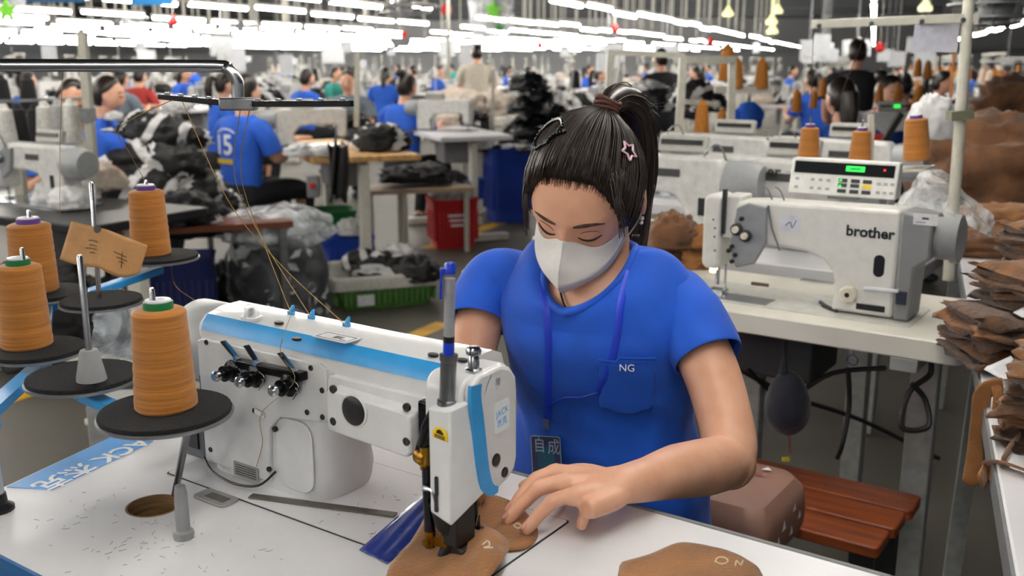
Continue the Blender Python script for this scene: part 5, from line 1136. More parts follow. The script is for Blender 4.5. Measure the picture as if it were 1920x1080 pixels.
def layered(name, label, cat, c, w_, d_, h, layers, seed, rz, mat, group=None, paper=None):
    """a tied bundle of cut pieces: wavy stacked sheets rolled at the front"""
    t = thing(name, label, cat, c, rz, group); rr_ = random.Random(seed)
    for L_ in range(layers):
        z0 = h * L_ / layers; z1 = h * (L_ + 1) / layers * .98; m_ = MB(); ox, oy = rr_.uniform(-.01, .01), rr_.uniform(-.01, .01); rings = []
        for q in range(25):
            a = q / 24; x = -w_ / 2 + w_ * a + ox; pinch = 1 - .45 * math.exp(-((a - .5) / .10) ** 2); row = []
            for j in range(22):
                b = 2 * pi * j / 22; yy = cos(b); zz = sin(b); e = .6
                y = (abs(yy) ** e) * (1 if yy > 0 else -1) * d_ / 2 * (1 + .30 * nz((a * 4, b * .4, L_ * 2), 1.6, seed)); z = (abs(zz) ** .8) * (1 if zz > 0 else -1)
                zc = (z0 + z1) / 2 + (h * .5 - (z0 + z1) / 2) * (1 - pinch) * .5; hh_ = (z1 - z0) / 2 * pinch * min(1, .45 + 5 * min(a, 1 - a)) ** .5 * (1 + .45 * nz((a * 6, b * 1.5, L_ * 3), 1.7, seed + 2))
                row.append(V((x + .022 * nz((a, b * 2, L_ * 2), 2, seed), y + oy, max(.001, zc + z * hh_ + .016 * nz((a * 3.5, yy, L_ * .6), 2.2, seed + 5)))))
            rings.append(row)
        m_.loft(rings); m_.build('cloth_layer', mat[L_ % len(mat)], t, smooth=180)
    m_ = MB(); m_.loft([[V((rr_.uniform(-.004, .004) + .012 * cos(a), cos(b) * d_ * .36, h * .5 + sin(b) * h * .40 + .001)) for a in (0, pi)] for b in [2 * pi * j / 20 for j in range(20)]], closed=True, cap=False); m_.build('tie_strip', M('black_cloth_tie', '15120f', .8), t, solid=.003)
    if paper:
        for (x, y, z, l_, w2, ry) in paper: m_ = MB().grid(lambda a, b: V((x + (a - .5) * l_, y + (b - .5) * w2, z + .02 * sin(a * 3) * ry)), 8, 4); m_.build('paper_slip', M('white_paper', 'dcdde0', .7), t, solid=.0008)
    return t
# ---------------------------------------------------------------- long white side table at the right, with brown bundles
e0 = PZ(1838, 700, TZ); e1 = PZ(1905, 1075, TZ); rd = (e0 - e1).normalized(); rp = V((rd.y, -rd.x, 0)); rzt = math.atan2(rd.y, rd.x) - pi / 2
def sd(a, b, z=0): return e1 + rd * a + rp * b + V((0, 0, z))     # along the table, across, up
srt = thing('side_table', 'long white laminate side table carrying brown bundles at the right photo edge', 'table', sd(0, 0, -TZ), rzt)
def tb(a0, a1, b0, b1, z0, z1): return MB().lo_hi((b0, a0, z0), (b1, a1, z1))
tb(-.12, 3.1, 0, .70, TZ - .03, TZ).build('tabletop', TABLEW, srt, bevel=.003)
tb(-.12, 3.1, -.004, 0, TZ - .035, TZ - .002).build('edge_strip', M('grey_rubber', '77797b', .6), srt)
for a in (.0, 1.3, 2.9):
    for b in (.03, .62): m = MB(); m.bar((b + .018, a, TZ - .03), (b + (.0 if b < .3 else .03), a + .06, .0), .036, .036); m.build('leg', LEGM, srt)
BUN1 = M('bundle_dark_brown', '55371f', .85, var=.25, scale=18, bump=.35, bscale=90, sheen=.2); BUN2 = M('bundle_brown', '74491f', .85, var=.2, scale=18, bump=.35, bscale=90, sheen=.2)
bundles = [((.80, .04, 0), .24, .18, .090, 5, 11, R(20), 'brown tied bundle, lowest of the three at the right edge'), ((.87, .08, .086), .23, .17, .072, 4, 12, R(38), 'brown tied bundle in the middle of the pile at the right edge'), ((.93, .10, .154), .19, .15, .070, 4, 13, R(25), 'rolled brown bundle on top of the pile at the right edge')]
for (a, b, z), w_, d_, h_, ly, sdv, rz_, lab in bundles:
    layered('fabric_bundle', lab, 'fabric bundle', sd(a, b + .04, z + .0015), w_, d_, h_, ly, sdv, rz_ + rzt, (BUN1, BUN2), 'tied brown bundles on the side table', paper=[(.0, -.045, h_ + .004, .10, .035, 1), (.06, -.05, h_ * .6, .05, .03, 1)])
layered('fabric_bundle', 'brown tied bundle half outside the photo below the sheet of paper', 'fabric bundle', sd(.46, .10, .0015), .22, .16, .10, 6, 21, R(80) + rzt, (BUN1, BUN2), 'tied brown bundles on the side table')
p = [PY(1845, 693, 1.47), PY(1895, 668, 1.50), PY(1945, 690, 1.47), PY(1935, 722, 1.42), PY(1880, 712, 1.43)]
pm = MB().grid(lambda a, b: (p[0].lerp(p[1], a * .5) if a < .5 else p[1].lerp(p[2], a - .5)) .lerp(p[4].lerp(p[3], a), b) + V((0, 0, .003 * sin(a * 6))), 10, 5).build('paper_sheet', M('white_paper', 'dcdde0', .7), solid=.001); tag(pm, 'white sheet of paper lying on the brown bundles at the right edge', 'paper')
for lab, pts, wd in (('wide brown fabric strap hanging off the left edge of the side table', [(1880, 725, 1.40), (1845, 735, 1.40), (1838, 780, 1.40), (1830, 850, 1.39), (1820, 912, 1.38)], .014), ('brown fabric strap curling over the side table towards the bottom right', [(1838, 905, 1.20), (1856, 876, 1.22), (1880, 868, 0), (1935, 886, 0)], .012), ('short brown strap dangling beside the sheet of paper', [(1868, 722, 1.40), (1872, 745, 1.39), (1868, 775, 1.39)], .008), ('narrow brown strap curling up to the lower bundle', [(1878, 868, 0), (1890, 845, 0), (1915, 818, 0)], .010), ('short dark brown strap end hanging by the table edge', [(1866, 872, 1.22), (1862, 898, 1.20), (1868, 922, 1.19)], .009)):
    P_, _ = spline([PY(*q) if q[2] else PZ(q[0], q[1], TZ + .007) for q in pts], 0, 5); m = MB().tube(P_, [(wd, .0016)] * (len(P_) - 1) + [(wd * .5, .001)], 8, up=(0, 1, 0)); tag(m.build('fabric_strap', BROWN, smooth=180), lab, 'strap', 'brown fabric straps on the side table')
# brown garments further along the side table
for (px, py, Y, r, sdv, lab) in ((1875, 345, 3.7, (.42, .34, .30), 31, 'large crumpled brown garment heap far along the side table'), (1890, 412, 3.0, (.26, .16, .075), 32, 'flat brown cloth in the middle of the side table'), (1870, 455, 2.62, (.22, .12, .06), 33, 'flat brown cloth nearest the bundles on the side table'), (1850, 262, 5.0, (.55, .40, .16), 34, 'brown cloth spread behind the large brown heap'), (1800, 240, 6.5, (.5, .35, .10), 35, 'brown cloth on a white table far right below the orange strap'), (1895, 225, 6.0, (.5, .4, .12), 36, 'brown cloth far right beside the beige post'), (1905, 205, 5.4, (.3, .2, .25), 37, 'tall brown cloth heap at the right photo edge')):
    q = PY(px, py, Y); z = TZ if q.z < TZ + .15 else q.z - r[2] * .3
    heap('garment_heap', lab, 'garment heap', (q.x, q.y, max(TZ, z)), r, sdv, BROWN, 'brown garments along the side table').data.materials[0] = DBROWN if sdv % 2 else BROWN
# brown bundles on the cream table at the left of the two-needle machine
for (px, py, r, sdv, lab) in ((1238, 498, (.085, .07, .075), 41, 'brown crumpled piece behind the woman\'s ponytail'), (1300, 500, (.075, .06, .06), 42, 'brown crumpled piece lying right against the machine head'), (1262, 470, (.08, .06, .085), 43, 'brown crumpled piece standing on the others by the machine head'), (1312, 440, (.06, .05, .05), 44, 'brown crumpled piece topmost by the machine head')):
    q = PZ(px, py, TZ) if sdv < 43 else PY(px, py, 2.42); heap('cut_fabric_piece', lab, 'fabric', (q.x, q.y, TZ + .001 if sdv < 43 else TZ + .055), r, sdv, DBROWN if sdv % 2 else BROWN, 'brown crumpled pieces on the cream table', fold=.9)
# ================================================================ background: workers, tables, machines, stands
def bake(o):
    dg = bpy.context.evaluated_depsgraph_get(); me = bpy.data.meshes.new_from_object(o.evaluated_get(dg), preserve_all_data_layers=True, depsgraph=dg); o.modifiers.clear(); o.data = me; return o
ORIG = {}
# ---- prototypes sit out in the hall until their first use moves them
def first_or_dup(proto, loc, rz, label, group=None, sc=None):
    if proto.name not in ORIG:
        ORIG[proto.name] = 1
        if proto.name not in KIDS: dup_probe(proto)
        proto.location = loc; proto.rotation_euler = (0, 0, rz); proto['label'] = label
        if group: proto['group'] = group
        if sc: proto.scale = (sc, sc, sc) if not isinstance(sc, tuple) else sc
        return proto
    o = dup(proto, loc, rz, label, group); o.scale = (1, 1, 1) if not sc else ((sc, sc, sc) if not isinstance(sc, tuple) else sc); return o
def dup_probe(root):
    kids = {}
    for o in bpy.data.objects:
        if o.parent: kids.setdefault(o.parent.name, []).append(o)
    def sub(o): return [(c, sub(c)) for c in kids.get(o.name, [])]
    KIDS[root.name] = sub(root)
def worker(shirt_mat, hairstyle='short', trous=DARKCLOTH, standing=False):
    """seated worker facing -y, hands forward on a table 0.78 m high; origin on the floor below the hips"""
    t = thing('person', 'worker', 'person'); z0 = .36 if standing else 0
    b = MB(); hz_ = 1.10 + z0
    b.ball((0, -.055, hz_), (.070, .088, .108), 20, 16, lambda d: 1 - (.22 * max(0, -d.z) ** 2 if d.y < .3 else .3 * max(0, -d.z)) + (.10 * math.exp(-((d.x / .16) ** 2 + ((d.z + .25) / .2) ** 2)) if d.y < 0 else 0))
    for s in (-1, 1): b.ball((s * .069, -.045, hz_ - .005), (.008, .016, .026), 8, 8)
    b.tube([(0, .0, .90 + z0), (0, -.015, .98 + z0), (0, -.04, 1.06 + z0)], [.07, .048, .05], 14)
    for s in (-1, 1):
        b.tube([(s * .13, .0, .92 + z0), (s * .185, -.01, .885 + z0), (s * .215, -.05, .74 + z0), (s * .205, -.13, .72 + z0 * .6), (s * .13, -.30, .80 + z0 * .2), (s * .10, -.36, .815 + z0 * .2)], [.04, .045, .036, .036, .027, .022], 12, sub=3)
        h0 = V((s * .10, -.36, .815 + z0 * .2)); b.tube([h0, h0 + V((-s * .01, -.05, .003)), h0 + V((-s * .015, -.08, -.004))], [(.026, .016), (.036, .014), (.034, .011)], 10)
        for k in range(4): a = h0 + V((-s * .015 + (k - 1.5) * .018, -.075, 0)); b.tube([a, a + V((0, -.03, .004)), a + V((0, -.055 + abs(k - 1.5) * .006, -.010))], [.0088, .008, .0065], 8)
        a = h0 + V((-s * .032, -.03, 0)); b.tube([a, a + V((-s * .018, -.03, -.004)), a + V((-s * .02, -.05, -.010))], [.010, .0095, .007], 8)
    b.loft([[V((sin(a) * w_, y - cos(a) * d_, z + z0)) for a in [2 * pi * j / 20 for j in range(20)]] for z, w_, d_, y in ((.44, .13, .09, .03), (.7, .12, .08, .02), (.9, .14, .08, 0), (.95, .06, .05, 0))])
    for s in (-1, 1): b.tube([(s * .08, .03, .50 + z0), (s * .09, .02, .84), (s * .10, .0, .48), (s * .10, 0, .05)] if standing else [(s * .07, .03, .56), (s * .09, .02, .49), (s * .11, -.20, .50), (s * .11, -.37, .45), (s * .10, -.33, .05)], [.05, .05, .045, .035] if standing else [.05, .05, .05, .045, .035], 10, sub=2)
    bake(b.build('body', SKIN, t, smooth=180, remesh=.0055, sm=3))
    m = MB(); RG = ((.40, .155, .112, .03), (.55, .150, .11, .03), (.70, .145, .105, .02), (.82, .165, .11, .01), (.90, .180, .10, .0), (.945, .160, .085, 0), (.972, .10, .072, -.004), (.975, .066, .062, -.008))
    m.loft([[V((sin(a) * (w_ + .006 * nz((sin(a), cos(a), z * 3), 3, 5)), y - cos(a) * (d_ + .01 * nz((sin(a), cos(a), z * 4), 2.5, 1)), z + z0)) for a in [2 * pi * j / 28 for j in range(28)]] for z, w_, d_, y in RG], cap=False)
    for s in (-1, 1): m.tube([(s * .10, 0, .905 + z0), (s * .165, -.003, .895 + z0), (s * .205, -.02, .83 + z0), (s * .222, -.045, .75 + z0)], [.055, .062, .060, .062], 18, sub=3, cap=False)
    bake(m.build('t_shirt', shirt_mat, t, smooth=180, solid=.003, subd=1))
    m = MB(); m.loft([[V((sin(a) * w_, .04 - cos(a) * d_, z)) for a in [2 * pi * j / 20 for j in range(20)]] for z, w_, d_ in ((.40 + z0 * .9, .15, .12), (.46 + z0, .17, .13), (.56 + z0, .15, .11))])
    for s in (-1, 1):
        if standing: m.tube([(s * .09, .03, .84), (s * .10, .0, .48), (s * .10, .0, .07)], [.088, .062, .05], 14, sub=3)
        else: m.tube([(s * .09, .03, .48), (s * .11, -.20, .50), (s * .11, -.36, .48), (s * .11, -.40, .40), (s * .10, -.33, .08)], [.085, .078, .065, .058, .048], 14, sub=3)
    bake(m.build('trousers', trous, t, smooth=180, remesh=.012, sm=2))
    for s in (-1, 1): y = -.36 + (.34 if standing else 0); MB().ball((s * .10, y, .036), (.045, .12, .036), 12, 8).build('shoe', M('black_shoe', '18181a', .5), t, smooth=180)
    for s in (-1, 1): MB().tube([(s * .045, -.122, hz_ - .004), (s * .031, -.134, hz_ - .007), (s * .016, -.137, hz_ - .004)], .0035, 6, sub=3).build('eye', M('lash_black', '18100d', .6), t); MB().tube([(s * .05, -.118, hz_ + .016), (s * .033, -.132, hz_ + .022), (s * .014, -.137, hz_ + .018)], .003, 6, sub=3).build('eyebrow', M('lash_black', '18100d', .6), t)
    h = MB(); c = V((0, -.048, hz_ + .012))
    h.ball(c, (.079, .096, .112), 22, 18, lambda d: (1 if (d.z > .38 - .75 * (d.y + .4) and d.z > -.62) or d.y > .25 and d.z > -.7 else .80))
    if hairstyle == 'bun': h.ball((0, .035, hz_ + .115), (.04, .04, .036), 14, 10, lambda d: 1 + .1 * nz(d, 4, 1))
    if hairstyle == 'tail': h.tube([(0, .04, hz_ + .06), (0, .085, hz_ + .05), (0, .10, hz_ - .05), (0, .085, hz_ - .20)], [.02, .032, .036, .012], 12, sub=3)
    if hairstyle == 'long': h.tube([(0, .02, hz_ + .03), (0, .045, hz_ - .06), (0, .055, hz_ - .18)], [(.075, .05), (.075, .04), (.05, .02)], 14, sub=3)
    h.build('hair', HAIRM, t, smooth=60)
    if hairstyle == 'cap':
        m = MB(); m.ball((0, -.05, hz_ + .04), (.085, .10, .09), 20, 12, lambda d: 1 if d.z > -.1 else .9); m.prism([(.07 * sin(a), -.12 - .08 * cos(a)) for a in [(-1.3 + 2.6 * k / 10) for k in range(11)]], (0, 0, hz_ + .045), (1, 0, 0), (0, 1, 0), (0, 0, 1), .008); m.build('cap', M('orange_cap', 'c8552e', .8), t, smooth=60)
    return t
RED = M('red_cotton', 'b03634', .8); BLKT = M('black_cotton', '191a1e', .8); GREYT = M('grey_cotton', '6f7a86', .8); CRT2 = M('cream_cotton', 'cfc6b6', .8); TEAL = M('teal_cotton', '2a8f86', .8)
W_bun = worker(SHIRT2, 'bun'); W_short = worker(SHIRT2, 'short'); W_tail = worker(SHIRT2, 'tail'); W_long = worker(SHIRT2, 'long')
W_red = worker(RED, 'short'); W_blk = worker(BLKT, 'short', standing=True); W_cap = worker(SHIRT2, 'cap'); W_cream = worker(CRT2, 'short', standing=True); W_grey = worker(GREYT, 'bun'); W_teal = worker(TEAL, 'short')
def face(deg): return R(deg)      # 0 faces the camera, 180 faces away, 90 faces right
def put(proto, px, Y, deg, label, sc=1, group=None):
    x = (px - 960) / F * Y * .985; return first_or_dup(proto, (x, Y, 0), R(deg), label, group, sc)
man = put(W_short, 452, 6.25, 145, 'worker in blue t-shirt with 15 printed on the back, seated at the wood-edged table', 1.0)
# printed number on his back
dup_probe(man)
def onback(m_):
    m_.v = [(x, .016 + .112 * math.sqrt(max(.05, 1 - (x / .185) ** 2)) + .014, z) for x, y, z in m_.v]; return m_
m = onback(MB().text('15', (.02, .142, .745), (-1, 0, 0), (0, 0, 1), .17, .001, 'CENTER', bold=.003)); m.build('back_number', M('white_print', 'f2f4f6', .5), man, smooth=0)
m = onback(MB().grid(lambda a, b: V((.095 - .15 * a, .1, .685 + .03 * b)), 8, 2)); m.build('yellow_print_bar', M('yellow_print2', 'e6c22e', .5), man); m = MB(); m.tube([(.075, .128, .875), (.03, .134, .895), (-.03, .134, .895), (-.075, .128, .875)], .005, 5, sub=3); m.build('curved_print', M('white_print', 'f2f4f6', .5), man)
put(W_bun, 757, 7.9, 150, 'worker in blue t-shirt with a hair bun, back turned, seated beyond the wood-edged table')
put(W_tail, 138, 4.9, 25, 'dark-haired worker bending towards the camera behind the grey-white cones')
put(W_short, 188, 6.0, 100, 'worker in blue t-shirt turned right behind the striped garment pile at left')
put(W_tail, 415, 8.6, 120, 'worker in blue t-shirt half hidden behind the man with the number on his back')
put(W_short, 572, 11.5, 140, 'worker in blue t-shirt seated far behind the guide bar')
put(W_grey, 655, 10.0, 0, 'worker in grey top facing the camera beyond the dark hanging garments')
put(W_long, 722, 14.5, 170, 'small far worker in blue t-shirt left of the bun-haired worker')
put(W_bun, 45, 9.8, 140, 'far worker in blue t-shirt at the upper left photo edge')
put(W_teal, 665, 17.5, 160, 'far worker in teal top in the middle distance')
put(W_red, 262, 13.0, 160, 'far worker in red top below the steel tube')
put(W_grey, 225, 11.0, 160, 'far worker in grey top below the steel tube')
put(W_long, 1584, 5.3, 190, 'worker in blue t-shirt with long dark hair, back turned, behind the control panel')
put(W_blk, 1600, 7.6, 160, 'person in black shirt standing beyond the long-haired worker at right', .93)
put(W_bun, 1655, 6.2, 20, 'worker facing the camera right of the long-haired worker')
put(W_red, 1692, 8.2, 170, 'worker in red top far right beyond the thread stand')
put(W_cap, 1888, 6.8, 160, 'worker in blue t-shirt and orange cap at the far right edge')
put(W_blk, 1240, 9.8, 200, 'person in black shirt standing behind the woman\'s ponytail', .90)
put(W_cream, 895, 12.5, 180, 'person in cream top standing behind the cream cloth heaps', .95)
put(W_tail, 1525, 10.5, 200, 'far worker in dark blue behind the left end of the cross bar')

# ---- tables
def table_proto(topm, nm='sewing_table', L_=1.15, D_=.55):
    t = thing(nm, 'table', 'table'); MB().box((0, 0, .762), (L_, D_, .036)).build('tabletop', topm, t, bevel=.006)
    for s in (-1, 1):
        MB().box((s * (L_ / 2 - .10), 0, .38), (.07, .05, .70)).build('leg', CREAM, t, bevel=.004); MB().box((s * (L_ / 2 - .10), 0, .03), (.075, D_ * .95, .05)).build('foot_rail', CREAM, t, bevel=.004)
    MB().box((0, .05, .15), (L_ - .2, .04, .05)).build('cross_beam', CREAM, t)
    MB().box((-.05, 0, .64), (.22, .2, .2)).build('drive_box', GREYP, t, bevel=.01)
    return t
T_white = table_proto(TABLEW); T_wood = table_proto(WOOD); T_black = table_proto(M('black_laminate', '1b1b1d', .4))
def mach_proto(label=True):
    t = thing('sewing_machine', 'machine', 'sewing machine'); z = .781
    MB().box((.02, 0, z + .005), (.52, .18, .01)).build('bed_plate', STEEL, t)
    sil = [(.10, .01), (.11, .08), (.07, .125), (.0, .135), (-.16, .135), (-.165, .06), (-.215, .06), (-.22, .225), (-.19, .24), (.20, .235), (.22, .21), (.22, .01)]
    MB().prism(sil, (0, .045, z), (1, 0, 0), (0, 0, 1), (0, -1, 0), .09).build('arm', WHITE, t, bevel=.010)
    MB().lathe((.22, 0, z + .17), (1, 0, 0), [(.06, 0), (.062, .06), (.05, .10)], 18).build('motor', M('machine_grey', '9a9da0', .4), t)
    m = MB(); m.cyl((-.19, 0, z + .012), (-.19, 0, z + .07), .006, n=8); m.box((-.19, 0, z + .015), (.04, .03, .008)); m.build('needle_foot', STEEL, t)
    MB().lathe((-.13, -.045, z + .18), (0, -1, 0), [(.02, 0), (.02, .02), (.01, .03)], 14).build('tension_dial', DSTEEL, t)
    o_ = MB().box((.06, .04, z + .265), (.15, .03, .05), rx=-.25).build('control_box', M('box_grey', 'b4b4ae', .5), t, bevel=.006); MB().box((.06, .022, z + .272), (.13, .004, .014), rx=-.25).build('display', BLACK, o_)
    MB().prism([(-.15, .15), (-.15, .22), (-.06, .22), (-.08, .13), (-.13, .10)], (0, -.046, z), (1, 0, 0), (0, 0, 1), (0, -1, 0), .012).build('tension_plate', M('tension_grey', '85888c', .45), t)
    MB().box((-.205, -.047, z + .19), (.012, .006, .09)).build('lever_slot', BLACK, t); MB().box((.16, -.046, z + .10), (.02, .004, .05)).build('oil_window', BLACK, t); MB().box((.05, -.046, z + .19), (.08, .003, .022)).build('name_plate', M('dark_print', '3a3a3a', .6), t)
    m = MB().tube([(-.10, -.05, z + .22), (-.12, -.06, z + .27), (-.16, -.06, z + .25), (-.18, -.05, z + .18)], .003, 5, sub=3); m.build('wire_guide', DSTEEL, t)
    return t
MC = mach_proto()
def stand_proto():
    t = thing('thread_stand', 'stand', 'thread stand'); z = .781
    MB().cyl((0, 0, z), (0, 0, z + .62), .011, n=10).build('post', BEIGE, t); MB().box((-.12, 0, z + .60), (.36, .012, .02)).build('cross_bar', BEIGE, t)
    MB().box((-.12, 0, z + .25), (.38, .11, .006)).build('tray', BEIGE, t); m = MB(); m.box((-.12, .02, z + .52), (.34, .01, .01)); m.build('guide_bar', DSTEEL, t)
    return t
SP_ = stand_proto()
def cone_proto(nm, matn, col):
    o = MB().lathe((0, 0, 0), (0, 0, 1), [(.042, 0), (.044, .004), (.030, .155), (.020, .16), (.012, .18)], 16); m_ = M(matn, col, .8, var=.08, scale=60); o = o.build(nm, m_, smooth=40); return tag(o, 'cone', 'thread cone')
C_w = cone_proto('thread_cone', 'white_thread', 'd2d1cc'); C_b = cone_proto('thread_cone', 'black_thread', '17171a'); C_o = cone_proto('thread_cone', 'brown_thread2', 'b5732a'); C_g = cone_proto('thread_cone', 'grey_thread', 'a9aaa8')
# striped cloth, beige cloth, white cloth heap prototypes
def stripes():
    m = bpy.data.materials.new('striped_cloth'); m.use_nodes = True; nt = m.node_tree; L2 = nt.links; b = nt.nodes['Principled BSDF']; tc = nt.nodes.new('ShaderNodeTexCoord')
    wv = nt.nodes.new('ShaderNodeTexWave'); wv.inputs['Scale'].default_value = 2.6; wv.inputs['Distortion'].default_value = 5; wv.inputs['Detail'].default_value = 2; wv.inputs['Detail Scale'].default_value = .7; wv.bands_direction = 'DIAGONAL'
    L2.new(tc.outputs['Object'], wv.inputs['Vector']); cr_ = nt.nodes.new('ShaderNodeValToRGB'); cr_.color_ramp.interpolation = 'CONSTANT'; cr_.color_ramp.elements[0].color = lin('0c0c0e'); cr_.color_ramp.elements[1].position = .78; cr_.color_ramp.elements[1].color = lin('d6d6d6')
    L2.new(wv.outputs['Fac'], cr_.inputs[0]); L2.new(cr_.outputs[0], b.inputs['Base Color']); b.inputs['Roughness'].default_value = .65
    n2 = nt.nodes.new('ShaderNodeTexNoise'); n2.inputs['Scale'].default_value = 16; bp = nt.nodes.new('ShaderNodeBump'); bp.inputs['Strength'].default_value = .5; bp.inputs['Distance'].default_value = .02; L2.new(tc.outputs['Object'], n2.inputs['Vector']); L2.new(n2.outputs[0], bp.inputs['Height']); L2.new(bp.outputs[0], b.inputs['Normal'])
    return m
STR = stripes(); MATS['striped_cloth'] = STR
BEIGEC = M('beige_cloth', 'cdbfb0', .85, var=.08, bump=.4, bscale=20); BPL = M('black_bag_plastic', '0f1013', .22, var=.3, scale=9, bump=.9, bscale=14)
def hp(nm, seed, mat, r=(.24, .20, .15), fold=1.2): 
    o = crumple((0, 0, 0), r, seed, mat, fold=fold, n=34, k=22).build(nm, mat, smooth=180); return tag(o, 'heap', 'garment')
H_s = [hp('garment', 51 + i, STR) for i in range(3)]; H_w = [hp('garment', 61 + i, WHTCLOTH) for i in range(2)]; H_b = [hp('garment', 71 + i, BLKCLOTH) for i in range(2)]; H_c = [hp('garment', 81, BEIGEC)]; H_o = [hp('garment', 91, BROWN)]; H_p = [hp('filled_bag', 95, BPL)]
def drop(protos, c, label, group, sc=1, rz=None, i=[0]):
    i[0] += 1; return first_or_dup(protos[i[0] % len(protos)], c, rz if rz is not None else random.uniform(0, 6.28), label, group, sc)
# ---- striped garment pile at left: each garment its own
base = thing('garment_rack', 'low black trolley under the striped garment pile at left', 'trolley', PY(300, 400, 5.0).to_2d().to_3d(), .3)
MB().box((0, 0, .50), (.95, .6, .04)).build('platform', BLACK, base, bevel=.005)
for sx in (-.42, .42):
    for sy in (-.25, .25): MB().box((sx, sy, .24), (.04, .04, .48)).build('leg', DSTEEL, base)
gp = [(235, 385, 4.9, 1.3, .55), (330, 385, 4.9, 1.35, .55), (380, 380, 5.2, 1.1, .55), (215, 330, 5.0, 1.1, 0), (280, 335, 4.9, 1.2, 0), (345, 335, 5.0, 1.1, 0), (250, 285, 5.0, 1.15, 0), (315, 285, 5.0, 1.1, 0), (225, 262, 5.1, .9, 0), (300, 235, 5.1, .95, 0), (340, 250, 5.2, .8, 0), (265, 222, 5.2, .7, 0)]
gl = ['right end of the bottom row', 'top']
for i, (x, y, Y, s, _) in enumerate(gp):
    p = PY(x, y, Y); drop(H_b if i < 3 else H_s, (p.x, p.y, p.z - .10 * s), 'crumpled %s garment in the tall pile left of the man with printed back' % ('black' if i < 3 else 'striped'), 'garments in the tall left pile', s)
for (x, y, Y, mats, s, lab) in ((345, 395, 4.6, H_b, .9, 'black garment lying on the low bench in front of the striped pile'), (385, 408, 4.7, H_w, .5, 'white scrap at the edge of the low bench'), (415, 378, 5.3, H_s, .7, 'striped garment beside the seated man'), (330, 190, 5.5, H_w, .4, 'white scrap on top of the striped pile'), (215, 208, 5.9, H_w, .3, 'small pale scrap behind the striped pile')):
    p = PY(x, y, Y); drop(mats, (p.x, p.y, p.z - .05), lab, None, s)
# low bench in front
p = PY(370, 412, 4.7); lb = thing('low_bench', 'low brown bench with black garments in front of the seated man', 'bench', (p.x, p.y, 0), .35)
MB().box((0, 0, p.z - .02), (.85, .34, .03)).build('seat', M('red_brown_wood', '6f3a22', .5), lb)
for sx in (-.38, .38):
    for sy in (-.13, .13): MB().box((sx, sy, (p.z - .035) / 2), (.035, .035, p.z - .035)).build('leg', DSTEEL, lb)
# ---- left station: machine, black table, stand with grey-white and black cones
tl_ = PY(95, 385, 3.9); t_ = first_or_dup(T_black, (tl_.x, tl_.y, tl_.z - .78), R(-30), 'black-topped table at the left edge under the white machine'); 
mcl = first_or_dup(MC, (PY(60, 360, 3.9).x, 3.95, tl_.z - .78), R(-30), 'white machine on the black-topped table at the left edge', 'background sewing machines')
MB().box((-.05, -.01, .781 + .27), (.30, .1, .03)).build('blue_cover', M('pale_blue_cloth', '8fa9cc', .7), mcl) if False else None
p = PY(120, 275, 4.2); stl_ = thing('thread_stand', 'beige thread rack with grey-white cones and a tall leaning post at the left', 'thread stand', (p.x, p.y, 0))
a, b = PY(154, 60, 4.1), PY(182, 400, 4.1); MB().bar(a, b, .040, .030).build('post', BEIGE, stl_, world=True); MB().bar(PY(0, 300, 4.1), PY(175, 272, 4.15), .05, .03).build('tray', BEIGE, stl_, world=True); MB().bar(PY(-10, 190, 4.2), PY(160, 185, 4.2), .012).build('guide_bar', DSTEEL, stl_, world=True); MB().box(PY(165, 215, 4.08), (.05, .05, .05)).build('clamp', DSTEEL, stl_, world=True)
MB().bar((p.x - .2, p.y, 0), (p.x - .2, p.y, p.z - .02), .04).build('support', BEIGE, stl_, world=True)
for (x, y, Y, c, lab) in ((90, 272, 4.15, C_w, 'grey-white thread cone leftmost of three on the left rack'), (115, 270, 4.15, C_g, 'grey-white thread cone middle of three on the left rack'), (138, 268, 4.15, C_w, 'grey-white thread cone next to the leaning post'), (40, 278, 4.1, C_b, 'black thread cone standing left of the grey-white cones'), (72, 275, 4.3, C_b, 'black thread cone right behind the leftmost rack cones'), (57, 212, 4.8, C_b, 'black thread cone on a far rack above the left rack'), (8, 215, 4.6, C_b, 'black thread cone at the left photo edge'), (15, 280, 4.0, C_w, 'white thread cone at the left photo edge')):
    q = PY(x, y, Y); first_or_dup(c, q, 0, lab, 'thread cones on the left rack', 1.0)
for (x, y, Y, s, pr, lab) in ((120, 345, 4.0, .7, H_w, 'white plastic-wrapped cloth on the black-topped table'), (165, 320, 4.2, .8, H_c, 'beige cloth leaning against the rack post'), (130, 350, 3.8, .5, H_w, 'small white cloth in front of the beige cloth at left')):
    q = PY(x, y, Y); drop(pr, (q.x, q.y, q.z - .08), lab, None, s)
# ---- wood-edged table with machine, hanging black garment, heap
wc = PY(660, 305, 5.75); rzw = R(-60); tw = first_or_dup(T_wood, (PY(645, 310, 6.25).x, 6.25, 0), R(-69), 'wood-topped sewing table in front of the man with the printed back', None, (1.15, 1.15, 1))
first_or_dup(MC, (PY(580, 290, 6.2).x, 6.3, 0), R(-165), 'silver-white machine on the wood-topped table', 'background sewing machines')
for (x, y, Y, s, pr, lab) in ((716, 283, 6.0, .95, H_s, 'striped garment heap at the right end of the wood-topped table'), (700, 255, 6.1, .8, H_s, 'striped garment on top of the heap on the wood-topped table'), (560, 285, 5.6, .45, H_w, 'white cloth under the machine on the wood-topped table'), (605, 283, 5.6, .4, H_w, 'white scrap on the wood-topped table'), (660, 225, 6.6, .7, H_b, 'black garment hung behind the wood-topped table'), (520, 255, 6.4, .45, H_s, 'striped cloth in the hands of the man with the printed back')):
    q = PY(x, y, Y); drop(pr, (q.x, q.y, max(.785, q.z - .05)), lab, None, s)
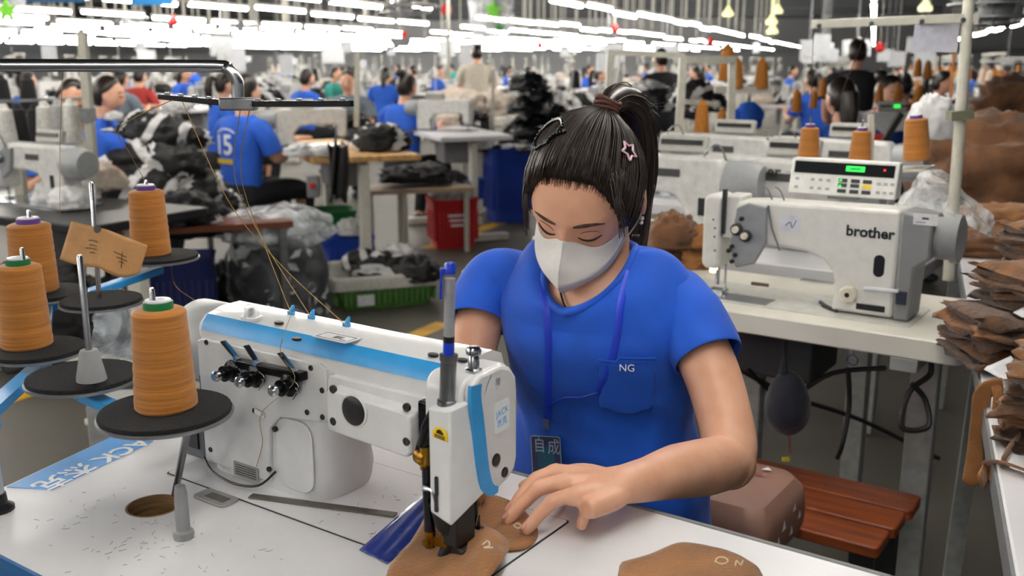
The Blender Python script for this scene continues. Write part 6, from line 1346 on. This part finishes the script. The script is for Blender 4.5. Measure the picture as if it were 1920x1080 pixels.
m = MB(); P0_ = PY(632, 262, 5.45); m.grid(lambda a, b: PY(615 + 32 * a + (6 * sin(a * 7 + b * 2)), 268 + 105 * b + 8 * sin(a * 9), 5.42 + .03 * sin(a * 12 + b * 3)), 16, 16); tag(m.build('hanging_garment', BLKCLOTH, solid=.012, smooth=180), 'black garment hanging over the edge of the wood-topped table', 'garment')
sb_ = PY(588, 350, 5.6); m = thing('switch_box', 'small grey switch box with red button under the wood-topped table', 'switch', sb_); MB().box((0, 0, 0), (.07, .05, .12)).build('housing', GREYP, m, bevel=.006); MB().lathe((0, -.025, .01), (0, -1, 0), [(.016, 0), (.016, .014), (.01, .016)], 14).build('button', M('red_button', 'd81f1f', .4), m)
# black bench under the seated man
q = PY(452, 372, 6.25); kb2 = thing('low_stool', 'dark low bench under the man with the printed back', 'stool', (q.x, q.y, 0), R(128)); MB().box((0, .02, .385), (.5, .34, .03)).build('seat', M('dark_wood', '2a2320', .6), kb2)
for sx in (-.2, .2):
    for sy in (-.1, .14): MB().box((sx, sy, .185), (.03, .03, .37)).build('leg', DSTEEL, kb2)
for (x, Y, s, lab) in ((70, 4.3, 1.5, 'black cloth heap added to darken the floor under the black-topped table, left'), (190, 4.4, 1.4, 'black cloth heap added to darken the floor under the black-topped table, right'), (290, 4.9, 1.2, 'black cloth heap added to darken the floor below the striped pile'), (0, 4.6, 1.4, 'black cloth heap added to darken the floor at the left photo edge'), (410, 5.2, 1.0, 'black cloth heap added to darken the floor beside the clear sack')):
    drop(H_b, ((x - 960) / F * Y * .985, Y, .004), lab, None, (s, s, s * 1.6))  # black heaps added for the darkness under and around the left tables
# ---- clear sack of scraps, crates, baskets, bins on the floor
def sack():
    c = PZ(520, 612, 0); c.y = 4.95; c.x = (503 - 960) / F * 4.95 * .98; t = thing('scrap_sack', 'tall clear plastic sack stuffed with black and white scraps on the floor', 'sack', (c.x, c.y, 0))
    rings = []
    for k in range(14):
        f_ = k / 13; z = .01 + .46 * f_; r = .25 + .045 * sin(f_ * 3) - .05 * f_; rings.append([V((cos(a) * r * (1 + .07 * nz((cos(a), sin(a), f_ * 3), 2, 4)), sin(a) * r * .9 * (1 + .07 * nz((cos(a), sin(a), f_ * 3), 2, 7)), z)) for a in [2 * pi * j / 30 for j in range(30)]])
    MB().loft(rings, cap=False).build('clear_film', plastic('sack_film', 'c9cfd4', .14, 10), t, smooth=180)
    m_ = MB(); m_.loft([[V((p.x * .93, p.y * .93, p.z)) for p in r_] for r_ in rings[:12]]); o_ = m_.build('packed_scraps', M('packed_black', '26262a', .8, bump=.6, bscale=12), t, smooth=180); o_['kind'] = 'stuff'
    m_ = MB(); r5 = random.Random(9)
    for i in range(34):
        a = r5.uniform(-2.9, .2); z = r5.uniform(.05, .40); r = .262; cpos = V((cos(a) * r, sin(a) * r * .9, z)); n_ = V((cos(a), sin(a), 0)); x = V((-sin(a), cos(a), 0)); s1 = r5.uniform(.02, .07); ro = r5.uniform(0, 3); u_ = x * cos(ro) + V((0, 0, sin(ro))); v_ = n_.cross(u_)
        m_.add([cpos + u_ * s1 * p[0] + v_ * s1 * p[1] + n_ * (.012 * p[2] - .006) for p in ((-1, -.3, -1), (.2, -.5, .4), (1, .1, -1), (.1, .5, .4))], [(0, 1, 2, 3)])
    o_ = m_.build('white_scraps', WHTCLOTH, t, smooth=0); o_['kind'] = 'stuff'
    m_ = MB(); m_.ball((0, 0, .48), (.28, .25, .12), 32, 18, lambda d: 1 + .22 * nz(d, 2.4, 3) + .12 * nz(d, 5, 5)); m_.build('gathered_top', plastic('sack_top_film', 'e4e8ec', .62, 9), t, smooth=180)
sack()
def basket(nm, lab, cat, px, py, Y, w_, d_, h, mat, rz=0, holes=True, wall=.012):
    x = (px - 960) / F * Y * .985; t = thing(nm, lab, cat, (x, Y, 0), rz)
    rings = []
    for z, s in ((.0, .84), (h * .5, .93), (h, 1.0), (h + .012, 1.05), (h, 1.03), (h - .02, .97), (.03, .80)): rings.append([V((x_ * s, y_ * s, z)) for x_, y_ in rrect(-w_ / 2, -d_ / 2, w_ / 2, d_ / 2, .05, 5)])
    MB().loft(rings).build('tub', mat, t, smooth=40)
    m_ = MB()
    for k in range(int(w_ / .035)):
        xx = -w_ / 2 * .86 + k * .035 * .86 + .02; m_.box((xx, -d_ / 2 * .93, h * .48), (.012, .02, h * .62))
    for k in range(int(d_ / .035)):
        yy = -d_ / 2 * .86 + k * .035 * .86 + .02; m_.box((-w_ / 2 * .93, yy, h * .48), (.02, .012, h * .62)); m_.box((w_ / 2 * .93, yy, h * .48), (.02, .012, h * .62))
    m_.build('ribs', mat, t, smooth=0); return t
GRN = M('green_plastic', '4d7a35', .5, var=.1); REDP = M('red_plastic', 'c01f22', .45, var=.06); BLUP = M('blue_plastic', '1a44b0', .45, var=.06); DGRN = M('dark_green_plastic', '0f6a32', .5)
cr_ = basket('crate', 'green plastic crate lined with white film on the aisle floor, filled with striped cloth', 'crate', 700, 560, 5.42, .58, .46, .16, GRN, .35)
MB().loft([[V((x_ * s, y_ * s, z)) for x_, y_ in rrect(-.29, -.23, .29, .23, .05, 5)] for z, s in ((.115, 1.065), (.17, 1.075), (.190, 1.03), (.17, .97), (.05, .85))], cap=False).build('film_lining', M('white_film', 'c6c5bd', .4, bump=.5, bscale=15), cr_, smooth=180)
MB().box((-.12, -.222, .055), (.09, .006, .06)).build('paper_label', M('white_paper', 'dcdde0', .7), cr_)
cx = (700 - 960) / F * 5.42
for (dx, dy, z, s, pr, lab) in ((.05, -.02, .12, .95, H_s, 'striped cloth filling the green crate'), (.22, -.08, .14, .8, H_b, 'black cloth spilling over the right rim of the green crate'), (-.08, .08, .16, .7, H_s, 'striped cloth at the back of the green crate'), (.12, .12, .20, .6, H_w, 'white cloth on top of the green crate')): drop(pr, (cx + dx, 5.42 + dy, z), lab, None, s)
rb = basket('laundry_basket', 'red plastic laundry basket with clear bag liner beside the aisle line', 'basket', 845, 455, 7.1, .33, .30, .34, REDP, .3)
MB().ball((0, 0, .40), (.165, .15, .10), 22, 14, lambda d: 1 + .2 * nz(d, 3, 2)).build('bag_liner', plastic('liner_film', 'd8dcdf', .5, 9), rb, smooth=180)
m = MB(); 
for k in range(3): m.box((0, -.149 - .002, .24 - k * .035), (.13 - .02 * k, .003, .014))
m.build('white_print', M('white_print', 'f2f4f6', .5), rb, smooth=0)
basket('storage_bin', 'tall blue plastic bin standing by the aisle under the black bags', 'bin', 952, 410, 8.3, .36, .36, .60, BLUP, .3)
tag(MB().lathe(PY(893, 350, 7.8), (0, 0, 1), [(.07, -.09), (.085, .06), (.09, .065), (.08, .06)], 20).build('hanging_bucket', BLUP), 'small blue bucket hanging between the red basket and the tall blue bin', 'bucket')
basket('storage_bin', 'dark blue bin on the floor behind the green crate', 'bin', 640, 500, 6.2, .32, .28, .22, BLUP, .3)
basket('storage_bin', 'dark navy bin behind the thread spools at left', 'bin', 320, 600, 4.5, .28, .26, .42, M('navy_plastic2', '16205a', .5), .2)
basket('laundry_basket', 'dark red tub on the floor behind the navy bin', 'basket', 385, 540, 5.3, .40, .3, .16, M('dark_red_plastic', '7a1414', .5), .2)
basket('laundry_basket', 'green basket under the wood-topped table', 'basket', 598, 400, 6.5, .40, .30, .34, DGRN, .3)
drop(H_w, (PY(660, 462, 6.2).x, 6.2, .24), 'white scraps heaped in the dark blue bin', None, .6)
q = PY(228, 520, 2.6); tag(MB().box((q.x - .02, q.y, .20), (.16, .14, .40)).build('steel_cabinet', M('grey_cabinet', '9c9d9c', .5), bevel=.004), 'pale grey box standing on the floor under the thread stand', 'box') 
# ---- second table line : white tables, machine, beige heaps, black bags
t3 = first_or_dup(T_white, (PY(850, 268, 7.6).x, 7.7, 0), R(-70), 'white table in front of the bun-haired worker', 'white background tables'); first_or_dup(MC, (PY(835, 255, 7.7).x, 7.7, 0), R(160), 'white machine in front of the bun-haired worker', 'background sewing machines')
for (x, y, Y, s, pr, lab, g) in ((860, 175, 9.0, 1.5, H_c, 'cream cloth heap, taller one beyond the bun-haired worker', 'cream cloth heaps'), (835, 215, 8.6, 1.2, H_c, 'cream cloth heap, lower one beside the bun-haired worker', 'cream cloth heaps'), (925, 180, 9.2, 1.4, H_c, 'cream cloth heap right of the standing cream-clad person', 'cream cloth heaps'), (890, 255, 7.9, .8, H_w, 'white bag on the white table of the bun-haired worker', None)):
    q = PY(x, y, Y); drop(pr, (q.x, q.y, q.z - .12 * s), lab, g, s)
for i, (x, y, s) in enumerate(((1000, 265, 1.15), (960, 268, 1.0), (1040, 262, 1.0), (925, 272, .8), (990, 236, 1.1), (1010, 214, 1.1), (990, 195, 1.05), (1005, 175, 1.0), (995, 155, 1.0), (985, 142, .85), (890, 215, .7), (1030, 200, .8), (880, 240, .6))):
    q = PY(x, y, 8.3 + (i % 3) * .15); drop(H_p, (q.x, q.y, q.z - .07 * s), 'glossy black plastic-wrapped bundle in the stack behind the woman\'s hair', 'black wrapped bundles', (s, s, s * .75))
bt = thing('sewing_table', 'white table carrying the black plastic-wrapped bundles', 'table', (PY(985, 285, 8.5).x, 8.5, 0), R(-20)); MB().box((0, 0, .62), (1.0, .7, .04)).build('tabletop', TABLEW, bt)
for sx in (-.45, .45): MB().box((sx, 0, .30), (.06, .5, .60)).build('leg', CREAM, bt)
# stool and black heaps under the second line
for (x, y, Y, s, lab) in ((800, 322, 7.0, 1.0, 'black garment heap on the bench below the white table'), (755, 325, 6.9, .9, 'black garment heap left on the bench below the white table'), (840, 325, 7.1, .7, 'black garment heap right on the bench below the white table')):
    q = PY(x, y, Y); drop(H_b, (q.x, q.y, q.z - .06), lab, None, (s, s, s * .8))
q = PY(780, 345, 6.9); sb3 = thing('steel_bench', 'long bench with steel legs below the white table', 'bench', (q.x, q.y, 0), .25); MB().box((0, 0, q.z - .03), (.75, .35, .03)).build('seat', M('beige_seat', 'a08c74', .6), sb3)
for sx in (-.33, -.1, .33):
    for sy in (-.13, .13): MB().cyl((sx, sy, 0), (sx, sy, q.z - .04), .018, n=10).build('leg', BEIGE, sb3)
# ---- right background: machines, frames, brown cones
def rowtable(yk, x0, x1, lab):
    t = thing('sewing_table', lab, 'table', GM @ V(((x0 + x1) / 2, yk, -TZ)), ANG); h = (x1 - x0) / 2
    MB().box((0, .0, TZ - .02), (2 * h, .50, .04)).build('tabletop', TABLEW, t, bevel=.004)
    for s in (-1, 1): MB().box((s * (h - .15), 0, .38), (.05, .05, .74)).build('leg', LEGM, t)
    return t
def rowmach(px, yk, lab, rz=ANG, sc=1):
    xx = bY(px, 300, yk).x; p = GM @ V((xx, yk, 0)); return first_or_dup(MC, (p.x, p.y, TZ - .781 * sc + .001), rz, lab, 'background sewing machines', sc)
rowtable(.62, -.75, .30, 'white table directly behind the two-needle machine table'); rowtable(1.45, -.9, .12, 'white table in front of the long-haired worker'); rowtable(3.6, -.9, .9, 'far white table at right carrying the green display machine')
mB = rowmach(1440, .66, 'white machine with lettering directly behind the two-needle machine'); rowmach(1235, .60, 'white machine behind the brown crumpled pieces and the ponytail'); rowmach(1555, 1.45, 'white machine in front of the long-haired worker'); rowmach(1340, 1.42, 'white machine below the brown cones shelf'); rowmach(1690, 3.6, 'white machine with green display far right', ANG + pi); rowmach(1850, 4.6, 'white machine in front of the orange-capped worker', ANG + pi); rowtable(4.6, .2, 1.4, 'far white table in front of the orange-capped worker')
q = GM @ V((0, 0, 0)); q2 = PY(1372, 318, 3.10); 
lx = bY(1372, 312, .66 - .046).x; mo = GI @ mB.location; m = MB(); m.text('brother', (lx - mo.x, -.0465, .781 + .19), (1, 0, 0), (0, 0, 1), .045, .001, bold=.0012); dup_probe(mB); m.build('lettering', M('dark_print', '3a3a3a', .6), mB, smooth=0)
tag(MB().box(PY(1640, 268, 3.95), (.08, .02, .07)).build('red_card', M('red_card', 'a82824', .6)), 'red card on the machine behind the two-needle machine', 'card')
tag(MB().bar(PY(1658, 265, 3.85), PY(1690, 212, 3.85), .022).build('black_lever', BLACK), 'black slanted lever on the machine right of the red card', 'lever')
tag(MB().box(PY(1680, 199, 5.2), (.16, .01, .012)).build('dark_display', M('dark_display', '17191c', .2)), 'dark display strip on the far right machine', 'display'); tag(MB().box(PY(1682, 199, 5.17), (.03, .008, .016)).build('green_display', M('lit_green', '28e04a', .4)), 'green glowing display on the far right machine', 'display')
fr = thing('thread_stand', 'tall beige steel frame with cross bars and shelves right behind the ponytail', 'thread stand', (PY(1270, 290, 4.2).x, 4.2, 0))
for a, b in (((1146, 95, 4.3), (1126, 430, 4.3)), ((1281, 108, 4.2), (1262, 430, 4.2)), ((1373, 110, 4.4), (1368, 300, 4.4))): MB().bar(PY(*a), PY(*b), .03).build('post', BEIGE, fr, world=True)
for a, b, w_ in (((1140, 98, 4.3), (1285, 104, 4.2), .022), ((1278, 112, 4.2), (1376, 112, 4.4), .03), ((1285, 258, 4.2), (1410, 252, 4.4), .035), ((1340, 168, 4.6), (1440, 168, 4.6), .03), ((1280, 190, 4.25), (1345, 195, 4.4), .02), ((1345, 250, 4.5), (1440, 250, 4.5), .03)): MB().bar(PY(*a), PY(*b), w_).build('cross_bar', BEIGE, fr, world=True)
for (x, y, Y, s, lab) in ((1315, 250, 4.15, .75, 'brown cone in the shelf behind the ponytail, lower left'), (1352, 250, 4.6, .62, 'brown cone half hidden right of the lower left one'), (1362, 152, 4.6, .9, 'brown cone at the top of the shelf frame'), (1380, 166, 4.6, .75, 'brown cone standing on the upper shelf, left'), (1427, 166, 4.6, .75, 'brown cone standing on the upper shelf, right'), (1493, 210, 5.0, .62, 'brown cone left of the long-haired worker, tallest'), (1525, 203, 5.6, .55, 'brown cone left of the long-haired worker, small'), (1542, 180, 6.0, .6, 'brown cone above the small one left of the worker'), (1648, 192, 5.5, .55, 'brown cone above the far green display, left'), (1682, 194, 5.5, .55, 'brown cone above the far green display, middle'), (1720, 200, 5.4, .65, 'brown cone above the far green display, right'), (1720, 145, 7.0, .7, 'far brown cone beside the red-clad worker'), (1738, 148, 7.0, .7, 'far brown cone right beside the beige post')):
    q = PY(x, y, Y); first_or_dup(C_o, q, 0, lab, 'brown thread cones in the right background', s)
for (x, y, Y, s, pr, lab) in ((1300, 165, 5.0, .75, H_s, 'striped garment hung high in the frame behind the ponytail'), (1330, 185, 5.0, .6, H_s, 'striped garment hung beside the brown cones'), (1240, 180, 6.5, .9, H_s, 'striped garment heap right of the ponytail'), (1250, 275, 4.4, .7, H_w, 'white cloth beside the frame post'), (1215, 165, 7.0, .8, H_w, 'white cloth heap right behind the ponytail'), (1385, 235, 6.5, .5, [first_or_dup], '')):
    if pr[0] is first_or_dup: continue
    q = PY(x, y, Y); drop(pr, (q.x, q.y, q.z - .1 * s), lab, None, s)
for (x, y, Y) in ((1385, 235, 6.3), (1405, 220, 6.3)): q = PY(x, y, Y); tag(MB().ball(q, (.09, .05, .10), 14, 10, lambda d: 1 + .2 * nz(d, 3, x)).build('blue_cloth', SHIRT2, smooth=180), 'bright blue cloth hung %s behind the brown cones shelf' % ('low' if y > 230 else 'high'), 'cloth')
m = MB(); m.bar(PY(1790, 95, 5.5), PY(1782, 185, 5.4), .025, .006); tag(m.build('orange_strap', M('orange_cloth', 'd97a1e', .8)), 'long orange strap hanging beside the beige post', 'strap'); q = PY(1745, 260, 2.9); heap('garment', 'white cloth lying beside the tilted brown spool', 'cloth', q, (.09, .06, .12), 77, WHTCLOTH)
# ---- filled aisles: stations row by row
heads = ['', ]
BUSY = [(mw(o_).translation, .95 if o_['category'] == 'person' else .7) for o_ in COL.objects if not o_.parent and o_.get('category') in ('person', 'table', 'thread stand', 'garment heap', 'garment')] + [(GM @ V((x_, y_, 0)), .8) for y_ in (.62, 1.45, 3.6, 4.6) for x_ in (-.6, 0, .6)] + [(sd(a_, .35), .8) for a_ in (2.5, 3.2, 4.0)]
nst = 0; r6 = random.Random(21)
for ci in range(11):
    c = 3.2 - ci * 2.1
    for k in range(16):
        a = 7.0 + k * 2.0 + (ci % 2) * .9
        p = ACR * c + ROW * a
        if p.y < 8.6 or p.y > 34 or abs(p.x) > p.y * .53 + .5: continue
        if -1.9 < c < -.2 and p.y < 12: continue
        if any((V((q_.x, q_.y)) - V((p.x, p.y))).length < r_q for q_, r_q in BUSY): continue
        nst += 1; far_ = p.y > 19; rz = ROWRZ - pi / 2 + (pi / 2 if k % 2 else -pi / 2) + r6.uniform(-.08, .08)
        row_ = ['first', 'second', 'third', 'fourth', 'fifth', 'sixth', 'seventh', 'eighth', 'ninth', 'tenth', 'eleventh'][ci]; where = 'in the %s line from the right, %s' % (row_, 'far' if far_ else 'nearer')
        first_or_dup(T_white, (p.x, p.y, 0), rz, 'white sewing table ' + where, 'white tables ' + where)
        if not far_ or k % 2: first_or_dup(MC, (p.x, p.y, 0), rz, 'white sewing machine ' + where, 'machines ' + where)
        first_or_dup(SP_, (p.x + .25, p.y + .1, 0), rz + .4, 'beige thread stand ' + where, 'thread stands ' + where)
        for q in range(3 if not far_ else 1):
            cn = [C_w, C_g, C_b, C_w][r6.randrange(4)] if c < .5 else [C_o, C_w][r6.randrange(2)]
            off = Matrix.Rotation(rz + .4, 3, 'Z') @ V((-.24 + .12 * q, 0, 1.035)); nm_ = {C_w.name: 'white', C_g.name: 'grey', C_b.name: 'black', C_o.name: 'brown'}[cn.name]
            first_or_dup(cn, V((p.x + .25, p.y + .1, 0)) + off, 0, '%s thread cone on a stand %s' % (nm_, where), nm_ + ' cones ' + where)
        for q in range(2 if not far_ else 1):
            pr = r6.choice([H_s, H_w, H_b, H_s, H_w, H_c]) if c < .8 else r6.choice([H_o, H_o, H_w, H_s]); nm_ = {id(H_s): 'striped', id(H_w): 'white', id(H_b): 'black', id(H_c): 'cream', id(H_o): 'brown'}[id(pr)]
            drop(pr, (p.x + r6.uniform(-.3, .3), p.y + r6.uniform(-.25, .25), .785), '%s garment on a table %s' % (nm_, where), nm_ + ' garments ' + where, r6.uniform(.55, 1.1))
        if r6.random() < (.45 if not far_ else .3):
            w0 = r6.choice([W_bun, W_short, W_tail, W_long, W_tail, W_grey, W_teal]); nm_ = 'grey' if w0 is W_grey else 'teal' if w0 is W_teal else 'blue'
            hairn = {W_bun: 'hair bun', W_short: 'short hair', W_tail: 'ponytail', W_long: 'long hair', W_grey: 'hair bun', W_teal: 'short hair'}[w0]
            off = Matrix.Rotation(rz, 3, 'Z') @ V((0, .55, 0)); first_or_dup(w0, V((p.x, p.y, 0)) + off, rz, 'seated worker in %s top with %s %s' % (nm_, hairn, where), 'workers in %s with %s %s' % (nm_, hairn, where))
for i in range(46):
    Y = r6.uniform(12, 40); px = r6.uniform(-20, 1940); q = PY(px, r6.uniform(84, 128), Y); nm_ = 'left' if px < 640 else 'middle' if px < 1280 else 'right'
    tag(MB().box(q, (r6.uniform(.2, .5), .01, r6.uniform(.15, .35)), rz=r6.uniform(-.5, .5)).cyl(q, (q.x, q.y, 3.98 if ACR.dot(q) < -3.6 else 4.89), .005, n=4).build('hanging_sheet', M('pale_sheet', 'cfd2d6', .7)), 'pale paper sheet hung over the far sewing lines, %s part of the hall' % nm_, 'paper', 'paper sheets hung over the %s lines' % nm_)
# ---- hung from the ceiling: banners, red ornaments, fans, sign
def banner(px, py, Y, w_, h, lab, nstar, tilt=0):
    c = PY(px, py, Y); t = thing('star_banner', lab, 'banner', c); top = V((c.x, c.y, 3.9))
    MB().grid(lambda a, b: c + V(((a - .5) * w_ * (1 - .15 * b) + tilt * b, .02 * sin(a * 8 + b * 3), (.5 - b) * h)), 10, 8).build('film', plastic('banner_film', 'e8eaf0', .62, 4), t, world=True)
    MB().cyl(c + V((0, 0, h / 2)), top, .004, n=5).build('cord', BEIGE, t, world=True)
    for i, (dx, dz, s) in enumerate(nstar): m_ = MB(); pts = [(s * (1 if k % 2 == 0 else .42) * sin(pi * k / 5), s * (1 if k % 2 == 0 else .42) * cos(pi * k / 5)) for k in range(10)]; m_.prism(pts, c + V((dx, -.03, dz)), (1, 0, 0), (0, 0, 1), (0, -1, 0), .01); m_.build('green_star', M('lime_green' if i == 0 else 'leaf_green', '7fd83a' if i == 0 else '3c9a3c', .5), t, world=True, smooth=0)
banner(918, 22, 8.5, .40, .42, 'pale hanging banner with green stars above the black bundles', [(.03, .01, .085), (.08, -.13, .05)], .03); banner(24, 25, 8.0, .22, .30, 'pale hanging banner with a green star in the upper left corner', [(-.03, .02, .10)])
for (x, y, Y, lab) in ((837, 18, 10, 'red paper ornament left of the star banner'), (325, 40, 12, 'red paper ornament under the lamps at upper left'), (1153, 55, 14, 'red paper ornament above the woman'), (1332, 78, 16, 'red paper ornament above the brown cones'), (1012, 86, 18, 'small red paper ornament right of the star banner'), (757, 65, 17, 'small red paper ornament in the middle of the lamps'), (1650, 90, 12, 'red signal ball right of the cross bar')):
    q = PY(x, y, Y); t = thing('red_ornament', lab, 'ornament', q, 0, 'red ornaments'); MB().ball((0, 0, 0), (.055, .055, .06), 12, 8, lambda d: 1 + .12 * sin(d.z * 9)).build('lantern', M('red_paper', 'd8262a', .6, var=.03), t, smooth=180); MB().cyl((0, 0, .05), (0, 0, 3.9 - q.z), .004, n=5).build('cord', BEIGE, t)
def fan(px, py, Y, r, lab):
    c = PY(px, py, Y); t = thing('ceiling_fan', lab, 'fan', c, 0, 'caged fans under the ceiling'); 
    MB().cyl((0, 0, .05), (0, 0, max(.2, 3.95 - c.z)), .025, n=8).build('rod', BEIGE, t); MB().lathe((0, 0, -.08), (0, 0, 1), [(.05, 0), (.08, .03), (.08, .12), (.04, .14)], 16).build('motor', GREYP, t)
    for k in range(3):
        a = k * 2.094; d = V((cos(a), sin(a), 0)); e = V((-sin(a), cos(a), 0)); MB().add([d * .07 - e * .04, d * .07 + e * .04 + V((0, 0, .01)), d * r * .9 + e * .09 + V((0, 0, .03)), d * r * .9 - e * .07 - V((0, 0, .02))], [(0, 1, 2, 3)]).build('blade', M('fan_grey', 'a5a8aa', .5), t, solid=.008)
    m_ = MB()
    for rr_, z in ((r, 0), (r * .75, -.06), (r * .5, -.09), (r * .25, -.10)): pts = [V((rr_ * cos(a), rr_ * sin(a), z)) for a in [2 * pi * j / 28 for j in range(29)]]; m_.tube(pts, .006, 5)
    for k in range(12): a = k * pi / 6; m_.tube([V((r * cos(a), r * sin(a), 0)), V((r * .6 * cos(a), r * .6 * sin(a), -.085)), V((.05 * cos(a), .05 * sin(a), -.105))], .004, 4)
    m_.build('cage', M('cage_steel', '9a9c9e', .4, .6), t)
fan(760, 12, 10.5, .34, 'caged ceiling fan above the bun-haired worker'); fan(235, 33, 15, .32, 'caged ceiling fan above the left lamps'); fan(450, 46, 17, .30, 'caged ceiling fan above the man with the printed back'); fan(1870, 8, 5.0, .22, 'caged ceiling fan in the upper right corner')
q = PY(285, 1, 9.5); tag(MB().box(q, (.38, .02, .08)).build('hanging_sign', M('sign_blue', '2f8fd6', .5)), 'blue hanging sign cut by the top edge', 'sign'); q = PY(105, -2, 9.0); tag(MB().box(q, (.5, .02, .06)).build('hanging_sign', M('sign_dark_blue', '1f5a86', .5)), 'dark blue hanging sign at the upper left edge', 'sign')
for (x, y, Y, lab) in ((1447, 40, 22, 'yellowish high-bay lamp upper, under the dark ceiling'), (1448, 58, 22, 'yellowish high-bay lamp lower, under the dark ceiling'), (1365, 25, 22, 'small yellowish high-bay lamp left under the dark ceiling'), (1458, 20, 24, 'small yellowish high-bay lamp above the others'), (1735, 14, 18, 'white high-bay lamp above the cross bar')):
    q = PY(x, y, Y); tag(MB().lathe(q, (0, 0, 1), [(.11, -.06), (.12, 0), (.06, .08), (.03, .14), (.012, .15), (.012, max(.2, 4.88 - q.z))], 14).build('high_bay_lamp', M('warm_lamp', 'e8e6a8', .5, var=0, emit=1.1)), lab, 'lamp')
for i, (x, yt, yb, Y) in enumerate(((532, -10, 52, 11), (683, -10, 60, 11.5), (840, 0, 150, 8.8), (670, 95, 300, 6.4), (925, 130, 250, 8.6))):
    a, b = PY(x, yt, Y), PY(x + (2 if i < 3 else -2), yb, Y); tag(MB().bar(a, b, .03).build('steel_pole', BEIGE), ['pale pole between lamps upper left', 'pale pole between lamps upper middle', 'pale pole left of the star banner', 'pale upright post behind the wood-topped table', 'pale upright post in front of the black bundles'][i], 'pole')
